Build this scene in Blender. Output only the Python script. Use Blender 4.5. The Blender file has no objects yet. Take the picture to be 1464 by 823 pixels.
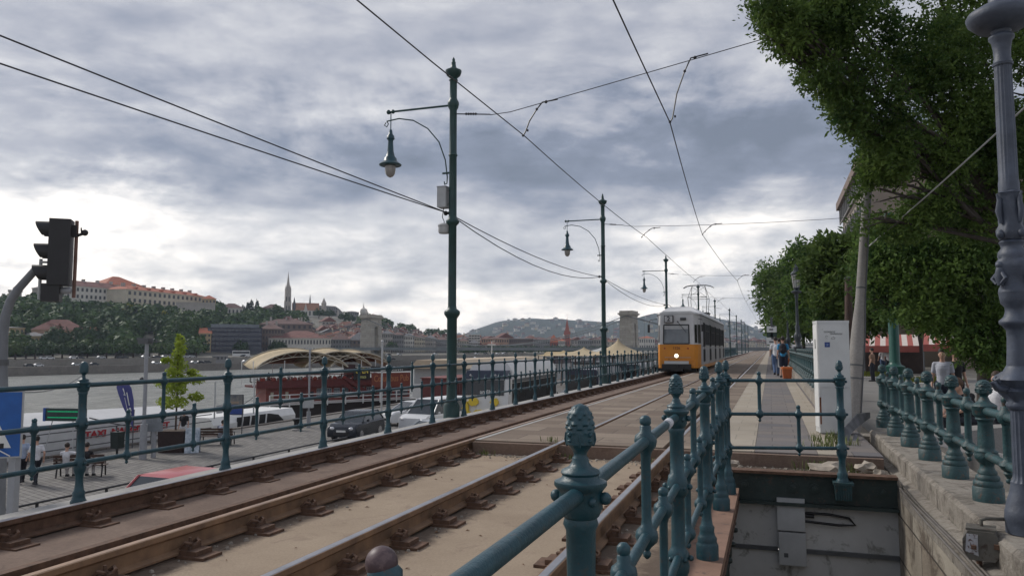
import bpy, bmesh, math, random
import numpy as np
from mathutils import Vector, Matrix
random.seed(7)
rng = np.random.default_rng(7)
C = bpy.context.scene.collection
SC = bpy.context.scene
PI = math.pi
def R(a): return math.radians(a)

# ------------------------------------------------------------------ camera
H = 1.3
F = 1090.0
TH = math.atan(368.0 / F)
PH = math.atan(84.5 / F)
cam_d = bpy.data.cameras.new('camera')
cam = bpy.data.objects.new('camera', cam_d)
C.objects.link(cam)
SC.camera = cam
cam.location = (0, 0, H)
cam.rotation_euler = (PI / 2 + PH, 0, TH)
cam_d.sensor_width = 36.0
cam_d.lens = 36.0 * F / 1464.0
cam_d.clip_start = 0.05
cam_d.clip_end = 9000
SC.view_settings.view_transform = 'Standard'
SC.view_settings.look = 'None'
SC.view_settings.exposure = 0.88
SC.view_settings.gamma = 1.0

_r = Vector((math.cos(TH), math.sin(TH), 0))
_fh = Vector((-math.sin(TH), math.cos(TH), 0))
_f = _fh * math.cos(PH) + Vector((0, 0, math.sin(PH)))
_u = _r.cross(_f)
def W(px, py, z=None, X=None, Y=None, d=None):
    """a survey ray of the site: where the sight line meets a height, an X, a Y or a distance"""
    v = _f + _r * ((px - 732.0) / F) + _u * ((411.5 - py) / F)
    if z is not None: t = (z - H) / v.z
    elif X is not None: t = X / v.x
    elif Y is not None: t = Y / v.y
    else: t = d / v.dot(_fh)
    return Vector((0, 0, H)) + v * t

# ------------------------------------------------------------------ mesh builder
class MB:
    def __init__(s):
        s.v = []; s.f = []; s.m = []; s.xf = None; s.mi = 0
    def add(s, vs, fs):
        b = len(s.v)
        if s.xf is not None: vs = [tuple(s.xf @ Vector(p)) for p in vs]
        s.v.extend(vs)
        for f in fs:
            s.f.append(tuple(i + b for i in f)); s.m.append(s.mi)
        return s
    def box(s, cx, cy, cz, sx, sy, sz, rz=0, tx=1.0, ty=1.0):
        vs = []
        c, n = math.cos(rz), math.sin(rz)
        for k, dz in enumerate((-.5, .5)):
            ax = sx * (tx if k else 1); ay = sy * (ty if k else 1)
            for x, y in ((-.5, -.5), (.5, -.5), (.5, .5), (-.5, .5)):
                X, Y = x * ax, y * ay
                vs.append((cx + X * c - Y * n, cy + X * n + Y * c, cz + dz * sz))
        return s.add(vs, [(3, 2, 1, 0), (4, 5, 6, 7), (0, 1, 5, 4), (1, 2, 6, 5), (2, 3, 7, 6), (3, 0, 4, 7)])
    def bx(s, x0, x1, y0, y1, z0, z1):
        return s.box((x0 + x1) / 2, (y0 + y1) / 2, (z0 + z1) / 2, abs(x1 - x0), abs(y1 - y0), abs(z1 - z0))
    def lathe(s, prof, n=16, at=(0, 0, 0), mod=None):
        vs = []; fs = []
        for k, (r, z) in enumerate(prof):
            for i in range(n):
                a = 2 * PI * i / n
                q = r * (mod(a, z, k) if mod else 1)
                vs.append((at[0] + q * math.cos(a), at[1] + q * math.sin(a), at[2] + z))
        for k in range(len(prof) - 1):
            for i in range(n):
                j = (i + 1) % n
                fs.append((k * n + i, k * n + j, (k + 1) * n + j, (k + 1) * n + i))
        fs.append(tuple(range(n - 1, -1, -1)))
        fs.append(tuple((len(prof) - 1) * n + i for i in range(n)))
        return s.add(vs, fs)
    def tube(s, pts, r, n=8, cap=True):
        pts = [Vector(p) for p in pts]
        rs = r if isinstance(r, (list, tuple)) else [r] * len(pts)
        vs = []; fs = []
        up = None
        for k, p in enumerate(pts):
            if k == 0: t = pts[1] - p
            elif k == len(pts) - 1: t = p - pts[k - 1]
            else: t = (pts[k + 1] - p).normalized() + (p - pts[k - 1]).normalized()
            if t.length < 1e-9: t = Vector((0, 0, 1))
            t.normalize()
            if up is None:
                up = Vector((0, 0, 1)) if abs(t.z) < .9 else Vector((1, 0, 0))
            a = t.cross(up)
            if a.length < 1e-6: a = t.cross(Vector((0, 1, 0)))
            a.normalize(); b = a.cross(t).normalized(); up = b
            for i in range(n):
                q = 2 * PI * i / n
                vs.append(tuple(p + (a * math.cos(q) + b * math.sin(q)) * rs[k]))
        for k in range(len(pts) - 1):
            for i in range(n):
                j = (i + 1) % n
                fs.append((k * n + j, k * n + i, (k + 1) * n + i, (k + 1) * n + j))
        if cap:
            fs.append(tuple(range(n)))
            fs.append(tuple((len(pts) - 1) * n + i for i in range(n - 1, -1, -1)))
        return s.add(vs, fs)
    def ball(s, c, r, n=10, m=7, sc=(1, 1, 1)):
        vs = [(c[0], c[1], c[2] - r * sc[2])]; fs = []
        for k in range(1, m):
            t = -PI / 2 + PI * k / m
            for i in range(n):
                a = 2 * PI * i / n
                vs.append((c[0] + r * sc[0] * math.cos(t) * math.cos(a), c[1] + r * sc[1] * math.cos(t) * math.sin(a), c[2] + r * sc[2] * math.sin(t)))
        vs.append((c[0], c[1], c[2] + r * sc[2]))
        for i in range(n): fs.append((0, 1 + (i + 1) % n, 1 + i))
        for k in range(m - 2):
            for i in range(n):
                j = (i + 1) % n
                fs.append((1 + k * n + i, 1 + k * n + j, 1 + (k + 1) * n + j, 1 + (k + 1) * n + i))
        L = len(vs) - 1; b = 1 + (m - 2) * n
        for i in range(n): fs.append((b + i, b + (i + 1) % n, L))
        return s.add(vs, fs)
    def prism(s, poly, a0, a1, axis='y'):
        """poly in the plane across the axis, extruded from a0 to a1"""
        n = len(poly)
        def P(p, a):
            if axis == 'y': return (p[0], a, p[1])
            if axis == 'x': return (a, p[0], p[1])
            return (p[0], p[1], a)
        vs = [P(p, a0) for p in poly] + [P(p, a1) for p in poly]
        fs = [tuple(range(n - 1, -1, -1)), tuple(range(n, 2 * n))]
        for i in range(n):
            j = (i + 1) % n
            fs.append((i, j, n + j, n + i))
        return s.add(vs, fs)
    def sweep(s, sec, path):
        """cross-section (x,z) swept through (x,y,z) stations along y"""
        n = len(sec); vs = []; fs = []
        for (X, Y, Z) in path:
            for (a, b) in sec: vs.append((X + a, Y, Z + b))
        for k in range(len(path) - 1):
            for i in range(n):
                j = (i + 1) % n
                fs.append((k * n + i, k * n + j, (k + 1) * n + j, (k + 1) * n + i))
        fs.append(tuple(range(n))); fs.append(tuple((len(path) - 1) * n + i for i in range(n - 1, -1, -1)))
        return s.add(vs, fs)
    def quad(s, a, b, c, d):
        return s.add([tuple(a), tuple(b), tuple(c), tuple(d)], [(0, 1, 2, 3)])
    def mesh(s, name, mats, smooth=None):
        me = bpy.data.meshes.new(name)
        me.from_pydata(s.v, [], s.f)
        for m in (mats if isinstance(mats, (list, tuple)) else [mats]): me.materials.append(m)
        if isinstance(mats, (list, tuple)) and len(mats) > 1:
            me.polygons.foreach_set('material_index', s.m)
        bm = bmesh.new(); bm.from_mesh(me)
        bmesh.ops.recalc_face_normals(bm, faces=bm.faces)
        bm.to_mesh(me); bm.free()
        if smooth:
            me.shade_smooth()
            me.set_sharp_from_angle(angle=R(smooth))
        me.update()
        return me

def ob(name, mb, mat, parent=None, smooth=None, loc=None, rz=0):
    me = mb.mesh(name, mat, smooth) if isinstance(mb, MB) else mb
    o = bpy.data.objects.new(name, me)
    C.objects.link(o)
    if parent is not None: o.parent = parent
    if loc is not None: o.location = loc
    if rz: o.rotation_euler = (0, 0, rz)
    return o
def tag(o, label, cat, group=None):
    o['label'] = label; o['category'] = cat
    if group: o['group'] = group
    return o
def T(name, label, cat, loc=(0, 0, 0), rz=0, group=None):
    o = bpy.data.objects.new(name, None); C.objects.link(o)
    o.empty_display_size = .2
    o.location = loc; o.rotation_euler = (0, 0, rz)
    return tag(o, label, cat, group)
def struct(name, mb, mat, smooth=None):
    o = ob(name, mb, mat, None, smooth); o['kind'] = 'structure'; return o
def stuff(o):
    o['kind'] = 'stuff'; return o
def dup(o, loc=None, rz=None, label=None, parent=None, scale=None):
    c = o.copy(); C.objects.link(c)
    if parent is not None: c.parent = parent
    if loc is not None: c.location = loc
    if rz is not None: c.rotation_euler = (0, 0, rz)
    if scale is not None: c.scale = scale
    if label: c['label'] = label
    for ch in o.children:
        dup(ch, parent=c)
    return c
def text(name, s, size, mat, parent, loc, rot, ext=.004, bold=0.0):
    cu = bpy.data.curves.new(name, 'FONT'); cu.body = s; cu.size = size
    cu.align_x = 'CENTER'; cu.align_y = 'CENTER'; cu.extrude = ext; cu.offset = bold
    cu.resolution_u = 3
    t = bpy.data.objects.new('tmp', cu)
    me = bpy.data.meshes.new_from_object(t)
    bpy.data.objects.remove(t)
    me.materials.clear(); me.materials.append(mat)
    o = bpy.data.objects.new(name, me); C.objects.link(o); o.parent = parent
    o.location = loc; o.rotation_euler = rot
    return o

# ------------------------------------------------------------------ materials
def nt(name):
    m = bpy.data.materials.new(name); m.use_nodes = True
    t = m.node_tree; t.nodes.clear()
    o = t.nodes.new('ShaderNodeOutputMaterial'); b = t.nodes.new('ShaderNodeBsdfPrincipled')
    t.links.new(b.outputs[0], o.inputs[0])
    return m, t, b
def N(t, k, **kw):
    n = t.nodes.new(k)
    for a, v in kw.items():
        if a.startswith('i_'): n.inputs[a[2:].replace('_', ' ')].default_value = v
        else: setattr(n, a, v)
    return n
def coord(t, world=False):
    if world: return t.nodes.new('ShaderNodeNewGeometry').outputs['Position']
    return t.nodes.new('ShaderNodeTexCoord').outputs['Object']
def c4(c): return (c[0], c[1], c[2], 1)
def ramp(t, fac, stops):
    r = t.nodes.new('ShaderNodeValToRGB')
    e = r.color_ramp.elements
    while len(e) < len(stops): e.new(.5)
    for k, (p, c) in enumerate(stops):
        e[k].position = p; e[k].color = c4(c) if not isinstance(c, float) else (c, c, c, 1)
    t.links.new(fac, r.inputs[0]); return r.outputs[0]
def noise(t, co, scale, detail=4, rough=.55, dist=0):
    n = N(t, 'ShaderNodeTexNoise'); n.inputs['Scale'].default_value = scale
    n.inputs['Detail'].default_value = detail; n.inputs['Roughness'].default_value = rough
    n.inputs['Distortion'].default_value = dist
    t.links.new(co, n.inputs['Vector']); return n.outputs['Fac']
def mix(t, fac, a, b, mode='MIX'):
    n = t.nodes.new('ShaderNodeMix'); n.data_type = 'RGBA'; n.blend_type = mode
    for s, v in ((n.inputs[0], fac), (n.inputs[6], a), (n.inputs[7], b)):
        if isinstance(v, (int, float)): s.default_value = v
        elif isinstance(v, tuple): s.default_value = c4(v)
        else: t.links.new(v, s)
    return n.outputs[2]
def bump(t, b, h, strength=.4, dist=.01):
    n = t.nodes.new('ShaderNodeBump'); n.inputs['Strength'].default_value = strength
    n.inputs['Distance'].default_value = dist
    t.links.new(h, n.inputs['Height']); t.links.new(n.outputs[0], b.inputs['Normal'])
def M(name, col, rough=.6, var=.18, scale=6, metal=0, col2=None, wear=None, wearamt=.62, bmp=0, bscale=None, world=False, spec=None, chips=None):
    m, t, b = nt(name)
    co = coord(t, world)
    f = noise(t, co, scale, 6, .6)
    lo = tuple(x * (1 - var) for x in col); hi = col2 if col2 else tuple(min(1, x * (1 + var)) for x in col)
    c = ramp(t, f, [(.3, lo), (.7, hi)])
    if wear:
        f2 = noise(t, co, scale * 2.7, 8, .7, .4)
        w = ramp(t, f2, [(wearamt - .03, 0.0), (wearamt + .05, 1.0)])
        c = mix(t, w, c, wear)
    if chips:
        f3 = noise(t, co, 75, 5, .75, .3); f4 = noise(t, co, 4.5, 3, .6)
        hh = t.nodes.new('ShaderNodeMath'); hh.operation = 'MULTIPLY'; t.links.new(f3, hh.inputs[0]); t.links.new(f4, hh.inputs[1])
        c = mix(t, ramp(t, hh.outputs[0], [(.345, 0.0), (.375, .9)]), c, chips)
    t.links.new(c, b.inputs['Base Color'])
    b.inputs['Roughness'].default_value = rough; b.inputs['Metallic'].default_value = metal
    if spec is not None: b.inputs['Specular IOR Level'].default_value = spec
    if bmp: bump(t, b, noise(t, co, bscale or scale * 6, 6, .65), bmp)
    return m
def glow(name, col, s):
    m, t, b = nt(name)
    b.inputs['Base Color'].default_value = c4(col)
    b.inputs['Emission Color'].default_value = c4(col); b.inputs['Emission Strength'].default_value = s
    return m
def glassy(name, col, rough=.08):
    m, t, b = nt(name)
    f = noise(t, coord(t), 1.3, 3)
    t.links.new(ramp(t, f, [(.3, tuple(x * .6 for x in col)), (.7, col)]), b.inputs['Base Color'])
    b.inputs['Roughness'].default_value = rough; b.inputs['Specular IOR Level'].default_value = .7
    return m

teal = M('teal_cast_iron', (.016, .062, .080), .36, .3, 9, wear=(.04, .062, .066), wearamt=.60, bmp=.3, bscale=60, chips=(.085, .05, .04))
teal_old = M('weathered_teal_iron', (.02, .062, .068), .5, .35, 7, wear=(.075, .05, .038), wearamt=.60, bmp=.5, bscale=45, chips=(.12, .06, .04))
sideglass = M('dull_dark_side_glass', (.012, .014, .017), .55, .3, 1.5, spec=.12)
teal_dark = M('dark_green_pole_paint', (.014, .05, .048), .42, .25, 4, bmp=.1)
lampgrey = M('blue_grey_lamp_paint', (.066, .080, .110), .52, .3, 6, wear=(.11, .12, .14), wearamt=.68, bmp=.35, bscale=40)
black = M('black_paint', (.015, .015, .017), .45, .3, 6)
blackplas = M('black_plastic', (.02, .02, .022), .55, .2, 6)
steel = M('worn_steel', (.38, .37, .38), .3, .2, 5, metal=.85)
rust = M('rusty_iron', (.11, .062, .04), .85, .35, 12, col2=(.17, .095, .06), bmp=.6, bscale=50)
rustlight = M('rusty_steel_flank', (.2, .12, .075), .75, .3, 5, col2=(.3, .18, .1), bmp=.3, bscale=60)
brownplate = M('brown_steel_plank', (.25, .15, .105), .8, .2, 3, wear=(.14, .09, .07), wearamt=.6, bmp=.3)
white = M('white_paint', (.72, .72, .7), .45, .06, 3)
offwhite = M('dirty_white_paint', (.56, .57, .56), .55, .12, 2.2, wear=(.36, .36, .35), wearamt=.66)
grey = M('grey_paint', (.3, .31, .33), .5, .12, 5)
lgrey = M('light_grey_plastic', (.42, .43, .43), .5, .1, 5)
dgrey = M('dark_grey_metal', (.09, .095, .1), .5, .2, 5)
rubber = M('black_rubber', (.02, .02, .02), .8, .2, 8)
glass = glassy('dark_window_glass', (.035, .045, .055))
glass2 = glassy('grey_window_glass', (.12, .14, .16))
chrome = M('bright_metal', (.6, .6, .62), .25, .1, 4, metal=.9)
redpaint = M('dark_red_boat_paint', (.115, .024, .022), .55, .2, 2)
redwood = M('brown_red_boat_wood', (.17, .042, .032), .6, .3, 4)
cream_canvas = M('cream_canvas', (.44, .355, .225), .8, .15, 1.5)
wood = M('dark_bench_wood', (.06, .032, .022), .65, .3, 6)
orange_plas = M('orange_plastic', (.62, .16, .03), .5, .12, 4)
# ------------------------------------------------------------------ world: overcast sky
w = bpy.data.worlds.new('World'); SC.world = w; w.use_nodes = True
t = w.node_tree; t.nodes.clear()
def MT(op, a, b=None, c=None, clamp=False):
    n = t.nodes.new('ShaderNodeMath'); n.operation = op; n.use_clamp = clamp
    for k, v in enumerate((a, b, c)):
        if v is None: continue
        if isinstance(v, (int, float)): n.inputs[k].default_value = v
        else: t.links.new(v, n.inputs[k])
    return n.outputs[0]
wo = t.nodes.new('ShaderNodeOutputWorld'); bg = t.nodes.new('ShaderNodeBackground')
bg2 = t.nodes.new('ShaderNodeBackground'); mx = t.nodes.new('ShaderNodeMixShader')
sky = t.nodes.new('ShaderNodeTexSky'); sky.sky_type = 'NISHITA'; sky.sun_disc = False
SUN_EL, SUN_AZ = R(38), R(-75)      # azimuth from +Y towards +X
sky.sun_elevation = SUN_EL; sky.sun_rotation = SUN_AZ
t.links.new(sky.outputs[0], bg.inputs[0]); bg.inputs[1].default_value = 0.07
tc = t.nodes.new('ShaderNodeTexCoord'); sx = t.nodes.new('ShaderNodeSeparateXYZ')
t.links.new(tc.outputs['Generated'], sx.inputs[0])
X_, Y_, Z_ = sx.outputs
az = MT('ARCTAN2', X_, Y_)
el = MT('ARCSINE', Z_)
zz = MT('ADD', MT('MAXIMUM', Z_, 0.0), 0.10)
cb = t.nodes.new('ShaderNodeCombineXYZ')
t.links.new(MT('DIVIDE', X_, zz), cb.inputs[0]); t.links.new(MT('DIVIDE', Y_, zz), cb.inputs[1])
cb.inputs[2].default_value = 3.7
n1 = noise(t, cb.outputs[0], .8, 10, .52, .25)
cb2 = t.nodes.new('ShaderNodeCombineXYZ')
t.links.new(az, cb2.inputs[0]); t.links.new(MT('MULTIPLY', el, 2.3), cb2.inputs[1]); cb2.inputs[2].default_value = 1.3
n2 = noise(t, cb2.outputs[0], 3.4, 10, .6, .5)
n3 = noise(t, cb2.outputs[0], 9.0, 8, .62, .2)
wob = MT('MULTIPLY', MT('SUBTRACT', n2, .5), .42)
wob2 = MT('MULTIPLY', MT('SUBTRACT', n3, .5), .16)
azw = MT('ADD', az, wob); elw = MT('ADD', MT('ADD', el, MT('MULTIPLY', wob, .4)), wob2)
def blob(px, py, wx, wy, amp):
    v = (W(px, py, d=100) - Vector((0, 0, H))).normalized()
    a0 = math.atan2(v.x, v.y); e0 = math.asin(v.z)
    sa = wx / F; se = wy / F
    q = MT('ADD', MT('POWER', MT('DIVIDE', MT('SUBTRACT', azw, a0), sa), 2.0),
           MT('POWER', MT('DIVIDE', MT('SUBTRACT', elw, e0), se), 2.0))
    return MT('MULTIPLY', MT('EXPONENT', MT('MULTIPLY', q, -1.0)), amp)
# lightness 0 dark slate .. 1 bright
def relief(sc, dx, dz, warp):
    outs = []
    for o_ in (0, 1):
        c_ = t.nodes.new('ShaderNodeCombineXYZ')
        t.links.new(MT('ADD', az, o_ * dx), c_.inputs[0]); t.links.new(MT('MULTIPLY', MT('ADD', el, o_ * dz), 2.6), c_.inputs[1]); c_.inputs[2].default_value = 5.1 + sc
        outs.append(noise(t, c_.outputs[0], sc, 9, .55, warp))
    return MT('SUBTRACT', outs[0], outs[1]), outs[0]
rl1, dn1 = relief(3.1, -.06, .03, .25)
rl2, dn2 = relief(8.5, -.022, .014, .2)
fade = MT('ADD', .34, MT('MULTIPLY', MT('EXPONENT', MT('MULTIPLY', MT('MAXIMUM', el, 0.0), -4.5)), .75))
base = MT('ADD', .385, MT('MULTIPLY', MT('SUBTRACT', n1, .5), .60))
base = MT('ADD', base, MT('MULTIPLY', MT('MULTIPLY', rl1, .95), fade)); base = MT('ADD', base, MT('MULTIPLY', MT('MULTIPLY', rl2, 1.0), fade))
base = MT('ADD', base, MT('MULTIPLY', MT('SUBTRACT', n2, .5), .62))
base = MT('ADD', base, MT('MULTIPLY', MT('MULTIPLY', MT('SUBTRACT', n3, .5), .42), fade))
lowglow = MT('MULTIPLY', MT('EXPONENT', MT('MULTIPLY', MT('MAXIMUM', el, 0.0), -8.5)), .42)
base = MT('ADD', base, lowglow)
for b_ in [(60, 320, 180, 55, .50), (300, 330, 260, 60, .20), (560, 410, 400, 60, .12), (1120, 320, 170, 45, .30),
           (950, 360, 260, 40, .10), (1010, 225, 330, 62, -.30), (800, 215, 160, 60, -.12), (230, 225, 330, 70, -.22),
           (640, 230, 200, 50, -.12), (560, 120, 260, 60, .08), (120, 60, 300, 90, .04), (430, 60, 200, 90, .06),
           (1000, 80, 300, 100, .03), (240, 350, 120, 26, -.16), (480, 350, 110, 22, -.12)]:
    base = MT('ADD', base, blob(*b_))
cr = ramp(t, base, [(.0, (.11, .128, .165)), (.20, (.150, .170, .218)), (.42, (.258, .268, .305)), (.62, (.38, .382, .40)),
                    (.82, (.57, .55, .535)), (1.0, (.82, .76, .70))])
t.links.new(cr, bg2.inputs[0]); bg2.inputs[1].default_value = 1.0
mx.inputs[0].default_value = .94
t.links.new(bg.outputs[0], mx.inputs[1]); t.links.new(bg2.outputs[0], mx.inputs[2]); t.links.new(mx.outputs[0], wo.inputs[0])
sun_d = bpy.data.lights.new('sun', 'SUN'); sun_d.energy = 1.3; sun_d.angle = R(14); sun_d.color = (1, .95, .88)
sun = bpy.data.objects.new('sun', sun_d); C.objects.link(sun)
sv = Vector((math.sin(SUN_AZ) * math.cos(SUN_EL), math.cos(SUN_AZ) * math.cos(SUN_EL), math.sin(SUN_EL)))
sun.rotation_euler = sv.to_track_quat('Z', 'Y').to_euler()

# ------------------------------------------------------------------ people
def remeshed(mb, voxel, name, mat, smooth=4):
    me = mb.mesh(name, mat)
    o = bpy.data.objects.new('tmp', me); C.objects.link(o)
    md = o.modifiers.new('r', 'REMESH'); md.mode = 'VOXEL'; md.voxel_size = voxel; md.use_smooth_shade = True
    s = o.modifiers.new('s', 'SMOOTH'); s.iterations = smooth; s.factor = .5
    dg = bpy.context.evaluated_depsgraph_get()
    m2 = bpy.data.meshes.new_from_object(o.evaluated_get(dg), depsgraph=dg)
    m2.name = name
    bpy.data.objects.remove(o)
    m2.materials.clear(); m2.materials.append(mat)
    m2.shade_smooth()
    return m2
def limb(mb, pts, rs, n=10):
    mb.tube(pts, list(rs), n)
    for p, r in zip(pts, rs): mb.ball(p, r, n, 6)
skinm = M('skin', (.5, .3, .22), .55, .08, 10)
cloth = {}
def clothm(name, col):
    if name not in cloth: cloth[name] = M(name + '_cloth', col, .85, .15, 14, bmp=.2, bscale=40)
    return cloth[name]
def joints(pose):
    """right side is +x, facing +y"""
    J = dict(pelvis=(0, 0, .95), chest=(0, .01, 1.28), neck=(0, -.01, 1.47), head=(0, .02, 1.63))
    for s, k in ((1, 'r'), (-1, 'l')):
        J['hip' + k] = (s * .09, 0, .90); J['kn' + k] = (s * .10, .02, .49); J['an' + k] = (s * .10, -.02, .09)
        J['sh' + k] = (s * .165, -.01, 1.385); J['el' + k] = (s * .215, -.03, 1.11); J['wr' + k] = (s * .24, .05, .88)
    if pose == 'walk':
        J.update(knr=(.09, .16, .50), anr=(.09, .22, .10), knl=(-.09, -.05, .48), anl=(-.09, -.32, .15),
                 elr=(.22, -.13, 1.14), wrr=(.23, -.06, .90), ell=(-.23, .06, 1.14), wrl=(-.23, .22, .95))
    if pose == 'carry':
        J.update(knr=(.09, .05, .50), knl=(-.09, -.03, .48), anl=(-.1, -.10, .09), anr=(.1, .10, .09))
    if pose in ('sit', 'sitarm', 'sitlean'):
        J = dict(pelvis=(0, 0, .50), chest=(0, -.06, .84), neck=(0, -.06, 1.04), head=(0, -.02, 1.20))
        for s, k in ((1, 'r'), (-1, 'l')):
            J['hip' + k] = (s * .09, .03, .47); J['kn' + k] = (s * .12, .44, .50); J['an' + k] = (s * .12, .42, .09)
            J['sh' + k] = (s * .165, -.07, .955); J['el' + k] = (s * .23, .05, .72); J['wr' + k] = (s * .15, .27, .60)
        if pose == 'sitarm': J.update(elr=(.42, -.14, .93), wrr=(.66, -.10, .95))
        if pose == 'sitlean':
            J.update(chest=(0, .12, .80), neck=(0, .22, .98), head=(0, .30, 1.11), shr=(.18, .16, .93), shl=(-.18, .16, .93),
                     elr=(.22, .34, .70), ell=(-.22, .34, .70), wrr=(.10, .50, .62), wrl=(-.10, .50, .62))
    return {k: Vector(v) for k, v in J.items()}
def person(label, loc, rz, pose, top, legs, hair=(.02, .015, .012), shorts=False, detail=.014, backpack=None, group=None, bare=False, bag=None, scale=1.0, name='person'):
    J = joints(pose)
    p = T(name, label, 'person', loc, rz, group)
    p.scale = (scale,) * 3
    b = MB()
    hd = J['head']; nk = J['neck']
    b.ball(hd, .098, 14, 10, (.80, .98, 1.16)); b.ball(hd + Vector((0, .035, -.055)), .06, 10, 8, (.9, .9, .9))
    b.ball(hd + Vector((0, .097, -.015)), .018, 6, 5, (.8, 1.1, 1.3))
    for s in (-1, 1):
        b.ball(hd + Vector((s * .080, 0, -.01)), .026, 6, 5, (.4, .8, 1.3))
        b.ball(hd + Vector((s * .03, .082, .012)), .014, 6, 5)
    limb(b, [nk - Vector((0, 0, .05)), nk + (hd - nk) * .45], (.056, .052))
    limb(b, [J['pelvis'], (J['pelvis'] + J['chest']) / 2, J['chest']], (.125, .115, .135))
    b.ball(J['chest'] + Vector((0, 0, .05)), .13, 12, 8, (1.05, .72, .8))
    limb(b, [J['shl'], nk - Vector((0, 0, .06)), J['shr']], (.050, .06, .050))
    for s, k in ((1, 'r'), (-1, 'l')):
        limb(b, [J['hip' + k], J['kn' + k], J['an' + k]], (.088, .056, .038))
        an = J['an' + k]
        limb(b, [an + Vector((0, -.03, -.045)), an + Vector((0, .15, -.06))], (.036, .032), 8)
        limb(b, [J['sh' + k], J['el' + k], J['wr' + k]], (.052, .040, .026))
        wv = (J['wr' + k] - J['el' + k]).normalized(); side = wv.cross(Vector((1, 0, 0)))
        side = side.normalized() if side.length > .1 else Vector((0, 1, 0))
        pal = J['wr' + k] + wv * .07
        b.tube([J['wr' + k], pal], [.026, .036], 8)
        for q, L in ((-.027, .058), (-.009, .075), (.009, .07), (.027, .055)):
            a = pal + side * q
            b.tube([a - wv * .01, a + wv * L * .55, a + wv * L + Vector((-s * .012, .01, 0))], [.011, .010, .008], 6)
        b.tube([J['wr' + k] + wv * .02, J['wr' + k] + wv * .05 + side * .042, J['wr' + k] + wv * .09 + side * .045], [.013, .012, .009], 6)
    ob('body', remeshed(b, detail, 'body', skinm, 2), None, p)
    h = MB()
    h.ball(hd + Vector((0, -.022, .046)), .108, 14, 10, (.86, .98, 1.02))
    if bare is False:
        hm = remeshed(h, detail, 'hair', M('hair', hair, .7, .3, 30), 1)
        ob('hair', hm, None, p)
    s_ = MB()
    limb(s_, [J['pelvis'] + Vector((0, 0, -.02)), (J['pelvis'] + J['chest']) / 2, J['chest']], (.145, .138, .155), 14)
    s_.ball(J['chest'] + Vector((0, 0, .05)), .15, 14, 8, (1.12, .78, .75))
    limb(s_, [J['shl'], nk - Vector((0, 0, .075)), J['shr']], (.060, .070, .060))
    for k in 'rl':
        m_ = J['sh' + k].lerp(J['el' + k], .62)
        limb(s_, [J['sh' + k], m_], (.063, .060))
    ob('shirt', remeshed(s_, detail, 'shirt', clothm(*top), 3), None, p)
    q = MB()
    limb(q, [J['pelvis'] + Vector((0, 0, .03)), J['pelvis'] - Vector((0, 0, .05))], (.140, .138), 14)
    for k in 'rl':
        if shorts:
            limb(q, [J['hip' + k], J['hip' + k].lerp(J['kn' + k], .88)], (.115, .098))
        else:
            limb(q, [J['hip' + k], J['kn' + k], J['an' + k] + Vector((0, 0, .02))], (.112, .078, .060))
    ob('shorts' if shorts else 'trousers', remeshed(q, detail, 'trousers', clothm(*legs), 3), None, p)
    for k in 'rl':
        an = J['an' + k]; z = MB()
        z.tube([an + Vector((0, -.06, -.045)), an + Vector((0, .06, -.045)), an + Vector((0, .18, -.06))], [.044, .048, .034], 10)
        z.box(an.x, an.y + .06, an.z - .082, .09, .27, .016)
        ob('shoe', z, clothm('shoe', (.03, .03, .035)), p, 40)
    if backpack:
        z = MB(); c = J['chest'] + Vector((0, -.21, -.04))
        z.ball(c, .2, 14, 10, (.78, .52, 1.15)); z.ball(c + Vector((0, -.08, -.08)), .12, 10, 8, (.95, .5, .9))
        bp = ob('backpack', z, clothm(*backpack), p, 60)
        y = MB()
        for s in (-1, 1):
            y.tube([c + Vector((s * .10, .04, .19)), J['chest'] + Vector((s * .12, .0, .245)), J['chest'] + Vector((s * .13, .15, .12)), J['chest'] + Vector((s * .16, .06, -.14)), c + Vector((s * .1, .05, -.15))], .018, 6)
        ob('shoulder_strap', y, clothm(*backpack), bp)
    return p
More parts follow.
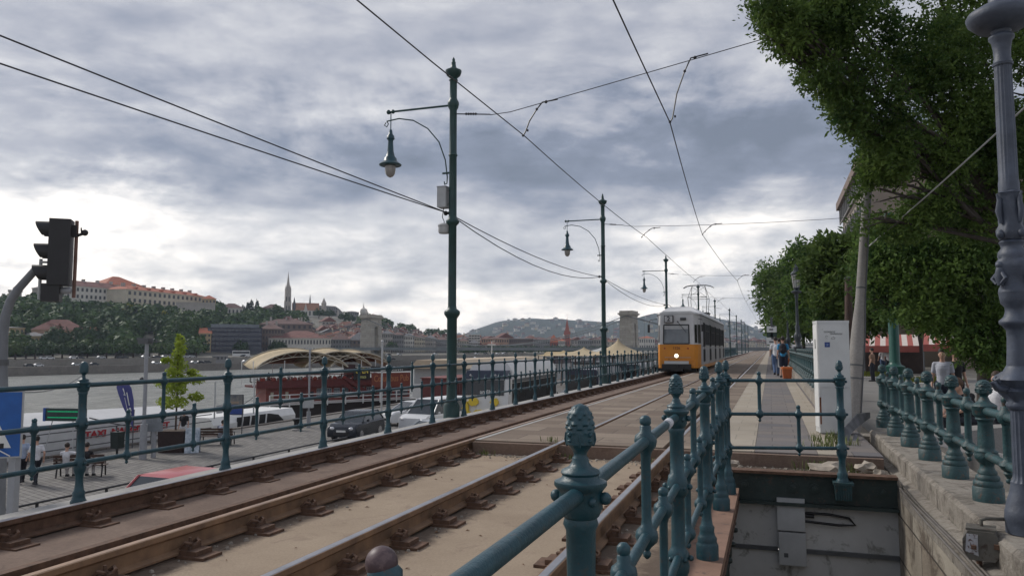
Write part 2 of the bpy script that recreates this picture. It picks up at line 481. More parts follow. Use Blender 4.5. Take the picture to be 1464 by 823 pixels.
# ------------------------------------------------------------------ setting materials
def brickmat(name, c1, c2, mortar, bw, bh, msize, rough=.85, rot=0, off=.5, bmp=.5, plane='xy', var=.25, stain=None, stamt=.6, nscale=1.2):
    m, t, b = nt(name)
    p = t.nodes.new('ShaderNodeNewGeometry').outputs['Position']
    mp = t.nodes.new('ShaderNodeMapping')
    if plane == 'yz': mp.inputs['Rotation'].default_value = (0, 0, 0)
    t.links.new(p, mp.inputs[0])
    src = mp.outputs[0]
    if plane != 'xy':
        sp = t.nodes.new('ShaderNodeSeparateXYZ'); cbn = t.nodes.new('ShaderNodeCombineXYZ')
        t.links.new(src, sp.inputs[0])
        t.links.new(sp.outputs[1 if plane == 'yz' else 0], cbn.inputs[0]); t.links.new(sp.outputs[2], cbn.inputs[1]); src = cbn.outputs[0]
    else:
        mp.inputs['Rotation'].default_value = (0, 0, rot)
    wn = N(t, 'ShaderNodeTexNoise'); wn.inputs['Scale'].default_value = 2.0; t.links.new(src, wn.inputs['Vector'])
    vm = t.nodes.new('ShaderNodeVectorMath'); vm.operation = 'MULTIPLY_ADD'
    t.links.new(wn.outputs['Color'], vm.inputs[0]); vm.inputs[1].default_value = (msize * 1.2,) * 3; t.links.new(src, vm.inputs[2])
    br = t.nodes.new('ShaderNodeTexBrick'); t.links.new(vm.outputs[0], br.inputs['Vector'])
    br.inputs['Color1'].default_value = c4(c1); br.inputs['Color2'].default_value = c4(c2); br.inputs['Mortar'].default_value = c4(mortar)
    br.inputs['Scale'].default_value = 1; br.inputs['Brick Width'].default_value = bw; br.inputs['Row Height'].default_value = bh
    br.inputs['Mortar Size'].default_value = msize; br.inputs['Mortar Smooth'].default_value = .3; br.offset = off
    f = noise(t, p, nscale, 7, .65); f2 = noise(t, p, 38, 5, .7)
    c = mix(t, .75, br.outputs['Color'], ramp(t, f, [(.25, 1 - var), (.75, 1 + 0.0)]), 'MULTIPLY')
    c = mix(t, .6, c, ramp(t, f2, [(.2, .62), (.8, 1.0)]), 'MULTIPLY')
    if stain:
        f3 = noise(t, p, nscale * 1.9, 9, .72, .6)
        c = mix(t, ramp(t, f3, [(stamt - .04, 0.0), (stamt + .08, .85)]), c, stain)
    t.links.new(c, b.inputs['Base Color']); b.inputs['Roughness'].default_value = rough
    hh = mix(t, .5, ramp(t, br.outputs['Fac'], [(0.0, 1.0), (1.0, 0.0)]), ramp(t, f2, [(.2, 0.0), (.8, 1.0)]))
    bump(t, b, hh, bmp, .012)
    return m
def groundmat(name, col, col2, s1=1.1, s2=45, speck=None, rough=.95, bmp=.5, stain=None, stamt=.62, rails=None, bdist=.01):
    m, t, b = nt(name)
    p = t.nodes.new('ShaderNodeNewGeometry').outputs['Position']
    f = noise(t, p, s1, 8, .65, .3); f2 = noise(t, p, s2, 6, .75); f3 = noise(t, p, s2 * 3.3, 3, .6)
    c = ramp(t, f, [(.25, col), (.75, col2)])
    c = mix(t, .8, c, ramp(t, f2, [(.25, .55), (.75, 1.0)]), 'MULTIPLY')
    if speck: c = mix(t, ramp(t, f3, [(.66, 0.0), (.72, .8)]), c, speck)
    if stain:
        f4 = noise(t, p, s1 * 2.2, 9, .75, .8)
        c = mix(t, ramp(t, f4, [(stamt - .05, 0.0), (stamt + .09, .8)]), c, stain)
    if rails:
        sp = t.nodes.new('ShaderNodeSeparateXYZ'); t.links.new(p, sp.inputs[0]); acc = None
        def mm(op, a_, b_):
            n_ = t.nodes.new('ShaderNodeMath'); n_.operation = op
            for k_, v_ in enumerate((a_, b_)):
                if isinstance(v_, (int, float)): n_.inputs[k_].default_value = v_
                else: t.links.new(v_, n_.inputs[k_])
            return n_.outputs[0]
        for xr_ in rails:
            d_ = mm('ABSOLUTE', mm('SUBTRACT', sp.outputs[0], xr_), 0.0); acc = d_ if acc is None else mm('MINIMUM', acc, d_)
        f5 = noise(t, p, 5.5, 7, .75, .8); f6 = noise(t, p, 26, 4, .7)
        q_ = mm('SUBTRACT', mm('ADD', mm('MULTIPLY', f5, .62), mm('MULTIPLY', f6, .14)), acc)
        c = mix(t, ramp(t, q_, [(.10, 0.0), (.30, .85)]), c, (.085, .058, .042))
    t.links.new(c, b.inputs['Base Color']); b.inputs['Roughness'].default_value = rough
    bump(t, b, f2, bmp, bdist)
    return m
sandm = groundmat('sandy_concrete', (.33, .25, .175), (.46, .36, .26), 1.3, 55, speck=(.16, .11, .08), stain=(.20, .14, .105), stamt=.60, rails=(-3.99, -2.70, -1.20, -.72))
brownbed = groundmat('brown_dusty_concrete', (.20, .135, .10), (.30, .215, .165), 1.6, 30, speck=(.08, .06, .05), stain=(.12, .08, .06), stamt=.60, rails=(-5.55, -4.15))
dirtm = groundmat('dirt', (.06, .043, .032), (.14, .10, .075), 4, 40, speck=(.3, .27, .22), bmp=1.0)
pavem = brickmat('platform_paving', (.18, .128, .092), (.33, .26, .195), (.085, .068, .05), 1.15, .55, .008, rot=0, bmp=.25, var=.3, stain=(.15, .115, .09), stamt=.6)
pavegrey = brickmat('grey_platform_slabs', (.175, .165, .17), (.25, .215, .19), (.09, .085, .08), .62, .42, .007, bmp=.25, stain=(.12, .10, .09), stamt=.6)
stripm = brickmat('yellowish_safety_slabs', (.42, .36, .28), (.47, .41, .33), (.28, .25, .2), .5, .6, .006, bmp=.2, stain=(.3, .25, .2), stamt=.62)
cobble = brickmat('quay_cobbles', (.17, .16, .15), (.26, .245, .225), (.075, .07, .065), .42, .24, .022, rot=.35, bmp=.9, stain=(.30, .28, .25), stamt=.64, nscale=.35)
asphalt = groundmat('promenade_asphalt', (.19, .18, .165), (.26, .25, .23), .5, 30, bmp=.25)
ashlar = brickmat('limestone_ashlar', (.34, .285, .22), (.47, .42, .34), (.10, .085, .07), 1.05, .46, .012, plane='yz', off=.5, bmp=.9, stain=(.075, .052, .036), stamt=.53, nscale=1.0)
limestone = groundmat('weathered_limestone', (.33, .29, .245), (.50, .455, .39), 2.2, 26, speck=(.12, .10, .08), bmp=1.0, stain=(.12, .10, .08), stamt=.53, bdist=.035)
coping = groundmat('pale_coping_concrete', (.40, .39, .37), (.52, .50, .47), 2, 40, bmp=.4)
panelm = M('grey_steel_sheet', (.52, .52, .505), .55, .15, 1.5, wear=(.25, .25, .23), wearamt=.58, bmp=.1)
girderm = M('dark_green_girder_paint', (.025, .04, .037), .6, .3, 6, wear=(.07, .055, .045), wearamt=.6, bmp=.4)
quaywall = brickmat('quay_stone', (.17, .15, .13), (.25, .225, .2), (.08, .07, .06), 1.6, .5, .03, plane='yz', bmp=.5, nscale=.3)
def watermat():
    m, t, b = nt('river_water')
    p = t.nodes.new('ShaderNodeNewGeometry').outputs['Position']
    mp = t.nodes.new('ShaderNodeMapping'); mp.inputs['Scale'].default_value = (1.2, .35, 1); mp.inputs['Rotation'].default_value = (0, 0, -.6)
    t.links.new(p, mp.inputs[0])
    f = noise(t, mp.outputs[0], .55, 7, .7, .8); f2 = noise(t, mp.outputs[0], .09, 5, .6)
    b.inputs['Base Color'].default_value = (.26, .26, .22, 1)
    b.inputs['Roughness'].default_value = .3; b.inputs['IOR'].default_value = 1.33
    b.inputs['Specular IOR Level'].default_value = .75
    t.links.new(ramp(t, f, [(.34, (.16, .17, .15)), (.64, (.50, .50, .45))]), b.inputs['Base Color'])  # ripple contrast and bright sky reflection painted into the base colour
    h = mix(t, .3, f, f2); bump(t, b, h, 1.0, 4.5)
    return m
water = watermat()

def dx1(Y): return 0 if Y < 12 else min(.27, (Y - 12) * .0104)
ST = [-3, 0, 3, 6, 9, 12, 15, 18, 21, 24, 27, 30, 33, 36, 38, 50, 80, 120, 200]
# ------------------------------------------------------------------ ground sheets
g = MB(); g.bx(-2500, -31.0, -600, 2550, -7.9, -7.5); struct('water', g, water)
g = MB(); g.bx(-31.0, -6.35, -600, 420, -8.5, -3.7); struct('lower_quay', g, cobble)
g = MB(); g.bx(-31.35, -31.004, -600, 420, -8.6, -3.62); struct('quay_edge', g, quaywall)
g = MB(); g.bx(1.95, 700, -60, 900, -4.0, -.5); struct('promenade', g, asphalt)
g = MB(); g.bx(-6.35, 1.25, 420.01, 900, -8.5, -.6); g.bx(-400, -6.36, 520, 900, -8.4, -3.8); struct('far_embankment', g, asphalt)
g = MB(); g.bx(-3.99, -.68, -3, 10.15, -.60, -.18); struct('sandy_track_slab', g, sandm)
g = MB(); g.bx(-6.0, -3.995, -3, 419.9, -.60, -.172); struct('track_bed', g, brownbed)
g = MB(); g.bx(-6.352, -6.004, -3, 419.9, -3.7, -.15); struct('embankment_coping', g, coping)
g = MB(); g.bx(-3.985, 1.248, 10.16, 419.9, -.62, -.055); struct('platform_base', g, dirtm)
def strip(name, x0, x1, mat, y0=10.15, shift=False, z0=-.05, z1=0.0, y1=419.8):
    ys = [y for y in ST if y > y0 and y < y1]; ys = [y0] + ys + [y1]
    g = MB()
    g.sweep([(x0, z0), (x1, z0), (x1, z1), (x0, z1)], [(0, y, 0) for y in ys])
    if shift:
        g.v = [(x + (dx1(y) if x < (x0 + x1) / 2 else 0), y, z) for x, y, z in g.v]
    return struct(name, g, mat)
strip('platform_paving', -3.98, -2.797, pavem, shift=True)
strip('paving_between_rails', -2.665, -1.355, pavem)
strip('platform_edge_paving', -1.223, -.78, pavem)
strip('safety_stripe', -.775, -.22, stripm)
strip('platform_slabs', -.215, .52, pavegrey)
strip('pale_slab_stripe', .525, .86, stripm, y0=10.15)
strip('platform_rim', .865, 1.248, pavegrey)
g = MB(); g.bx(-3.98, 1.24, 10.06, 10.145, -.30, -.02); struct('platform_front_edge', g, brownbed)
# rubble strip and steps of the stair well
g = MB(); g.bx(-.62, 1.245, 9.22, 10.055, -.6, -.17); struct('rubble_strip', g, dirtm)
g = MB(); g.bx(-.679, -.37, -3, 9.1, -.36, -.28); struct('brown_edge_plank', g, brownplate)
g = MB(); g.bx(-.62, -.5, -3, 9.22, -4, -.365); struct('stairwell_side_wall', g, girderm)
g = MB(); g.bx(-.5, 1.25, -3.5, 9.1, -4.1, -4.0)
for k in range(9): g.bx(-.495, 1.245, -3 + .32 * k, -3 + .32 * (k + 1) - .002, -3.99, -.35 - .17 * k - 1.2)
struct('stairwell_floor', g, M('stair_stone', (.2, .19, .17), .85, .2, 3))
# end wall of the well: sheets of grey steel
g = MB(); g.bx(-.499, 1.248, 9.17, 9.21, -.93, -.44); g.bx(-.499, 1.248, 9.165, 9.21, -4, -.95)
struct('stairwell_end_wall', g, panelm)
# ------------------------------------------------------------------ girder at the head of the well
gd = T('steel_girder', 'dark green riveted girder under the cross railing at the head of the stairwell', 'girder', (0, 9.1, -.1))
g = MB(); g.bx(-.5, 1.245, -.06, .115, 0, .03); ob('top_plate', g, rust, gd)
g = MB(); g.bx(-.5, 1.245, .02, .05, -.30, -.002); ob('web', g, girderm, gd)
g = MB(); g.bx(-.5, 1.245, -.06, .06, -.335, -.302); ob('bottom_flange', g, girderm, gd)
for x in (-.32, .2, .42, 1.1):
    g = MB(); g.xf = Matrix.Rotation(PI / 2, 4, 'X'); g.lathe([(.055, 0), (.055, .012), (.03, .014), (.028, .03), (.0, .034)], 12)
    ob('bolt', g, girderm, gd, 40, (x, .018, -.14))
# side girder under the plank
gs = T('side_girder', 'rusty dark girder with bolts under the brown plank beside the stairwell', 'girder', (-.42, 0, -.4))
g = MB(); g.bx(-.078, -.04, -2.5, 9.0, -.6, 0); ob('web', g, girderm, gs)
g = MB(); g.bx(-.035, .055, -2.5, 9.0, -.03, -.002); ob('flange', g, rust, gs)
for k in range(22):
    g = MB(); g.xf = Matrix.Rotation(PI / 2, 4, 'Y'); g.lathe([(.028, -.04), (.028, .0), (.02, .02), (0, .024)], 8)
    ob('bolt', g, girderm, gs, 40, (.02, 2.2 + k * .31, -.12 - .14 * (k % 2)))
# ------------------------------------------------------------------ stone parapet
pp = T('stone_parapet', 'weathered pale limestone parapet carrying the teal railing along the stairwell', 'parapet', (1.4, 0, 0))
g = MB()
ys = [-3, .9, 2.6, 4.35, 6.1, 7.9, 9.6, 11.3, 12.85]
for a, b_ in zip(ys[:-1], ys[1:]):
    j = random.uniform(-.006, .006)
    g.prism([(0 + j, -.164), (.548, -.164), (.548, .03), (.53, .05 + j), (.03, .05 + j), (0 + j, .02)], a + .004, b_ - .004, 'y')
cap = ob('coping_block', g, limestone, pp)
g = MB(); g.prism([(-.15, -.30), (-.004, -.30), (-.004, -.15), (-.05, -.165), (-.15, -.20)], -3, 12.3, 'y'); ob('ledge', g, limestone, pp)
g = MB(); g.bx(-.15, .547, -3, 12.3, -4, -.302); ob('wall', g, ashlar, pp)
g = MB(); g.bx(-.155, .5, 12.86, 13.3, -.3, -.05); ob('end_block', g, limestone, pp)

# ------------------------------------------------------------------ rails
RS = [(-.035, 0), (-.035, -.035), (-.010, -.055), (-.010, -.13), (-.07, -.145), (-.07, -.158), (.07, -.158), (.07, -.145), (.010, -.13), (.010, -.055), (.035, -.035), (.035, 0)]
fm = MB()
fm.bx(-.29, .29, -.10, .10, -.19, -.1595)
for s in (-1, 1):
    fm.bx(min(s * .072, s * .215), max(s * .072, s * .215), -.082, .082, -.1594, -.126)
    fm.bx(min(s * .055, s * .14), max(s * .055, s * .14), -.058, .058, -.1255, -.100)
    fm.lathe([(.022, -.108), (.022, -.088), (.012, -.086), (.012, -.052), (.0, -.05)], 6, (s * .092, 0, 0))
    for q in (-1, 1):
        fm.tube([(s * .05, q * .05, -.12), (s * .10, q * .062, -.075), (s * .135, q * .045, -.085), (s * .125, q * .018, -.11), (s * .07, q * .014, -.085)], .013, 6)
fast_me = fm.mesh('rail_fastening', rust, 40)
def rail(label, x, y0, y1, side, top, phase, nfast, shift=False, y2=None):
    r = T('rail', label, 'rail', (x, 0, 0), 0, 'tram rails')
    st = [y0] + [y for y in ST if y0 < y < y1] + [y1]
    p = [((dx1(y) if shift else 0), y, 0) for y in st]
    g = MB(); g.sweep(RS, p); ob('rail_web', g, side, r)
    g = MB(); g.sweep([(-.028, .0005), (.028, .0005), (.024, .004), (-.024, .004)], p); ob('running_surface', g, top, r)
    if nfast < 0: return r
    k = 0; y = phase - .74 * int((phase + 2) / .74)
    while y < (y2 or 10) and k < 98:
        f = ob('rail_fastening', fast_me, rust, r); f.location = ((dx1(y) if shift else 0), y, 0); y += .74; k += 1
    while y < nfast:
        f = ob('rail_fastening', fast_me, rust, r); f.location = ((dx1(y) if shift else 0), y, 0); y += .74
    return r
golden = M('brown_rail_top', (.34, .22, .14), .4, .3, 3, metal=.3)
r1 = rail('outermost rail by the river railing, rusty sides with a dark polished top', -5.50, -3, 200, rust, steel, 4.3, 0, True, 68)
r2 = rail('rusty brown rail with a check rail beside it, second from the river railing', -4.05, -3, 200, rustlight, golden, 4.54, 0, False if False else True, 10)
r3 = rail('grey topped rail across the middle of the sandy slab', -2.76, -3, 200, rustlight, steel, 4.52, 0, False, 10)
r4 = rail('rail nearest the stairwell railing, seen between its posts', -1.26, -3, 200, rustlight, steel, 4.4, 0, False, 10)
g = MB(); g.sweep([(-.04, .012), (-.04, -.06), (-.015, -.065), (-.015, -.15), (.015, -.15), (.015, -.04), (.025, -.03), (.025, .012)], [(dx1(y), y, 0) for y in ST])
g.sweep([(-.09, -.171), (.02, -.171), (.02, -.15), (-.09, -.15)], [(dx1(y), y, 0) for y in ST])
tag(ob('check_rail', g, rust, None, None, (-4.20, 0, 0)), 'brown check rail running tight along the second rail from the river', 'check rail')
# pale line along the slab beside track
g = MB(); g.sweep([(-3.975, .001), (-3.90, .001), (-3.90, .005), (-3.975, .005)], [(dx1(y), y, 0) for y in [10.15] + [q for q in ST if q > 10.15]]); struct('slab_edge_line', g, coping)
# rubble and stones on the strip and at the slab edge
stonem = M('pale_rubble_stone', (.38, .33, .27), .9, .25, 8, bmp=.5)
def stone(x, y, z, s, label=None, sq=(1, .8, .55), rz=0):
    bmx = bmesh.new(); bmesh.ops.create_icosphere(bmx, subdivisions=2, radius=s)
    for v in bmx.verts:
        n = v.co.normalized(); k = 1 + .22 * math.sin(n.x * 5 + x * 31) + .15 * math.cos(n.y * 7 + y * 17) + random.uniform(-.05, .05)
        v.co *= k; v.co.x *= sq[0]; v.co.y *= sq[1]; v.co.z *= sq[2]
    me = bpy.data.meshes.new('rubble_stone'); bmx.to_mesh(me); bmx.free(); me.materials.append(stonem)
    o = bpy.data.objects.new('rubble_stone', me); C.objects.link(o); o.location = (x, y, z); o.rotation_euler = (0, 0, rz)
    return o
p = W(1178, 660, z=-.12); tag(stone(p.x, 9.62, -.10, .17, sq=(1.1, .8, .5)), 'large pale broken stone slab lying in the rubble behind the cross railing', 'stone')
p = W(1052, 650, z=-.1); tag(stone(p.x, 9.75, -.10, .07), 'fist sized tan stone by the corner post of the stairwell railing', 'stone')
tag(stone(1.02, 9.75, -.08, .13, sq=(1, .8, .5), rz=.6), 'broken stone beside the foot of the cables at the stairwell corner', 'stone')
tag(stone(1.12, 9.42, -.10, .09, sq=(1, .9, .6), rz=1), 'small brown stone against the limestone wall at the stairwell corner', 'stone')
g = MB()
for k in range(900):
    u = random.random()
    if u < .45: x, y, z = random.uniform(-.6, 1.22), random.uniform(9.25, 10.03), -.168
    elif u < .8: x, y, z = random.uniform(-3.9, -.7), 10.03 - abs(random.gauss(0, .13)), -.178
    else:
        x = random.choice((-3.95, -2.62, -1.15)) + abs(random.gauss(0, .09)); y = random.uniform(3, 10); z = -.178
    s = random.uniform(.004, .016) * (1.6 if random.random() < .1 else 1)
    g.box(x, y, z + s * .4, s * 2, s * 1.5, s, random.uniform(0, 3), .6, .7)
o = ob('gravel', g, M('grit', (.2, .17, .14), .9, .4, 3, col2=(.45, .4, .34))); o['kind'] = 'stuff'
# dry leaves
g = MB()
for k in range(70):
    x, y = random.uniform(-3.9, -.75), random.uniform(3.2, 9.9); a = random.uniform(0, 6); s = random.uniform(.01, .03)
    c_, n_ = math.cos(a) * s, math.sin(a) * s
    g.add([(x - c_, y - n_, -.176), (x - n_ * .4, y + c_ * .4, -.170), (x + c_, y + n_, -.174), (x + n_ * .4, y - c_ * .4, -.166)], [(0, 1, 2, 3)])
o = ob('fallen_leaves', g, M('dead_leaf', (.16, .085, .045), .9, .4, 30)); o['kind'] = 'stuff'
# weeds
weedm = M('weed_green', (.10, .155, .035), .8, .4, 30, col2=(.2, .22, .07))
def weeds(pts, label, n=60, h=.12, spread=.12):
    g = MB()
    for (x, y, z) in pts:
        for k in range(n):
            a = random.uniform(0, 6.28); r_ = random.uniform(0, spread); bx_, by_ = x + r_ * math.cos(a), y + r_ * math.sin(a) * .6
            hh = h * random.uniform(.4, 1.1); le = random.uniform(.15, .6) * hh; a2 = random.uniform(0, 6.28)
            wd = random.uniform(.003, .007); px_, py_ = math.cos(a2 + 1.57) * wd, math.sin(a2 + 1.57) * wd
            m1 = (bx_ + le * .4 * math.cos(a2), by_ + le * .4 * math.sin(a2), z + hh * .6)
            g.add([(bx_ - px_, by_ - py_, z), (bx_ + px_, by_ + py_, z), (m1[0] + px_, m1[1] + py_, m1[2]), (m1[0] - px_, m1[1] - py_, m1[2]),
                   (bx_ + le * math.cos(a2), by_ + le * math.sin(a2), z + hh)], [(0, 1, 2, 3), (3, 2, 4)])
    o = ob('weeds', g, weedm); o['kind'] = 'stuff'; return o
weeds([(-2.45, 9.93, -.18), (-2.7, 10.0, -.18), (-3.0, 10.0, -.18), (-1.5, 9.9, -.18), (-1.35, 10.0, -.18), (-3.75, 9.95, -.18), (-2.9, 10.25, 0), (-2.55, 10.3, 0)], '', 28, .09, .16)
weeds([(.55, 10.6, 0), (.7, 10.9, 0), (.62, 11.5, 0), (.8, 11.8, 0), (.95, 11.2, 0), (.4, 9.85, -.17), (.55, 9.95, -.17), (.9, 9.9, -.17)], '', 40, .14, .2)

# ------------------------------------------------------------------ teal railings
def cone_mod(n, rows, z0, z1, amp):
    def f(a, z, k):
        if z < z0 or z > z1: return 1
        q = (z - z0) / (z1 - z0) * rows
        return 1 + amp * (abs(math.sin(n * a / 2 + (PI / 2 if int(q) % 2 else 0))) * (1 - (q % 1)) - .3)
    return f
def finial_mesh(r, h, neck, nn=24, rows=6, mat=teal):
    """pine cone with a face of leaves and knobs below"""
    g = MB(); pr = [(neck, 0), (neck * .8, h * .05), (neck * .85, h * .10), (r * .62, h * .16), (r * .8, h * .22)]
    m = 20 if nn > 16 else 8
    for k in range(m + 1):
        q = k / m; zz = .26 + .74 * q
        rr = r * (1 - max(0, (q - .18) / .82) ** 3.0) ** .5 if q < 1 else .0
        pr.append((max(rr, r * .02), h * zz))
    g.lathe(pr, nn, mod=cone_mod(8, rows, h * .45, h * .985, .20) if nn > 16 else None)
    if nn > 16:
        for a in (0, PI / 2, PI, 3 * PI / 2):
            g.ball((r * 1.02 * math.cos(a), r * 1.02 * math.sin(a), h * .44), r * .17, 8, 6)
            g.ball((r * .95 * math.cos(a), r * .95 * math.sin(a), h * .33), r * .22, 8, 6, (1, 1, .6))
            b = a + PI / 4
            g.tube([(r * .9 * math.cos(b), r * .9 * math.sin(b), h * .22), (r * 1.05 * math.cos(b), r * 1.05 * math.sin(b), h * .34), (r * .98 * math.cos(b), r * .98 * math.sin(b), h * .47)], r * .09, 6)
    return g.mesh('finial', mat, 50)
def post_mesh(nn=24, base=0.0):
    g = MB()
    fl = (lambda a, z, k: 1 - .07 * abs(math.sin(6 * a)) if (.56 < z < .80 or .92 < z < 1.13) else 1) if nn > 16 else None
    g.lathe([(.082, base), (.082, .10), (.074, .115), (.070, .13), (.072, .15), (.060, .17), (.052, .20), (.056, .23), (.044, .25), (.036, .30), (.033, .36), (.040, .40),
             (.052, .43), (.056, .46), (.050, .49), (.056, .52), (.040, .545), (.036, .56), (.035, .68), (.035, .80), (.044, .815), (.055, .83), (.058, .86),
             (.050, .89), (.046, .915), (.036, .925), (.036, 1.02), (.037, 1.13), (.044, 1.145), (.040, 1.16), (.046, 1.165), (.055, 1.185), (.053, 1.222), (.058, 1.230), (.066, 1.240), (.065, 1.249),
             (.048, 1.256), (.045, 1.264), (.049, 1.270), (.046, 1.277), (.030, 1.284), (.022, 1.295), (.020, 1.306)], nn, mod=fl)
    for z in (1.21, .86, .50):
        for a in (0, PI):
            g.ball((.062 * math.cos(a), .062 * math.sin(a), z), .016, 8, 6)
        if nn > 16:
            for a in (PI / 4, 3 * PI / 4, 5 * PI / 4, 7 * PI / 4): g.ball((.05 * math.cos(a), .05 * math.sin(a), z - .005), .013, 8, 6)
    return g.mesh('post', teal, 50)
def balus_mesh(z0, z1, nn=14):
    """small upright between two rails: knob above, ball joints, drop finial below"""
    g = MB()
    g.lathe([(.004, z0 - .085), (.014, z0 - .075), (.016, z0 - .062), (.010, z0 - .052), (.018, z0 - .04), (.040, z0 - .02), (.044, z0), (.040, z0 + .02), (.022, z0 + .04),
             (.019, z0 + .06), (.019, z1 - .06), (.024, z1 - .04), (.040, z1 - .02), (.044, z1), (.040, z1 + .02), (.022, z1 + .035), (.022, z1 + .055), (.018, z1 + .06),
             (.022, z1 + .068), (.022, z1 + .085), (.012, z1 + .096), (.002, z1 + .098)], nn)
    return g.mesh('small_upright', teal, 50)
post_hi, post_lo = post_mesh(32), post_mesh(12)
fin_hi, fin_lo = finial_mesh(.0355, .135, .02, 48), finial_mesh(.040, .145, .018, 12, mat=teal)
for v_ in post_lo.vertices:
    if v_.co.z > 1.282: v_.co.x *= .72; v_.co.y *= .72
bu_hi, bl_hi = balus_mesh(.86, 1.22, 20), balus_mesh(.50, .86, 20)
bu_lo, bl_lo = balus_mesh(.86, 1.22, 8), balus_mesh(.50, .86, 8)
RZ = (.50, .86, 1.22)
def railing(label, pts, z, hi=True, posts=None, near=None, rr=.020, pre=None):
    """pts: post positions in plan; uprights at mid bay above, at quarter bays below"""
    f = T('railing', label, 'railing', (pts[0][0], pts[0][1], z))
    o0 = Vector((pts[0][0], pts[0][1], 0))
    P_ = [Vector((p[0], p[1], 0)) - o0 for p in pts]
    for k, p in enumerate(P_):
        if posts and k not in posts: continue
        q = ob('post', post_hi if hi else post_lo, teal, f, None, tuple(p))
        q2 = ob('finial', fin_hi if hi else fin_lo, teal, q, None, (0, 0, 1.305), random.uniform(0, .2) - .6)
    ex = MB(); nb = 0
    for z_ in RZ:
        g = MB(); g.tube([(p.x, p.y, z_ + random.uniform(-.004, .004)) for p in P_], rr, 16 if hi else 8); ob('rail', g, teal, f, 60)
    for a, b in zip(P_[:-1], P_[1:]):
        for q, me in ((.5, 'u'), (.27, 'l'), (.73, 'l')):
            p = a.lerp(b, q)
            if nb < 98: ob('small_upright', (bu_hi if me == 'u' else bl_hi) if hi else (bu_lo if me == 'u' else bl_lo), teal, f, None, tuple(p))
            else:
                src = bu_lo if me == 'u' else bl_lo
                b0 = len(ex.v); ex.v += [(v.co.x + p.x, v.co.y + p.y, v.co.z) for v in src.vertices]
                for pl in src.polygons: ex.f.append(tuple(i + b0 for i in pl.vertices)); ex.m.append(0)
            nb += 1
    if ex.v: stuff(ob('far_uprights', ex, teal, f))
    return f
railing('glossy teal railing with pine cone finials along the stairwell, nearest to the viewer',
        [(-.46, -.15), (-.455, 1.88), (-.475, 4.1), (-.485, 6.03), (-.49, 7.85), (-.47, 8.72)], -.28)
# white tape and the scraped paint on the nearest top rail
g = MB(); g.tube([(-.464, 3.63, .94), (-.468, 3.74, .94)], .0225, 16); tag(ob('tape_wrap', g, M('white_tape', (.6, .6, .62), .5), None, 60), 'white tape wrapped round the top rail before the second pine cone post', 'tape')
g = MB(); g.lathe([(.012, .98), (.018, .985), (.018, 1.0), (.022, 1.005), (.022, 1.012), (.012, 1.018)], 20); g.ball((0, 0, 1.034), .0205, 20, 14)
g2 = T('iron_ball_knob', 'purplish worn iron ball knob on the nearest small upright at the bottom edge', 'knob', (-.4625, .865, 0))
ob('ball', g, M('worn_purple_iron', (.075, .045, .05), .5, .4, 14, wear=(.13, .085, .085), wearamt=.56), g2, 60)
# cross railing
cr_ = T('cross_railing', 'teal railing across the head of the stairwell between its two corner posts', 'railing', (-.43, 8.66, -.28))
dxy = Vector((1.13, .32, 0))
for z_ in RZ:
    g = MB(); g.tube([(0, 0, z_), (1.13, .32, z_)], .0185, 12); ob('rail', g, teal, cr_, 60)
for q, me in ((.27, bu_hi), (.62, bl_hi)):
    ob('small_upright', me, teal, cr_, None, tuple(dxy * q))
pm_ = post_mesh(24, .12)
q = ob('post', pm_, teal, cr_, None, tuple(dxy)); ob('finial', fin_hi, teal, q, None, (0, 0, 1.305))
g = MB(); g.box(0, .0, .04, .15, .15, .16, 0, 1.15, 1.15); g.bx(-.10, .10, -.10, .10, .121, .15)
for k in range(-3, 4): g.box(k * .024, -.083, .04, .012, .02, .15)
ob('bracket', g, teal_old, q)
# river railing
Ys = [3.75, 5.57, 7.6, 9.69, 11.67, 13.46, 15.05, 16.8, 18.5, 20.2, 21.9, 23.6, 25.3, 27.05]
while Ys[-1] < 150: Ys.append(Ys[-1] + 1.72)
railing('long teal railing with pine cone finials along the river edge of the track', [(-6.15, y) for y in Ys], -.28, hi=False, rr=.023)

# squat railing on the stone parapet
def sq_post(nn=28):
    g = MB()
    fl = lambda a, z, k: 1 - .06 * abs(math.sin(7 * a)) if .42 < z < .64 else 1
    g.lathe([(.115, 0), (.115, .11), (.105, .12), (.108, .135), (.104, .16), (.088, .17), (.090, .185), (.086, .20), (.070, .215), (.072, .235), (.058, .255), (.050, .28), (.055, .30),
             (.078, .325), (.088, .345), (.090, .375), (.082, .39), (.086, .40), (.064, .415), (.064, .43), (.060, .54), (.055, .63), (.060, .65), (.072, .66), (.068, .675), (.084, .69), (.090, .70), (.090, .76),
             (.094, .765), (.090, .775), (.070, .79), (.052, .80), (.044, .81), (.030, .84)], nn, mod=fl)
    return g.mesh('post', teal_old, 50)
sp_me = sq_post(); sf_me = finial_mesh(.058, .15, .034, 40, 5, teal_old)
def sq_up():
    g = MB()
    g.lathe([(.004, .235), (.018, .245), (.020, .262), (.012, .275), (.022, .29), (.034, .31), (.026, .325), (.05, .345), (.062, .37), (.05, .395), (.032, .41), (.030, .44), (.028, .66),
             (.034, .675), (.052, .69), (.062, .73), (.052, .765), (.034, .78), (.034, .80), (.022, .81), (.024, .835), (.030, .85), (.026, .875), (.01, .885)], 18)
    return g.mesh('small_upright', teal_old, 50)
su_me = sq_up()
rf = T('parapet_railing', 'squat weathered teal railing with ball finials on the limestone parapet', 'railing', (1.66, 0, .05))
py_ = [7.25 - 1.21 * 2, 7.25] ; py_ = [2.4, 3.62, 4.84, 7.25, 8.43, 9.67, 10.9, 12.1, 13.3]
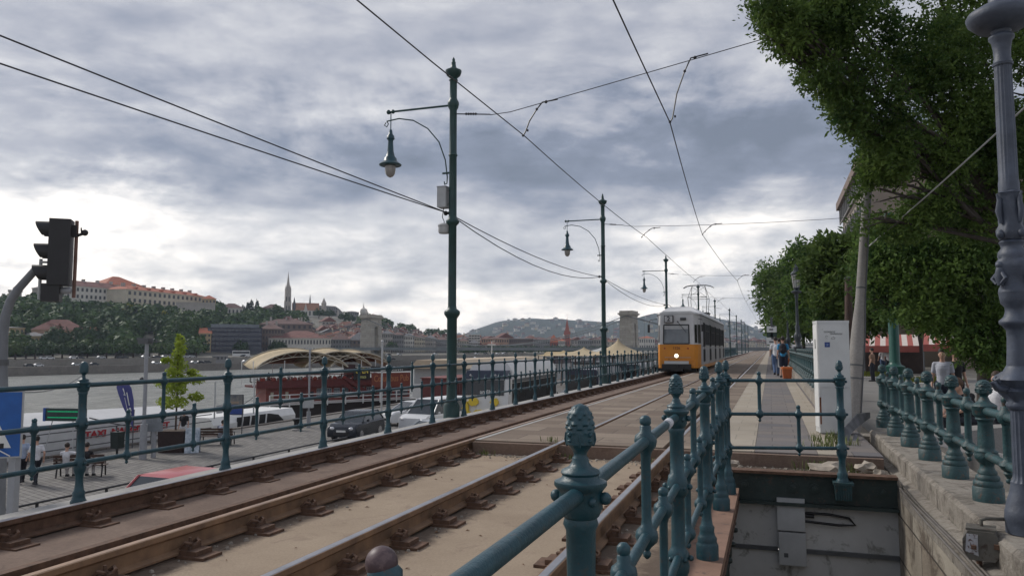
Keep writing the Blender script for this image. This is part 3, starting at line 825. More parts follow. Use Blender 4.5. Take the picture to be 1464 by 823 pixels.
for y in py_:
    q = ob('post', sp_me, teal_old, rf, None, (0, y, 0)); ob('finial', sf_me, teal_old, q, None, (0, 0, .835), .3 + random.uniform(-.3, .3))
yy = [2.4, 3.62, 4.84, 6.05, 7.25, 8.43, 9.67, 10.9, 12.1, 13.3]
for a, b in zip(yy[:-1], yy[1:]): ob('small_upright', su_me, teal_old, rf, None, (0, (a + b) / 2, 0))
for z_ in (.37, .73):
    g = MB(); g.tube([(0, 2.0, z_), (0, 5.93, z_)], .034, 14); g.tube([(0, 6.17, z_), (0, 13.4, z_)], .034, 14); ob('rail', g, teal_old, rf, 60)
# low stone wall and railing going on along the platform
lw = T('platform_wall', 'low pale stone wall with a teal railing along the right side of the platform', 'wall', (1.1, 15.9, 0))
g = MB(); g.bx(-.19, .25, 0, 120, -.4, .26); ob('stone_base', g, limestone, lw)
for z_ in (.37 + .26, .73 + .26):
    g = MB(); g.tube([(0, .1, z_), (0, 120, z_)], .03, 8); ob('rail', g, teal_old, lw, 60)
for k in range(60):
    q = ob('post', sp_me, teal_old, lw, None, (0, .5 + 1.21 * k, .26))
    if k < 40: ob('finial', sf_me, teal_old, q, None, (0, 0, .835))
for k in range(40): ob('small_upright', su_me, teal_old, lw, None, (0, 1.1 + 1.21 * k, .26))
# ------------------------------------------------------------------ catenary and lamp poles
def cat_pole():
    r = T('catenary_lamp_pole', '', 'lamp pole', (0, 0, 0), 0, 'green tram line poles with hanging lamps')
    g = MB()
    g.lathe([(.17, -.35), (.17, .3), (.14, .36), (.12, .42), (.105, .5), (.105, 2.0), (.12, 2.03), (.165, 2.09), (.17, 2.14), (.15, 2.17), (.10, 2.2), (.088, 2.26), (.085, 3.85),
             (.10, 3.87), (.14, 3.91), (.145, 3.95), (.10, 4.0), (.085, 4.05), (.08, 5.25), (.10, 5.28), (.08, 5.32), (.078, 6.2), (.11, 6.26), (.125, 6.32), (.12, 6.37), (.09, 6.42), (.078, 6.46),
             (.078, 6.80), (.10, 6.82), (.08, 6.85), (.09, 6.87), (.15, 6.92), (.175, 6.99), (.175, 7.02), (.10, 7.05), (.06, 7.09), (.045, 7.17), (.05, 7.19), (.028, 7.22), (.036, 7.24), (.008, 7.30)], 20)
    ob('shaft', g, teal_dark, r, 50)
    g = MB(); g.tube([(-.10, 0, 6.31), (-1.5, 0, 6.31)], .022, 8); g.ball((-1.56, 0, 6.31), .05, 8, 6); g.ball((-1.45, 0, 6.31), .045, 8, 6); ob('arm', g, teal_dark, r, 60)
    g = MB()
    pts = [(-1.62, 0, 6.10), (-1.66, 0, 6.04), (-1.60, 0, 6.0), (-1.56, 0, 6.06), (-1.60, 0, 6.12)]
    g.tube(pts, .012, 6)
    cpts = [(-1.60, 0, 6.12), (-1.3, 0, 6.15), (-.95, 0, 6.08), (-.6, 0, 5.88), (-.33, 0, 5.58), (-.18, 0, 5.2), (-.13, 0, 4.85), (-.14, 0, 4.72), (-.19, 0, 4.70), (-.20, 0, 4.76)]
    g.tube(cpts, .014, 6); g.tube([(-.24, 0, 4.93), (.02, 0, 4.93)], .022, 6); ob('scroll_bracket', g, teal_dark, r, 60)
    g = MB(); g.lathe([(.012, 6.3), (.012, 5.92)][::-1] , 8, (-1.5, 0, 0))
    g.lathe([(.24, 5.18), (.25, 5.20), (.20, 5.24), (.15, 5.27), (.14, 5.33), (.10, 5.37), (.07, 5.48), (.055, 5.68), (.06, 5.71), (.09, 5.74), (.08, 5.80), (.045, 5.84), (.03, 5.93)], 18, (-1.5, 0, 0))
    lt = ob('lantern', g, teal, r, 50)
    g = MB(); g.lathe([(.01, 4.93), (.06, 4.95), (.10, 5.0), (.118, 5.08), (.12, 5.17)], 16, (-1.5, 0, 0)); ob('globe', g, glassy('lamp_globe_glass', (.32, .3, .28), .1), lt, 60)
    g = MB(); g.tube([(.08, 0, 6.12), (.85, 0, 6.04)], .012, 6)
    for k in range(5): g.ball((.30 + k * .055, 0, 6.10 - k * .005), .028, 6, 5)
    ob('span_insulator', g, black, r, 60)
    g = MB(); g.tube([(-.16, .02, 4.12), (0, .02, 4.12)], .03, 6); g.ball((-.17, .02, 4.12), .05, 8, 6); ob('cable_clamp', g, black, r, 60)
    return r
cp = cat_pole()
PX = -6.35
poleYs = [14.85, 30.4, 52.4, 77, 101, 126, 152, 178, 204, 232]
plabels = ['tall green pole with a hanging lamp nearest the viewer, carrying two grey boxes',
           'tall green pole with a hanging lamp, second along the river railing',
           'green lamp pole standing just left of the tram roof', 'green lamp pole rising behind the tram pantograph',
           'green pole just right of the tram, the first beyond it', 'thin green pole, second to the right of the tram', 'thin green pole, third to the right of the tram',
           'distant pole, fourth to the right of the tram', 'distant pole, fifth to the right of the tram', 'farthest tiny pole at the end of the line']
cp.scale = (1, 1, 1.07); cp.location = (PX, poleYs[0], -.25); cp['label'] = plabels[0]
for y, l in zip(poleYs[1:], plabels[1:]): dup(cp, (PX - (.25 if y > 50 else 0) + (.6 if y > 120 else 0), y, -.25), None, l)
# boxes on the nearest pole
b1 = T('junction_box', 'light grey metal box strapped to the left of the nearest green pole', 'box', (PX - .21, 14.85, 4.27))
g = MB(); g.bx(-.10, .10, -.13, .13, 0, .44); ob('housing', g, lgrey, b1)
g = MB(); g.bx(-.108, .108, -.138, .138, .435, .455); g.tube([(.1, 0, .08), (.2, 0, .08)], .015); g.tube([(.1, 0, .38), (.2, 0, .38)], .015); ob('lid', g, grey, b1)
g = MB(); g.tube([(0, 0, 0), (-.02, -.02, -.2), (.03, -.03, -.3), (.0, 0, -.42)], .009, 6); ob('cable', g, black, b1)
b2 = T('detector_unit', 'white ribbed round unit under the grey box on the nearest green pole', 'sensor', (PX - .19, 14.85, 3.72))
g = MB(); g.lathe([(.11, 0), (.13, .03), (.13, .14), (.14, .15), (.14, .18), (.10, .21)], 16, mod=lambda a, z, k: 1 - .03 * (int(a * 16 / PI) % 2)); ob('body', g, lgrey, b2, 40)
g = MB(); g.bx(.1, .2, -.03, .03, .04, .10); ob('bracket', g, grey, b2)
# ------------------------------------------------------------------ overhead wires
wirem = M('dark_wire', (.03, .03, .032), .5)
def sagline(a, b, sag, n=14):
    a, b = Vector(a), Vector(b); out = []
    for k in range(n + 1):
        q = k / n; p = a.lerp(b, q); p.z -= sag * 4 * q * (1 - q); out.append(tuple(p))
    return out
def wire(label, pts, r=.011, cat='wire', grp=None):
    g = MB(); g.tube(pts, r, 5); return tag(ob('overhead_wire', g, wirem, None, 60), label, cat, grp)
def spanz(y, x): return 5.82
pys = [-12] + poleYs
c1 = []; c2 = []
w2x = [-1.75, -1.75, -2.4, -1.95, -2.1, -2, -2, -2, -2, -2, -2]
for k0, (a, b) in enumerate(zip(pys[:-1], pys[1:])):
    for k in range(6):
        q = k / 6; y = a + (b - a) * q; c1.append((-4.77 + dx1(max(y, 0)), y, 5.68 - .1 * 4 * q * (1 - q))); c2.append((w2x[k0] + (w2x[k0 + 1] - w2x[k0]) * q, y, 5.68 - .1 * 4 * q * (1 - q)))
wire('contact wire over the tram track, running from the top centre down to the tram', c1, .011)
wire('contact wire over the nearer track, the steepest wire at the top right of centre', c2, .011)
q0 = W(0, 47, d=9.0); q1 = W(0, 87, d=9.2)
pa = Vector((PX - .1, 14.85, 4.17)); 
def feeder(label, q, sags):
    pts = []
    q = Vector(q); pr = q + (q - pa) * .6
    nodes = [pr] + [Vector((PX - .1, y, 4.15)) for y in poleYs[:8]]
    for k, (a, b) in enumerate(zip(nodes[:-1], nodes[1:])): pts += sagline(a, b, sags if k else .03, 10)[:-1]
    wire(label, pts, .012)
feeder('upper of two feeder cables rising to the left edge from the nearest green pole', q0, .22)
feeder('lower of two feeder cables rising to the left edge from the nearest green pole', q1, .50)
def span(k, label, xr, zr):
    y = poleYs[k]; a = (PX + .85, y, 6.20); z0_ = 6.22 if k == 0 else 6.14
    wire(label, [a] + sagline((PX + 1.3, y, z0_), (xr, y, zr), .05 if k == 0 else .2, 8), .009)
    for x in (-4.77, w2x[k + 1]):
        h = T('wire_hanger', ('clamp and curved arm holding the %s contact wire at the %s pole' % ('river side' if x < -3 else 'platform side', ('nearest', 'second', 'third', 'fourth')[k])), 'wire clamp', (x, y, 5.68), 0, 'contact wire hangers')
        zs = z0_ + (zr - z0_) * (x + .55 - PX - 1.3) / (xr - PX - 1.3) - 5.68 - (.02 if k == 0 else .12)
        g = MB(); g.tube([(0, 0, 0), (.05, 0, .08), (.14, 0, zs * .45), (.30, 0, zs * .8), (.42, 0, zs), (.75, 0, zs * 1.04)], .014, 6)
        g.ball((.3, 0, zs * .8), .03, 6, 5); g.ball((.5, 0, zs), .035, 6, 5); g.ball((0, 0, .01), .028, 6, 5); ob('arm', g, black, h, 60)
        g = MB(); g.tube([(.1, 0, .09), (.10, 0, .13)], .02, 6); ob('clamp', g, black, h, 60)
span(0, 'span wire from the nearest green pole to the upper right tree', 9, 8.85)
span(1, 'span wire across both tracks from the second green pole', 9, 6.35)
span(2, 'span wire across both tracks from the third green pole', 8, 6.2)
span(3, 'span wire across both tracks behind the pantograph', 8, 6.1)
p = W(1242, 352, d=15.0); q = W(1480, 140, d=9)
g = MB(); g.tube(sagline(p, q, .02), .012, 6); tag(ob('stay_cable', g, lgrey, None, 60), 'pale stay cable running up right from the leaning concrete pole', 'cable')
# ------------------------------------------------------------------ leaning concrete pole
b_ = W(1218, 592, d=14.6); t_ = W(1243.5, 192, d=14.9); b_.z = -.3
lp = T('leaning_concrete_pole', 'grey concrete pole with a thick foot leaning right behind the white cabinet', 'pole', tuple(b_))
ax = (t_ - b_); L = ax.length; e = ax.normalized()
concm = groundmat('pole_concrete', (.27, .255, .24), (.36, .345, .325), 1.5, 30, bmp=.3, stain=(.2, .18, .16), stamt=.64)
g = MB(); g.tube([e * 0, e * 1.2, e * 1.75, e * 1.9, e * 2.15, e * 2.4, e * 2.6, e * (L * .75), e * L], [.140, .138, .132, .126, .112, .094, .088, .072, .055], 24); ob('shaft', g, concm, lp, 60)
g = MB(); g.tube([e * (L - .03), e * (L + .1)], [.078, .06], 12); g.ball(e * (L + .12) + Vector((.06, 0, 0)), .07, 8, 6); ob('cap', g, black, lp, 60)
for s_, rr in ((1.0, .144), (1.25, .143), (2.75, .092), (3.9, .082), (4.9, .072)):
    g = MB(); g.tube([e * s_, e * (s_ + .03)], rr, 20); ob('band', g, dgrey, lp, 60)
g = MB(); g.tube([e * .3 + Vector((.12, -.10, 0)), e * 1.8 + Vector((.12, -.08, 0)), e * 2.6 + Vector((.085, -.05, 0)), e * 5 + Vector((.08, -.04, 0))], .012, 6); ob('cable', g, dgrey, lp, 60)
# cables looped at its foot
g = MB()
for k in range(7):
    o_ = k * .028
    g.tube([W(1196 + k * 2.2, 652 - k, d=10.6), W(1207 + k * 1.5, 612 + k, d=10.9), W(1226 + k, 592 + k * 2, d=11.6), W(1243, 590 + k, d=12.2)], .014, 6)
    if k < 4: g.tube([W(1196 + k * 3, 652, d=10.6), W(1200 + k * 4, 668, d=10.3), W(1212 + k * 2, 655, d=10.4), W(1222 + k, 622, d=10.9)], .014, 6)
tag(ob('cable_bundle', g, M('cable_sheath', (.06, .06, .065), .5, .5, 3, col2=(.2, .2, .21)), None, 60), 'bundle of black and grey cables looped at the corner between cabinet and parapet', 'cables')
# conduits along the ledge
for k, (x, z, r_) in enumerate(((1.262, -.175, .012), (1.29, -.168, .010), (1.245, -.20, .011))):
    g = MB(); g.tube([(x + .01 * math.sin(y * 1.3 + k), y, z + .004 * math.sin(y * 2.1)) for y in [i * .5 for i in range(-4, 25)]], r_, 6)
    tag(ob('wall_conduit', g, M('conduit_grey', (.13, .115, .10), .6, .3, 4), None, 60), ('upper conduit against the parapet stone', 'middle conduit on the limestone ledge', 'lowest conduit hanging at the edge of the limestone ledge')[k], 'conduit', 'conduits along the parapet ledge')
# ------------------------------------------------------------------ ornate lamp post on the parapet
ol = T('ornate_lamp_post', 'ornate blue grey cast iron lamp post on the parapet at the right edge', 'lamp post', (1.605, 6.08, .05))
ol.scale = (1, 1, .935)
def sect(name, prof, n=32, mod=None):
    g = MB(); g.lathe(prof, n, mod=mod); return ob(name, g, lampgrey, ol, 50)
sect('plinth', [(.120, 0), (.120, .08), (.124, .09), (.120, .16), (.115, .17), (.108, .22), (.092, .27), (.08, .33), (.078, .36)], 32)
fl8 = lambda a, z, k: 1 - .08 * abs(math.sin(8 * a))
sect('lower_column', [(.078, .361), (.066, .38), (.062, .42), (.060, .86), (.062, .88)], 48, fl8)
sect('leaf_collar', [(.065, .881), (.08, .90), (.084, .92), (.075, .94), (.09, .97), (.115, 1.0), (.125, 1.02), (.10, 1.04), (.13, 1.08), (.15, 1.10), (.13, 1.13), (.09, 1.16), (.07, 1.20)], 48, lambda a, z, k: 1 + (.09 * math.cos(6 * a) if .96 < z < 1.15 else 0))
sect('vase', [(.068, 1.201), (.062, 1.30), (.058, 1.40), (.06, 1.46), (.08, 1.49), (.10, 1.51), (.10, 1.53), (.07, 1.56), (.06, 1.60), (.062, 1.63), (.085, 1.66), (.09, 1.70), (.095, 1.74)], 32)
sect('figure_band', [(.095, 1.741), (.09, 1.77), (.08, 1.80), (.085, 1.86), (.10, 1.92), (.102, 1.96), (.085, 1.99), (.09, 2.01), (.085, 2.04), (.065, 2.07), (.07, 2.09), (.08, 2.11), (.062, 2.13)], 48, lambda a, z, k: 1 + (.10 * math.cos(4 * a + z * 9) if 1.78 < z < 1.97 else 0))
sect('leaf_sleeve', [(.07, 2.131), (.085, 2.16), (.088, 2.20), (.07, 2.24), (.072, 2.27), (.069, 2.40), (.07, 2.47), (.078, 2.48), (.066, 2.49)], 48, lambda a, z, k: 1 + .07 * math.cos(6 * a + (PI if z > 2.3 else 0)))
sect('fluted_shaft', [(.064, 2.491), (.064, 2.56), (.062, 2.58), (.060, 3.0), (.056, 3.43), (.058, 3.45)], 64, lambda a, z, k: 1 - (.07 * abs(math.sin(9 * a)) if z > 2.57 else 0))
sect('capital', [(.062, 3.451), (.066, 3.47), (.056, 3.48), (.056, 3.50), (.052, 3.51), (.055, 3.58), (.064, 3.64), (.08, 3.66), (.08, 3.68), (.058, 3.70), (.065, 3.72), (.15, 3.74), (.205, 3.80), (.215, 3.84), (.20, 3.87), (.12, 3.92), (.09, 3.9), (.07, 3.95), (.06, 4.5), (.05, 5.0), (.02, 5.1)], 40)
def deco():
    for k in range(4):
        a = k * PI / 2 + .5
        c, s = math.cos(a), math.sin(a)
        g = MB(); g.tube([(c * .10, s * .10, 1.03), (c * .17, s * .17, 1.04), (c * .20, s * .20, 1.08), (c * .17, s * .17, 1.11), (c * .15, s * .15, 1.08)], [.03, .026, .022, .018, .014], 8); ob('scroll', g, lampgrey, ol, 60)
        g = MB(); g.ball((c * .085, s * .085, 2.17), .028, 8, 6, (1, 1, 1.2)); g.tube([(c * .075, s * .075, 2.25), (c * .095, s * .095, 2.34), (c * .082, s * .082, 2.42), (c * .10, s * .10, 2.47)], [.012, .02, .016, .006], 8); ob('acanthus_leaf', g, lampgrey, ol, 60)
    for k in range(3):
        a = k * 2 * PI / 3 + 3.6; c, s = math.cos(a), math.sin(a)
        g = MB(); g.ball((c * .10, s * .10, 1.94), .028, 10, 8); g.tube([(c * .10, s * .10, 1.92), (c * .105, s * .105, 1.85), (c * .10, s * .10, 1.79)], [.024, .034, .02], 8)
        g.tube([(c * .10 - s * .01, s * .10 + c * .01, 1.89), (c * .11 - s * .06, s * .11 + c * .06, 1.84), (c * .115 - s * .02, s * .115 + c * .02, 1.80)], [.016, .015, .010], 8)
        g.tube([(c * .10 + s * .01, s * .10 - c * .01, 1.89), (c * .11 + s * .06, s * .11 - c * .06, 1.84), (c * .115 + s * .02, s * .115 - c * .02, 1.80)], [.016, .015, .010], 8)
        ob('cherub', g, lampgrey, ol, 60)
deco()
# electric box hanging by the lamp
p = W(1404, 776, d=5.28)
eb = T('electric_box', 'grimy hexagonal electric box fixed to the parapet beside the ornate lamp foot', 'electric box', (p.x, p.y, p.z - .095), R(-14))
ebm = M('grimy_grey_box_paint', (.12, .112, .095), .6, .3, 6, wear=(.06, .04, .03), wearamt=.57, bmp=.3)
g = MB(); g.prism([(-.075, .0), (.075, .0), (.11, .06), (.11, .13), (.075, .19), (-.075, .19), (-.11, .13), (-.11, .06)], -.10, .10, 'y')
g.xf = None; ob('housing', g, ebm, eb)
g = MB(); g.bx(-.09, .085, -.085, .085, .191, .205); g.tube([(.0, .02, .205), (.0, .02, .245), (.03, .04, .255), (.14, .12, .25), (.24, .3, .25)], .012, 8); ob('lid', g, ebm, eb)
g = MB(); g.prism([(-.095, .055), (-.02, .03), (-.02, .17), (-.085, .17)], -.105, -.101, 'y'); ob('label_plate', g, M('torn_white_label', (.42, .42, .44), .6, .2, 20, wear=(.09, .04, .03), wearamt=.55), eb)
g = MB(); g.bx(.07, .10, -.125, -.10, .09, .12); g.bx(-.06, -.03, -.125, -.10, .075, .10); g.tube([(-.02, 0, 0), (-.02, 0, -.25)], .018, 8); ob('latch', g, rust, eb)
# ------------------------------------------------------------------ white cabinet
cb_ = T('white_cabinet', 'tall white street cabinet with a blue sticker and marker scribble at the platform end', 'cabinet', (.885, 12.62, 0), R(8))
g = MB(); g.bx(-.225, .225, -.15, .17, .02, 1.66); g.bx(-.23, .23, -.156, .176, 1.66, 1.70); ob('housing', g, offwhite, cb_)
g = MB(); g.bx(-.215, .215, -.163, -.152, .70, 1.645); ob('door', g, offwhite, cb_)
g = MB(); g.bx(-.20, .21, -.158, -.152, .03, .69); ob('lower_panel', g, offwhite, cb_)
g = MB(); g.bx(-.232, -.226, -.13, .16, .1, 1.64); ob('side_panel', g, white, cb_)
g = MB(); g.bx(-.238, -.233, -.02, .01, 1.28, 1.42); ob('handle', g, dgrey, cb_)
g = MB(); g.bx(-.20, .20, -.11, .13, -.2, .018); ob('plinth', g, grey, cb_)
g = MB(); g.bx(-.13, -.055, -.166, -.1635, 1.30, 1.375); st_ = ob('sticker', g, M('blue_sticker', (.02, .05, .20), .4), cb_)
g = MB()
for k in range(12):
    a = k * PI / 6; g.box(-.0925 + .02 * math.cos(a), -.1668, 1.3375 + .02 * math.sin(a), .004, .001, .004)
g.box(-.0925, -.1668, 1.3375, .018, .001, .012); ob('sticker_mark', g, M('pale_blue_print', (.3, .4, .6), .5), st_)
scrm = M('marker_ink', (.06, .065, .07), .7)
g = MB(); x = -.14; pts = []
for k in range(60):
    pts.append((x + k * .0028 + .006 * math.sin(k * 1.7), -.165, 1.53 + .012 * math.sin(k * 1.1) + .008 * math.sin(k * 2.7)))
g.tube(pts, .0016, 4); pts = []
for k in range(60): pts.append((-.05 + k * .003 + .006 * math.sin(k * 1.9), -.165, 1.50 + .010 * math.sin(k * 1.3) + .007 * math.sin(k * 3.1)))
g.tube(pts, .0016, 4)
g.tube([(-.10 + .014 * math.cos(a / 3), -.165, 1.455 + .017 * math.sin(a / 3)) for a in range(15)] + [(-.093, -.165, 1.425)], .0015, 4)
g.tube([(-.03, -.165, 1.44), (.0, -.165, 1.455), (.02, -.165, 1.44), (.015, -.165, 1.42), (-.025, -.165, 1.42), (-.03, -.165, 1.44)], .002, 4)
ob('scribble', g, scrm, cb_)
g = MB(); g.bx(-.225, -.20, -.157, -.1525, .15, .55); ob('rust_streak', g, M('rust_stain', (.16, .06, .03), .8, .4, 9), cb_)
# junction boxes on the end wall of the stairwell
jb = T('wall_junction_box', 'upper pale junction box on the grey end wall of the stairwell, with black cables', 'junction box', (.16, 9.16, -.56))
g = MB(); g.bx(-.135, .155, -.08, 0, -.15, .20); ob('housing', g, lgrey, jb)
g = MB(); g.bx(-.13, .15, -.087, -.081, -.145, .195); ob('lid', g, lgrey, jb)
g = MB(); g.tube([(.155, -.05, .05), (.4, -.05, .05), (.6, -.04, .02), (.66, -.03, -.05), (.5, -.04, -.06), (.155, -.05, -.04)], .014, 8); g.tube([(.155, -.04, .02), (.25, -.04, .015)], .02, 8); ob('cable', g, black, jb, 60)
jb2 = T('wall_junction_box', 'lower pale junction box with a dark sticker on the grey end wall of the stairwell', 'junction box', (.17, 9.155, -.91))
g = MB(); g.bx(-.135, .15, -.08, 0, -.17, .185); ob('housing', g, lgrey, jb2)
g = MB(); g.bx(-.13, .145, -.087, -.081, -.165, .18); ob('lid', g, lgrey, jb2)
g = MB(); g.box(-.06, -.088, -.06, .045, .002, .045); g.xf = None; ob('sticker', g, dgrey, jb2)
g = MB(); g.bx(.152, 1.075, -.03, .03, -.03, .012); g.bx(-.665, -.14, -.02, .03, -.03, .012); tag(ob('wall_seam_strip', g, dgrey, None, None, (.17, 9.158, -.92)), 'dark seam strip across the grey end wall between its steel sheets', 'strip')
# ------------------------------------------------------------------ traffic light
d0 = 9.7
base = W(5, 800, d=d0); top = W(5, 470, d=d0)
tl = T('traffic_light_pole', 'grey pole bending right to carry the black traffic light at the left edge', 'pole', (base.x, base.y, -3.7))
o_ = Vector((base.x, base.y, -3.7))
g = MB(); g.tube([Vector((0, 0, 0)), W(3, 560, d=d0) - o_, W(3, 520, d=d0) - o_, W(4.5, 475, d=d0) - o_, W(8, 450, d=d0) - o_, W(15, 430, d=d0) - o_, W(26, 413, d=d0) - o_, W(52, 384, d=d0) - o_], [.07, .068, .062, .06, .056, .054, .052, .048], 14)
ob('curved_arm', g, M('pole_grey_paint', (.16, .17, .185), .5, .2, 4), tl, 60)
g = MB(); g.tube([W(3, 522, d=d0) - o_, W(3.2, 514, d=d0) - o_], .075, 14); ob('collar', g, dgrey, tl)
hp = W(82, 430, d=d0)
th = T('traffic_light', 'black three lens traffic light with a small fourth lamp, seen from the side', 'traffic light', tuple(hp), TH + R(20))
# local: x = across picture (right), y = away, lenses face -x
def tb(n, x0, x1, y0, y1, z0, z1, m=blackplas, p=th):
    g = MB(); g.bx(x0, x1, y0, y1, z0, z1); return ob(n, g, m, p)
S_ = d0 / F
def X_px(px): return (px - 82) * S_
def Z_px(py): return (430 - py) * S_
tb('housing', X_px(70), X_px(97), -.13, .13, Z_px(408), Z_px(313))
tb('lower_housing', X_px(63), X_px(86), -.11, .11, Z_px(431), Z_px(406))
for (yc, xf) in ((328, 51), (360, 50), (391, 49)):
    g = MB(); z = Z_px(yc); x1 = X_px(75); x0 = X_px(xf); rr = .108
    n = 16; vs = []; fs = []
    for k in range(n + 1):
        a = -PI * .28 + (PI * 1.56) * k / n
        yy_, zz_ = rr * math.cos(a), rr * math.sin(a)
        xo = x0 + (1 - (zz_ + rr) / (2 * rr)) ** 1.4 * .10
        vs += [(x1, yy_, z + zz_), (xo, yy_ * .97, z + zz_ * .97), (x1, yy_ * .93, z + zz_ * .93), (xo, yy_ * .90, z + zz_ * .90)]
    for k in range(n):
        a = k * 4; b = a + 4
        fs += [(a, a + 1, b + 1, b), (a + 2, b + 2, b + 3, a + 3), (a + 1, a + 3, b + 3, b + 1)]
    g.add(vs, fs); v_ = ob('visor', g, blackplas, th, 40)
    g = MB(); g.xf = Matrix.Translation((x1 - .005, 0, z)) @ Matrix.Rotation(-PI / 2, 4, 'Y'); g.lathe([(.095, 0), (.08, .03), (.04, .045), (.002, .05)], 20)
    ob('lens', g, M('green_lens', (.01, .09, .075), .25) if yc == 391 else M('dark_lens', (.03, .01, .008), .25), th, 60)
g = MB(); g.xf = Matrix.Translation((X_px(84), 0, Z_px(415))) @ Matrix.Rotation(PI / 2, 4, 'Y'); g.lathe([(.04, 0), (.045, .08), (.036, .13), (.01, .14)], 14); ob('side_lamp', g, grey, th, 50)
g = MB(); g.lathe([(.022, Z_px(425)), (.022, Z_px(313))], 10, (X_px(102), .02, 0)); ob('mount_pipe', g, M('rusty_pipe', (.16, .09, .07), .7, .3, 8), th, 60)
g = MB(); g.lathe([(.02, Z_px(428)), (.02, Z_px(370))], 10, (X_px(58), .05, 0)); g.bx(X_px(57), X_px(70), .03, .06, Z_px(376), Z_px(373)); g.bx(X_px(57), X_px(66), .03, .06, Z_px(419), Z_px(416)); ob('rear_pipe', g, lgrey, th, 60)
g = MB(); g.bx(X_px(96), X_px(103), -.02, .04, Z_px(337), Z_px(320)); g.tube([(X_px(103), 0, Z_px(335)), (X_px(112), 0, Z_px(331))], .02, 8); g.ball((X_px(113), 0, Z_px(330)), .042, 10, 8); g.tube([(X_px(109), 0, Z_px(333)), (X_px(108), 0, Z_px(323))], .01, 6); ob('bracket', g, blackplas, th, 60)
# ------------------------------------------------------------------ blue sign on a grey post
sp_ = W(19, 700, d=7.7)
ps = T('sign_post', 'square grey post with a blue pedestrian sign beside the river railing', 'sign', (sp_.x, sp_.y, -.9))
g = MB(); g.bx(-.045, .045, -.03, .03, -2.8, 1.48); ob('post', g, grey, ps)
g = MB(); g.bx(-.08, .08, -.07, .07, -.15, .35); ob('foot_clamp', g, dgrey, ps)
sg = MB(); sg.bx(-.60, .07, -.055, -.035, .0, .66)
p0 = W(32, 655, d=7.6); zc = p0.z + .9
s1 = ob('sign_plate', sg, lgrey, ps, None, (0, 0, zc), 0)
s1.rotation_euler = (0, 0, TH + R(16))
g = MB(); g.bx(-.585, .055, -.060, -.0565, .015, .645); ob('blue_face', g, M('sign_blue', (.012, .10, .36), .35), s1)
g = MB(); g.prism([(-.50, .10), (-.02, .10), (-.26, .60)], -.0635, -.0615, 'y'); ob('white_triangle', g, white, s1)
g = MB()
g.ball((-.25, -.066, .50), .03, 12, 8, (1, .05, 1))
for a, b in (((-.25, .47), (-.24, .33)), ((-.24, .33), (-.19, .22)), ((-.24, .33), (-.29, .22)), ((-.25, .45), (-.20, .36)), ((-.25, .45), (-.30, .38)), ((-.19, .22), (-.17, .14)), ((-.29, .22), (-.32, .14))):
    g.tube([(a[0], -.0655, a[1]), (b[0], -.0655, b[1])], .014, 6)
for k in range(5): g.box(-.40 + k * .075, -.0655, .12, .035, .003, .05)
ob('walking_figure', g, black, s1)
g = MB(); g.tube([(-.36, -.07, .22), (-.18, -.085, .12), (-.02, -.075, .02)], .006, 6); ob('cable_tie', g, white, s1)
g = MB(); p = W(30, 718, X=-6.9); g.bx(-8.2, -6.6, 4.9, 5.6, -3.7, -1.25); g.bx(-8.25, -6.55, 4.86, 5.64, -1.25, -1.12)
tag(ob('concrete_block', g, coping), 'pale concrete block around the foot of the blue sign post', 'block')
# ------------------------------------------------------------------ tram
tr = T('tram', 'yellow and white number 2 tram with its headlight on, coming down the river side track', 'tram', (-4.50, 39.6, 0), R(0))
orangem = M('tram_yellow', (.62, .235, .018), .35, .08, 2)
silver = M('tram_silver_grey', (.36, .36, .37), .42, .1, 1.5, wear=(.25, .25, .25), wearamt=.66)
tramwhite = M('tram_white', (.55, .55, .54), .42, .08, 1.5)
darkglass = glassy('tram_dark_glass', (.02, .022, .024), .22)
gasket = M('window_gasket', (.02, .02, .02), .7)
LT = 23.0
def plan(inset=0):   # half plan, front tapered
    return [(-.86 + inset, 0 + inset), (.86 - inset, 0 + inset), (1.0 - inset, .35), (1.15 - inset, 1.5), (1.15 - inset, LT - 1.5), (.9, LT), (-.9, LT), (-1.15 + inset, LT - 1.5), (-1.15 + inset, 1.5), (-1.0 + inset, .35)]
def vprism(mb, poly, z0, z1, lean=0):
    n = len(poly)
    vs = [(x, y, z0) for x, y in poly] + [(x * (1 - lean * .3), y + (lean if y < 1 else 0), z1) for x, y in poly]
    fs = [tuple(range(n - 1, -1, -1)), tuple(range(n, 2 * n))] + [(i, (i + 1) % n, n + (i + 1) % n, n + i) for i in range(n)]
    mb.add(vs, fs)
cabp = [(-.86, 0), (.86, 0), (1.0, .35), (1.10, 1.15), (-1.10, 1.15), (-1.0, .35)]
g = MB(); vprism(g, cabp, .38, 1.44); ob('front_panel', g, orangem, tr)
g = MB(); vprism(g, cabp, 1.442, 2.98, .12); ob('cab', g, tramwhite, tr)
body2 = [(-1.102, 1.152), (1.102, 1.152), (1.15, 1.6), (1.15, LT - 1.5), (.9, LT), (-.9, LT), (-1.15, LT - 1.5), (-1.15, 1.6)]
g = MB(); vprism(g, body2, .38, 2.98); ob('body', g, silver, tr)
g = MB(); vprism(g, body2, .20, .378); ob('skirt', g, orangem, tr); g = MB(); vprism(g, [(x * .985, y + .02) for x, y in cabp], .25, .378); ob('skirt', g, orangem, tr)
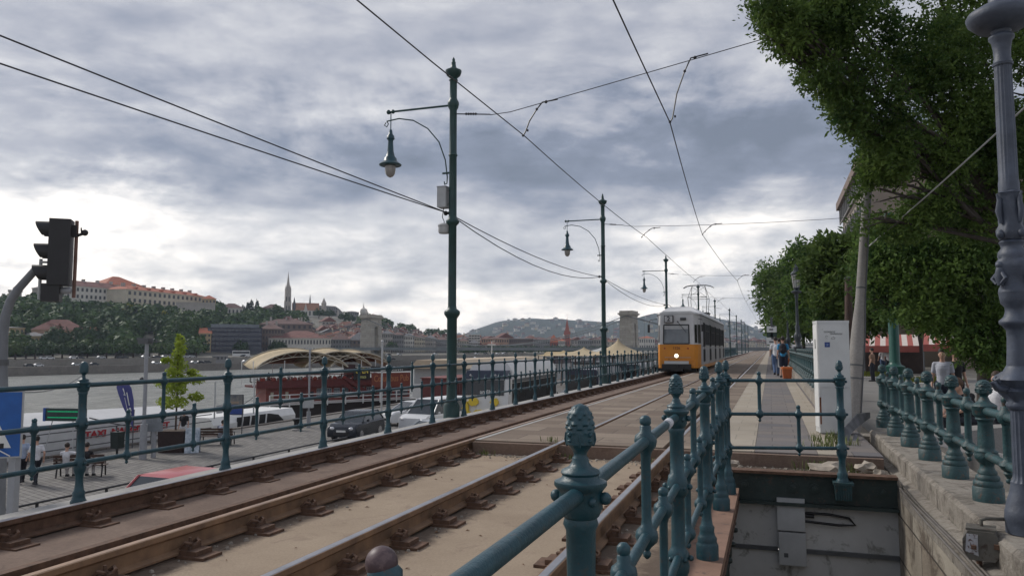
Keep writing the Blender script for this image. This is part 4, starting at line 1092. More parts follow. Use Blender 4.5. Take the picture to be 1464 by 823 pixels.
# roof: curved shoulders and white fairing
g = MB()
for k, (x0, z0, x1, z1) in enumerate(((1.17, 2.982, 1.12, 3.06), (1.12, 3.062, .92, 3.14))):
    vs = []
    for (xx, zz_) in ((x0, z0), (x1, z1)):
        for x, y in plan(): vs.append((x / 1.15 * xx, y + (.10 if y < .1 else 0) + (.1 if k and y < 1 else 0), zz_))
    n = 10; g.add(vs, [tuple(range(n - 1, -1, -1)), tuple(range(n, 2 * n))] + [(i, (i + 1) % n, n + (i + 1) % n, n + i) for i in range(n)])
ob('roof', g, tramwhite, tr)
fair = M('roof_fairing', (.62, .62, .62), .5, .08, 1.2, wear=(.4, .4, .4), wearamt=.68)
for k in range(5):
    y0 = .9 + k * 4.3; y1 = min(y0 + 4.26, LT - .5); lo = .55 if k == 0 else 0
    g = MB(); s_ = [(-1.14, 3.02), (1.14, 3.02), (1.02, 3.2), (.62, 3.44), (-.62, 3.44), (-1.02, 3.2)]
    vs = [(x * (.9 if lo and z > 3.1 else 1), y0 + (lo if z > 3.1 else 0) + (lo * .5 if z > 3.3 else 0), z) for x, z in s_] + [(x, y1, z) for x, z in s_]
    g.add(vs, [tuple(range(6)), tuple(range(11, 5, -1))] + [(i, (i + 1) % 6, 6 + (i + 1) % 6, 6 + i) for i in range(6)])
    ob('roof_fairing', g, fair, tr)
# windshield
g = MB(); g.add([(-.66, -.012, 1.50), (.60, -.012, 1.50), (.58, .075, 2.42), (-.64, .075, 2.42)], [(0, 1, 2, 3)])
wsf = MB(); 
def bar(mb, a, b, r): mb.tube([a, b], r, 6)
W4 = [(-.68, -.02, 1.48), (.62, -.02, 1.48), (.60, .068, 2.44), (-.66, .068, 2.44)]
for i in range(4): bar(wsf, W4[i], W4[(i + 1) % 4], .028)
ws = ob('windshield', g, glassy('windshield_glass', (.20, .22, .23), .06), tr); ob('frame', wsf, gasket, ws)
g = MB(); g.bx(-.62, .56, .04, .06, 2.22, 2.40); ob('sun_blind', g, lgrey, ws)
drv = MB(); drv.ball((-.45, -.016, 1.85), .02); 
g = MB(); bar(g, (.08, -.02, 2.56), (.48, -.045, 2.05), .014); bar(g, (.02, -.02, 2.62), (.10, -.02, 2.56), .03); ob('wiper', g, black, tr)
for s in (-1, 1):
    g = MB(); g.add([(s * .895, .06, 1.52), (s * .985, .33, 1.52), (s * .965, .40, 2.44), (s * .875, .14, 2.44)], [(0, 1, 2, 3)]); o = ob('corner_window', g, darkglass, tr); o.location = (s * .012, -.01, 0)
    g = MB(); g.add([(s * 1.03, .45, 1.5), (s * 1.108, 1.08, 1.5), (s * 1.09, 1.08, 2.46), (s * 1.01, .50, 2.46)], [(0, 1, 2, 3)]); o = ob('cab_side_window', g, darkglass, tr); o.location = (s * .012, 0, 0)
g = MB(); g.bx(-.62, -.16, -.10, .10, 2.54, 2.92); rb = ob('route_board', g, black, tr)
g = MB(); g.bx(-.585, -.195, -.115, -.1005, 2.575, 2.885); ob('route_face', g, M('route_board_face', (.45, .45, .45), .5), rb)
text('route_number', '2', .34, black, rb, (-.39, -.12, 2.73), (PI / 2, 0, 0), .003, .006)
g = MB(); g.bx(.18, .48, -.0, .02, 2.66, 2.80)
for k in range(5): g.bx(.19, .47, -.02, -.001, 2.67 + k * .026, 2.68 + k * .026)
ob('vent', g, dgrey, tr)
text('fleet_number', '1326', .19, M('dark_number_paint', (.16, .05, .01), .5), tr, (-.03, -.006, 1.25), (PI / 2, 0, 0), .003, .003)
for x in (-.62, .55):
    g = MB(); g.ball((x, -.0, 1.24), .045, 8, 6, (1, .4, 1)); ob('turn_signal', g, M('amber_lens', (.35, .04, .01), .3), tr, 60)
g = MB(); g.xf = Matrix.Translation((-.03, 0, .86)) @ Matrix.Rotation(PI / 2, 4, 'X'); g.lathe([(.115, -.01), (.115, .03), (.10, .04), (.095, .02)], 18); hl = ob('headlight', g, chrome, tr, 40)
g = MB(); g.xf = Matrix.Translation((-.03, 0, .86)) @ Matrix.Rotation(PI / 2, 4, 'X'); g.lathe([(.10, .022), (.08, .045), (.03, .055), (.002, .056)], 18); ob('lamp', g, glow('lit_headlight', (1, .86, .60), 1.5), hl, 60)
g = MB(); g.bx(-.62, .68, -.03, -.002, .77, .79); ob('trim_strip', g, silver, tr); g = MB(); g.bx(-.9, .9, -.035, .0, .62, .645); ob('trim_strip', g, orangem, tr)
g = MB(); g.bx(-.64, .58, -.10, -.002, .45, .60); ob('bumper', g, tramwhite, tr)
g = MB(); g.bx(-.75, .70, -.14, .30, .18, .445); g.bx(-.3, .3, -.22, .3, .10, .28); g.tube([(0, -.3, .34), (0, .1, .34)], .07, 10); ob('coupler', g, black, tr)
g = MB(); g.bx(-.9, .9, .35, .6, .05, .2); g.tube([(-.4, -.1, .7), (-.4, -.1, .66)], .03); ob('under_guard', g, black, tr)
# side windows and doors on the side that faces the platform (and the other)
for s in (1, -1):
    x = s * 1.152
    def side(nm, y0, y1, z0, z1, m, th=.008, off=0):
        g = MB(); g.bx(min(x + s * off, x + s * (off + th)), max(x + s * off, x + s * (off + th)), y0, y1, z0, z1); return ob(nm, g, m, tr)
    y = 1.75; k = 0
    lay = ['d', 'w', 'w', 'd', 'w', 'w', 'd', 'w', 'w', 'd', 'w', 'w', 'd']
    for q in lay:
        if y > LT - 2: break
        if q == 'd':
            for j in (0, 1):
                o = side('door', y + j * .72, y + j * .72 + .69, .40, 2.72, silver, .012)
                g = MB(); g.bx(min(x + s * .0125, x + s * .02), max(x + s * .0125, x + s * .02), y + j * .72 + .10, y + j * .72 + .59, 1.35, 2.60); ob('door_glass', g, sideglass, o)
                g = MB(); g.bx(min(x + s * .0125, x + s * .02), max(x + s * .0125, x + s * .02), y + j * .72 + .10, y + j * .72 + .59, .55, 1.20); ob('door_glass', g, sideglass, o)
            g = MB(); g.tube([(x + s * .02, y + .70, .5), (x + s * .02, y + .70, 2.6)], .012, 6); ob('door_seam', g, black, tr)
            y += 1.62
        else:
            o = side('side_window', y, y + 1.25, 1.42, 2.55, sideglass)
            g = MB()
            for zz_ in (1.42, 2.18, 2.55): g.tube([(x + s * .012, y, zz_), (x + s * .012, y + 1.25, zz_)], .014, 5)
            for yy2 in (y, y + 1.25, y + .62): g.tube([(x + s * .012, yy2, 1.42), (x + s * .012, yy2, 2.55)], .014, 5)
            ob('window_frame', g, dgrey, o)
            side('side_panel', y, y + 1.25, .5, 1.30, silver, .004)
            y += 1.40
    side('belt_strip', 1.3, LT - 1.6, 1.32, 1.36, chrome, .012)
    side('gutter', 1.2, LT - 1.6, 2.94, 2.975, dgrey, .02)
for y in (3.2, 5.0, 11.0, 12.8, 18.6, 20.4):
    for s in (-1, 1):
        g = MB(); g.xf = Matrix.Translation((s * .72, y, .33)) @ Matrix.Rotation(PI / 2, 4, 'Y'); g.lathe([(.33, -.05), (.33, .03), (.30, .03), (.30, .05), (.1, .05)], 20); ob('wheel', g, rust, tr, 40)
g = MB(); g.bx(-.8, .8, 2.6, 5.6, .12, .36); g.bx(-.8, .8, 10.4, 13.4, .12, .36); g.bx(-.8, .8, 18, 21, .12, .36); ob('bogie_frame', g, black, tr)
g = MB(); g.tube([(-1.05, .4, 2.75), (-1.35, .15, 2.7), (-1.42, .0, 2.5)], .018, 6); g.bx(-1.47, -1.36, -.03, .03, 2.05, 2.45); ob('mirror', g, black, tr)
g = MB(); g.tube([(1.05, .5, 2.75), (1.25, .3, 2.7)], .018, 6); g.bx(1.2, 1.3, .27, .32, 2.1, 2.45); ob('mirror', g, black, tr)
# pantograph
pg = T('pantograph', '', 'x'); del pg['label']; del pg['category']; pg.parent = tr; pg.location = (0, 13.2, 3.44)
g = MB(); g.bx(-.7, .7, -.9, .9, .10, .16)
for a in (-.6, .6):
    for b in (-.8, .8): g.tube([(a, b, 0), (a, b, .12)], .05, 8)
ob('base_frame', g, dgrey, pg)
g = MB()
for s in (-1, 1):
    for q in (-1, 1):
        g.tube([(s * .55, q * .75, .15), (s * .62, q * 1.15 * .9, 1.15)], .022, 6); g.tube([(s * .62, q * 1.03, 1.15), (s * .42, 0, 1.98)], .018, 6)
    g.tube([(s * .62, -1.03, 1.15), (-s * .45, 0, 1.95)], .012, 6)
g.tube([(-.62, -1.03, 1.15), (.62, -1.03, 1.15)], .02, 6); g.tube([(-.62, 1.03, 1.15), (.62, 1.03, 1.15)], .02, 6)
ob('arms', g, dgrey, pg)
g = MB()
for yy2 in (-.15, .15): g.tube([(-1.0, yy2, 1.84), (-.8, yy2, 1.96), (-.5, yy2, 2.02), (.5, yy2, 2.02), (.8, yy2, 1.96), (1.0, yy2, 1.84)], .025, 6)
ob('contact_shoe', g, dgrey, pg)

# ------------------------------------------------------------------ vehicles on the lower quay
Q = -3.7
def car_mesh(L, wd, h, hood, wsx, rsx, tail, belt, van=False):
    """side outline (y forward), lofted to a tapered cabin; returns body, cabin glass builders"""
    b = MB()
    # lower body outline in (y,z)
    lo = [(-L / 2, .30), (-L / 2 + .02, belt - .12), (-L / 2 + .12, belt), (tail, belt + .02), (wsx, belt), (L / 2 - .35, hood), (L / 2 - .06, hood - .16), (L / 2, .42), (L / 2 - .05, .22), (-L / 2 + .06, .2)]
    n = len(lo); st = [(-wd / 2, .93, 0), (-wd / 2 + .07, 1, 0), (wd / 2 - .07, 1, 0), (wd / 2, .93, 0)]
    vs = []
    for (x, k, _) in st:
        for (y, z) in lo: vs.append((x, y * (1 if k == 1 else .975), .2 + (z - .2) * (1 if k == 1 else .90)))
    fs = [tuple(range(n)), tuple(range(3 * n + n - 1, 3 * n - 1, -1))]
    for s in range(3):
        for i in range(n): fs.append((s * n + i, s * n + (i + 1) % n, (s + 1) * n + (i + 1) % n, (s + 1) * n + i))
    b.add(vs, fs)
    return b
def cabin(L, wd, h, wsx, wst, rst, rsx, belt):
    g = MB(); w0 = wd / 2 - .05; w1 = wd / 2 - .20
    a = [(-w0, rsx, belt), (w0, rsx, belt), (w0, wsx, belt), (-w0, wsx, belt)]
    t_ = [(-w1, rst, h - .05), (w1, rst, h - .05), (w1, wst, h - .05), (-w1, wst, h - .05)]
    g.add(a + t_, [(0, 1, 2, 3), (7, 6, 5, 4), (0, 4, 5, 1), (1, 5, 6, 2), (2, 6, 7, 3), (3, 7, 4, 0)])
    r = MB(); r.add([(-w1, rst, h - .048), (w1, rst, h - .048), (w1, wst, h - .048), (-w1, wst, h - .048), (-w1 + .12, rst + .12, h), (w1 - .12, rst + .12, h), (w1 - .12, wst - .12, h), (-w1 + .12, wst - .12, h)],
                    [(0, 1, 2, 3), (7, 6, 5, 4), (0, 4, 5, 1), (1, 5, 6, 2), (2, 6, 7, 3), (3, 7, 4, 0)])
    p = MB()
    for s in (-1, 1):
        def pil(y0, y1, rr): p.tube([(s * w0, y0, belt), (s * w1, y1, h - .04)], rr, 6)
        pil(wsx, wst, .035); pil(rsx, rst, .045); m_ = (wsx + rsx) / 2; pil(m_, m_ + (wst - wsx) * .2, .03)
        p.tube([(s * w1, rst, h - .045), (s * w1, wst, h - .045)], .03, 6)
    return g, r, p
def car(label, loc, rz, paint, L=4.1, wd=1.68, h=1.48, hood=.92, wsx=1.05, wst=.25, rst=-1.35, rsx=-1.85, belt=.95, grp='parked cars on the lower quay', cat='car', name='parked_car', extra=None):
    r = T(name, label, cat, loc, rz, grp)
    b = car_mesh(L, wd, h, hood, wsx, rsx, rsx, belt)
    o = ob('body', b, paint, r, 35)
    bv = o.modifiers.new('bevel', 'BEVEL'); bv.width = .05; bv.segments = 3; bv.limit_method = 'ANGLE'; bv.angle_limit = R(25)
    g, rf, p = cabin(L, wd, h, wsx, wst, rst, rsx, belt)
    ob('windows', g, glass, r); ob('roof', rf, paint, r, 60); ob('pillars', p, paint, r, 60)
    for s in (-1, 1):
        for y in (L / 2 - .80, -L / 2 + .75):
            g = MB(); g.xf = Matrix.Translation((s * (wd / 2 - .10), y, .31)) @ Matrix.Rotation(s * PI / 2, 4, 'Y'); g.lathe([(.2, -.09), (.31, -.08), (.32, .0), (.31, .085), (.24, .10)], 20)
            w_ = ob('wheel', g, rubber, r, 50)
            g = MB(); g.xf = Matrix.Translation((s * (wd / 2 - .10), y, .31)) @ Matrix.Rotation(s * PI / 2, 4, 'Y'); g.lathe([(.235, .101), (.215, .088), (.07, .085), (.05, .11), (.01, .11)], 14, mod=lambda a, z, k: 1 - .05 * (k == 2) * abs(math.sin(3 * a))); ob('rim', g, chrome, w_, 30)
        g = MB(); g.ball((s * (wd / 2 - .30), L / 2 - .13, hood - .24), .15, 10, 8, (1.2, .9, .65)); ob('headlight', g, M('headlight_glass', (.6, .6, .62), .12), r, 60)
        g = MB(); g.ball((s * (wd / 2 - .16), -L / 2 + .08, .78), .11, 8, 6, (.6, .6, 1.4)); ob('tail_light', g, M('tail_light_red', (.3, .01, .01), .2), r, 60)
        g = MB(); g.ball((s * (wd / 2 + .10), wsx - .38, belt + .08), .09, 8, 6, (1, .6, .8)); ob('wing_mirror', g, paint, r, 60)
        g = MB()
        for y in (wsx - .25, (wsx + rsx) / 2, rsx + .15): g.tube([(s * (wd / 2 - .012), y, .34), (s * (wd / 2 - .018), y - .02, belt - .06)], .006, 4)
        ob('door_seam', g, black, r); g = MB(); g.bx(min(s * (wd / 2 - .01), s * (wd / 2 + .02)), max(s * (wd / 2 - .01), s * (wd / 2 + .02)), (wsx + rsx) / 2 + .1, (wsx + rsx) / 2 + .28, belt - .20, belt - .17); ob('door_handle', g, paint, r)
    g = MB(); g.bx(-.45, .45, L / 2 - .03, L / 2 + .012, .34, .50); ob('grille', g, black, r)
    g = MB(); g.bx(-.26, .26, L / 2 - .01, L / 2 + .03, .50, .60); ob('number_plate', g, white, r)
    g = MB(); g.bx(-.26, .26, -L / 2 - .03, -L / 2 + .01, .55, .65); ob('number_plate', g, white, r)
    return r
def qp(px, py_, z=Q): p = W(px, py_, z=z); return (p.x, p.y, Q)
paint_dk = M('dark_grey_car_paint', (.03, .035, .045), .22, .1, 2, metal=.3)
paint_wh = M('white_car_paint', (.62, .63, .64), .28, .04, 2)
paint_rd = M('red_car_paint', (.42, .085, .09), .28, .1, 2)
paint_si = M('silver_car_paint', (.42, .44, .46), .28, .06, 2, metal=.5)
car('dark grey hatchback parked beyond the railing between the red boat and the white van', (-21.9, 37.9, Q), R(186), paint_dk)
car('red car whose roof just shows above the outermost rail', (-14.5, 15.7, Q), R(178), paint_rd, L=4.3, h=1.82, belt=1.05)
car('silver car whose roof shows under the railing in front of the white van', (-15.6, 34.0, Q), R(150), paint_si, L=4.3)
car('pale car behind the dark hatchback by the boat stairs', (-22.4, 45.8, Q), R(150), paint_wh, L=4.2)
v = car('white van with dark side windows parked beside the large green pole', (-18.6, 41.4, Q), R(170), paint_wh, L=5.1, wd=1.92, h=2.05, hood=1.20, wsx=1.75, wst=.95, rst=-2.35, rsx=-2.5, belt=1.22, cat='van', name='parked_van')
# cars farther along
for k, (x, y, rz, pt, l) in enumerate(((-16.5, 66, 175, paint_wh, 'white car parked past the tall bus, below the second green pole'), (-12.5, 70, 178, paint_si, 'silver car parked close to the wall past the second green pole'),
                                       (-16.8, 78, 175, paint_dk, 'dark car parked beyond the second green pole'), (-12.4, 80, 178, paint_wh, 'white car near the closed white parasol'))):
    car(l, (x, y, Q), R(rz), pt)
# tall bus
bz = T('tall_river_bus', 'tall white and yellow sightseeing bus with a dark windshield behind the railing', 'bus', (-14.45, 38.2, Q), R(3))
wb = M('white_bus_paint', (.66, .66, .65), .35, .05, 1)
yel = M('yellow_paint', (.72, .52, .04), .4, .06, 3)
HB = 3.85
g = MB(); g.bx(-1.27, 1.27, 0, 12.2, .9, 3.3); g.v = [(x, y + (.10 * (z - .9) if y < .1 else 0), z) for x, y, z in g.v]; ob('body', g, wb, bz)
g = MB(); g.prism([(-1.27, 3.302), (1.27, 3.302), (1.22, 3.7), (.95, 4.15), (-.95, 4.15), (-1.22, 3.7)], 1.1, 12.0, 'y'); ob('roof', g, wb, bz, 30)
g = MB(); g.prism([(-1.20, 3.302), (1.20, 3.302), (1.10, 3.75), (-1.10, 3.75)], .35, 1.09, 'y'); ob('front_roof', g, M('grey_blue_roof', (.09, .10, .14), .5), bz)
g = MB(); g.add([(-1.20, .17, 2.45), (1.05, .17, 2.45), (1.05, .26, 3.26), (-1.20, .26, 3.26)], [(0, 1, 2, 3)]); g.v = [(x, y - .06, z) for x, y, z in g.v]; ob('windshield', g, darkglass, bz)
g = MB(); g.add([(-1.18, .20, 3.3), (1.08, .20, 3.3), (1.0, .36, 3.72), (-1.1, .36, 3.72)], [(0, 1, 2, 3)]); o = ob('destination_panel', g, M('navy_panel', (.02, .03, .055), .3), bz); o.location = (0, -.02, 0)
for x in (-.85, .55, .75):
    g = MB(); g.ball((x, .22, 3.5), .06, 8, 6, (1, .4, 1)); ob('roof_lamp', g, lgrey, bz, 60)
text('lettering', 'amfibus', .30, white, bz, (.18, .09, 2.62), (PI / 2, 0, 0), .004, .004)
g = MB()
for (x, z, a, b) in ((-1.05, 1.75, .18, .62), (-.62, 2.1, .28, .36), (-.32, 1.35, .32, .6), (.30, 1.45, .36, .4), (.55, 2.1, .22, .36), (-.9, 1.3, .2, .5)):
    n = 18; b0 = [(x + a * (1 + .16 * math.sin(3 * i)) * math.cos(i * 2 * PI / n), z * 1.0 + b * (1 + .12 * math.cos(2 * i)) * math.sin(i * 2 * PI / n) * .6) for i in range(n)]
    g.add([(u, -.06, max(w2, .55)) for u, w2 in b0] + [(u, .2, max(w2, .55)) for u, w2 in b0], [tuple(range(n))] + [(i, (i + 1) % n, n + (i + 1) % n, n + i) for i in range(n)])
ob('yellow_splashes', g, yel, bz)
g = MB(); g.bx(-1.27, 1.27, -.02, 12.2, .35, .898); ob('lower_hull', g, wb, bz)
g = MB()
for k in range(9): g.bx(.62, 1.2, -.03, -.021, .95 + k * .05, .965 + k * .05)
for k in range(10): g.bx(.64 + k * .06, .65 + k * .06, -.034, -.0305, .95, 1.38)
ob('grille', g, dgrey, bz)
for z in (1.12, 1.42, .75):
    g = MB(); g.bx(-1.2, .6, -.025, -.0205, z, z + .018); ob('panel_seam', g, dgrey, bz)
for k in range(8):
    g = MB(); g.bx(1.272, 1.29, .95 + k * 1.38, .95 + k * 1.38 + 1.30, 1.9, 3.05); ob('side_window', g, sideglass, bz)
g = MB(); g.bx(1.272, 1.30, 1.0, 12.0, 3.08, 3.26); ob('side_shade', g, dgrey, bz)
for s in (-1, 1):
    for y in (2.4, 9.4, 10.6):
        g = MB(); g.xf = Matrix.Translation((s * 1.14, y, .5)) @ Matrix.Rotation(PI / 2, 4, 'Y'); g.lathe([(.3, -.14), (.5, -.13), (.5, .13), (.3, .14)], 20); ob('wheel', g, rubber, bz, 40)
# more buses far along the quay
def coach(label, x, y, rz, m):
    r = T('parked_coach', label, 'bus', (x, y, Q), R(rz), 'coaches parked along the quay')
    g = MB(); g.prism([(-1.25, .35), (1.25, .35), (1.25, 3.0), (1.1, 3.3), (-1.1, 3.3), (-1.25, 3.0)], 0, 11.5, 'y'); ob('body', g, m, r, 30)
    for s in (-1, 1):
        for k in range(7):
            g = MB(); g.bx(min(s * 1.252, s * 1.27), max(s * 1.252, s * 1.27), .6 + k * 1.5, 2.0 + k * 1.5, 1.5, 2.7); ob('side_window', g, sideglass, r)
        for yy2 in (2.2, 8.9):
            g = MB(); g.xf = Matrix.Translation((s * 1.12, yy2, .48)) @ Matrix.Rotation(PI / 2, 4, 'Y'); g.lathe([(.3, -.14), (.48, -.13), (.48, .135), (.3, .145)], 16); ob('wheel', g, rubber, r, 40)
    g = MB(); g.bx(-1.12, 1.12, -.02, -.002, 1.3, 2.9); ob('windshield', g, darkglass, r)
    for s in (-1, 1):
        g = MB(); g.ball((s * .9, -.01, .8), .13, 8, 6, (1, .4, .8)); ob('headlight', g, chrome, r, 60)
    return r
navy = M('navy_bus_paint', (.025, .03, .055), .3)
coach('navy coach parked below the railing just past the second green pole', -13.6, 57, 2, navy)
coach('white coach parked below the railing left of the tram', -13.2, 92, 1, wb)
coach('dark coach parked behind the navy one, left of the tram', -13.4, 75, 1, navy)

# ------------------------------------------------------------------ quay furniture
def post_rail(label, pts, h, nr, r, mat, step=1.6, name='quay_railing', cat='railing'):
    f = T(name, label, cat, pts[0]); o0 = Vector(pts[0]); P_ = [Vector(p) - o0 for p in pts]
    for k in range(nr):
        z = h * (k + 1) / nr
        g = MB(); g.tube([p + Vector((0, 0, z)) for p in P_], r, 6); ob('rail', g, mat, f, 60)
    cnt = 0
    for a, b in zip(P_[:-1], P_[1:]):
        n = max(1, int((b - a).length / step))
        for k in range(n):
            if cnt > 95: break
            p = a.lerp(b, k / n); g = MB(); g.tube([p, p + Vector((0, 0, h))], r * 1.3, 6); ob('post', g, mat, f); cnt += 1
    return f
post_rail('low black guard rail on short posts along the cobbled quay', [(-20.2, 12, Q), (-20.2, 34, Q)], .52, 1, .035, black, 2.4, 'guard_rail')
post_rail('second stretch of low black guard rail beside the dark hatchback', [(-19.0, 30, Q), (-17.2, 46, Q)], .6, 2, .03, black, 2.4, 'guard_rail')
post_rail('dark thin railing along the edge of the quay by the water', [(-30.6, 14, Q), (-30.6, 36.5, Q)], 1.15, 3, .03, dgrey, 2.2)
post_rail('white gangway railing in front of the red boat', [(-47.2, 64.6, -4.7), (-38.4, 78.6, -4.7)], 1.2, 3, .05, white, 2.0, 'gangway_railing')
# pavement kerb beside benches
g = MB(); g.bx(-28.2, -28.0, 10, 60, Q - .2, Q + .12); struct('kerb', g, coping)
g = MB(); g.bx(-27.995, -27.9, 10, 60, Q - .1, Q + .004); struct('yellow_kerb_line', g, M('faded_yellow_line', (.45, .38, .16), .8, .2, 6))
# thin grey pole with camera
p = qp(204, 656)
cpz = T('camera_pole', 'thin grey pole on the quay with a wide camera head at its top', 'pole', p, 0)
g = MB(); g.tube([(0, 0, 0), (0, 0, 1.55)], .16, 12); g.tube([(0, 0, 1.55), (0, 0, 5.35)], .085, 12); g.tube([(-.02, 0, 5.35), (-.02, 0, 5.4)], .1); ob('shaft', g, grey, cpz, 60)
g = MB(); g.bx(-.38, .18, -.15, .15, 5.15, 5.40); g.bx(-.5, -.3, -.1, .1, 5.32, 5.42); ob('camera_head', g, dgrey, cpz)
g = MB(); g.bx(.12, .75, -.05, .05, 5.22, 5.27); ob('camera_arm', g, dgrey, cpz); g = MB(); g.ball((-.22, 0, 3.5), .13, 8, 6, (.8, .8, 1.2)); ob('small_camera', g, black, cpz, 60)
p = qp(219, 654)
k_ = T('meter_cabinet', 'small grey cabinet on a pipe right of the thin camera pole', 'cabinet', p)
g = MB(); g.tube([(0, 0, 0), (0, 0, 1.2)], .11, 10); ob('pipe', g, grey, k_, 60); g = MB(); g.box(0, 0, 1.52, .66, .3, .66, TH); ob('box', g, M('cabinet_grey', (.2, .22, .24), .5), k_)
p = qp(441, 611)
k_ = T('meter_pole', 'pale pole with a grey box on the quay in front of the red boat', 'pole', p)
g = MB(); g.tube([(0, 0, 0), (0, 0, 1.0)], .13, 10); g.tube([(0, 0, 1.0), (0, 0, 4.85)], .06, 10); ob('shaft', g, grey, k_, 60); g = MB(); g.box(0, -.1, 1.55, .62, .45, .62, TH); ob('box', g, lgrey, k_)
g = MB(); g.tube([(-.02, 0, 4.85), (-.02, 0, 4.95)], .1); g.bx(-.3, .05, -.06, .06, 4.85, 4.93); ob('head', g, lgrey, k_)
p = qp(545, 611); k_ = T('thin_pole', 'thin pale pole beside the boat stairs, left of the open sign', 'pole', p)
g = MB(); g.tube([(0, 0, 0), (0, 0, 5.3)], .06, 8); ob('shaft', g, lgrey, k_, 60); g = MB(); g.ball((0, 0, 5.35), .1, 8, 6); ob('cap', g, lgrey, k_)
p = qp(669, 560); 
# bin
p = qp(167, 652); k_ = T('litter_bin', 'dark litter bin on a post by the water railing', 'bin', p)
g = MB(); g.box(0, 0, .75, .42, .36, .75, 0, 1.12, 1.1); g.ball((0, 0, 1.15), .05, 6, 5); ob('bucket', g, M('dark_bin_green', (.02, .03, .028), .5), k_); g = MB(); g.tube([(0, 0, 0), (0, 0, .4)], .05, 8); ob('post', g, black, k_)
# feather flag
p = qp(189, 640); fl_ = T('feather_flag', 'violet blue teardrop flag with white print leaning by the water', 'flag', p, TH)
g = MB(); pts = []
out = [(0, 1.0), (-.10, 1.3), (-.42, 2.1), (-.62, 2.7), (-.70, 3.05), (-.62, 3.32), (-.45, 3.42), (-.27, 3.32), (-.12, 3.0), (-.02, 2.4), (.03, 1.7), (.02, 1.1)]
out = [(x * 1.3, z - .05) for x, z in out]
n = len(out); g.add([(x, -.01 + .03 * math.sin(z * 3), z) for x, z in out] + [(x, .01 + .03 * math.sin(z * 3), z) for x, z in out], [tuple(range(n)), tuple(range(2 * n - 1, n - 1, -1))] + [(i, (i + 1) % n, n + (i + 1) % n, n + i) for i in range(n)])
ob('cloth', g, M('violet_blue_flag', (.07, .075, .24), .7, .15, 3), fl_)
g = MB(); g.tube([(0, 0, 0), (.02, 0, 1.1), (.03, 0, 1.9)], .025, 6); ob('pole', g, dgrey, fl_)
g = MB(); g.tube([(-.55, -.05, 2.95), (-.42, -.05, 2.6), (-.5, -.05, 2.65)], .03, 5); g.tube([(-.35, -.05, 2.75), (-.2, -.05, 2.1)], .025, 5); g.tube([(-.45, -.05, 2.5), (-.28, -.05, 1.85)], .012, 5)
for k in range(5): g.ball((-.16 + .03 * (k % 2), -.05, 1.95 - k * .09), .055, 6, 5, (1, .2, 1))
ob('print', g, white, fl_)
# LED sign board
p = W(93, 592, d=34); k_ = T('led_sign', 'dark board with two lines of green light by the water', 'sign', (p.x, p.y, p.z), TH + R(-8))
g = MB(); g.bx(-.88, 1.0, -.08, .08, -.29, .27); ob('board', g, M('led_board_black', (.01, .035, .03), .4), k_); g = MB(); g.bx(-1.0, -.882, -.1, .1, -.3, .28); ob('side_panel', g, M('sign_side_blue', (.02, .08, .3), .4), k_)
g = MB(); random.seed(3)
for zz_ in (-.13, .13):
    x = -.78
    while x < .95:
        w2 = random.uniform(.03, .09); g.bx(x, x + w2, -.088, -.0805, zz_ - .022, zz_ + .022); x += w2 + .012
ob('green_leds', g, glow('green_led', (.0, .35, .14), .25), k_)
g = MB(); g.tube([(-.6, 0, -.3), (-.9, 0, -1.6)], .02, 5); g.tube([(.4, 0, -.3), (.45, 0, -1.5)], .02, 5); ob('legs', g, lgrey, k_)
# poster stand
p = qp(333, 622); k_ = T('poster_stand', 'blue poster of boats on a stand by the quay railing', 'sign', p, TH)
g = MB(); g.bx(-.55, .55, -.05, .05, 1.15, 2.3); bo = ob('board', g, dgrey, k_)
g = MB(); g.bx(-.5, .5, -.058, -.051, 1.2, 1.72); ob('blue_print', g, M('poster_blue', (.03, .07, .28), .4), bo); g = MB(); g.bx(-.5, .5, -.058, -.051, 1.722, 2.25); ob('river_picture', g, M('poster_picture', (.14, .17, .22), .4, .5, 3, col2=(.30, .28, .24)), bo)
g = MB(); g.bx(-.4, .3, -.062, -.059, 1.80, 1.92); ob('boat_picture', g, M('poster_tan', (.35, .27, .2), .5), bo)
for x in (-.5, .5):
    g = MB(); g.tube([(x, 0, 0), (x, 0, 1.15)], .03, 6); ob('leg', g, dgrey, k_)
# bollard
p = qp(424, 615); k_ = T('mooring_bollard', 'black mooring bollard with a pale base on the quay', 'bollard', p)
g = MB(); g.lathe([(.22, .1), (.17, .2), (.16, .5), (.25, .62), (.27, .70), (.1, .74)], 14); ob('head', g, black, k_, 50); g = MB(); g.lathe([(.3, 0), (.3, .1), (.2, .12)], 14); ob('base', g, coping, k_)
# planter with young tree
p = qp(250, 645); k_ = T('planter_box', 'dark brown wooden planter box holding a young tree', 'planter', p, TH)
g = MB(); g.box(0, 0, .5, 1.15, 1.0, 1.0, 0, 1.08, 1.08); ob('box', g, M('planter_wood', (.035, .02, .018), .7, .3, 9), k_)
g = MB(); g.box(0, 0, 1.005, 1.18, 1.02, .03); ob('soil', g, dirtm, k_)
def leafcloud(mb, c, r, n, s, seed=0, flat=1.0, rs=None):
    """n small bent leaf faces filling an ellipsoid"""
    rg = np.random.default_rng(seed)
    for k in range(n):
        v = rg.normal(size=3); v /= np.linalg.norm(v) + 1e-9
        q = rg.random() ** .45
        P0 = Vector((c[0] + v[0] * r[0] * q, c[1] + v[1] * r[1] * q, c[2] + v[2] * r[2] * q))
        a = Vector(rg.normal(size=3)).normalized(); b = a.cross(Vector(rg.normal(size=3))).normalized()
        L = s * (.6 + .8 * rg.random())
        mb.add([tuple(P0 - a * L), tuple(P0 - b * L * .45), tuple(P0 + a * L), tuple(P0 + b * L * .45)], [(0, 1, 2, 3)])
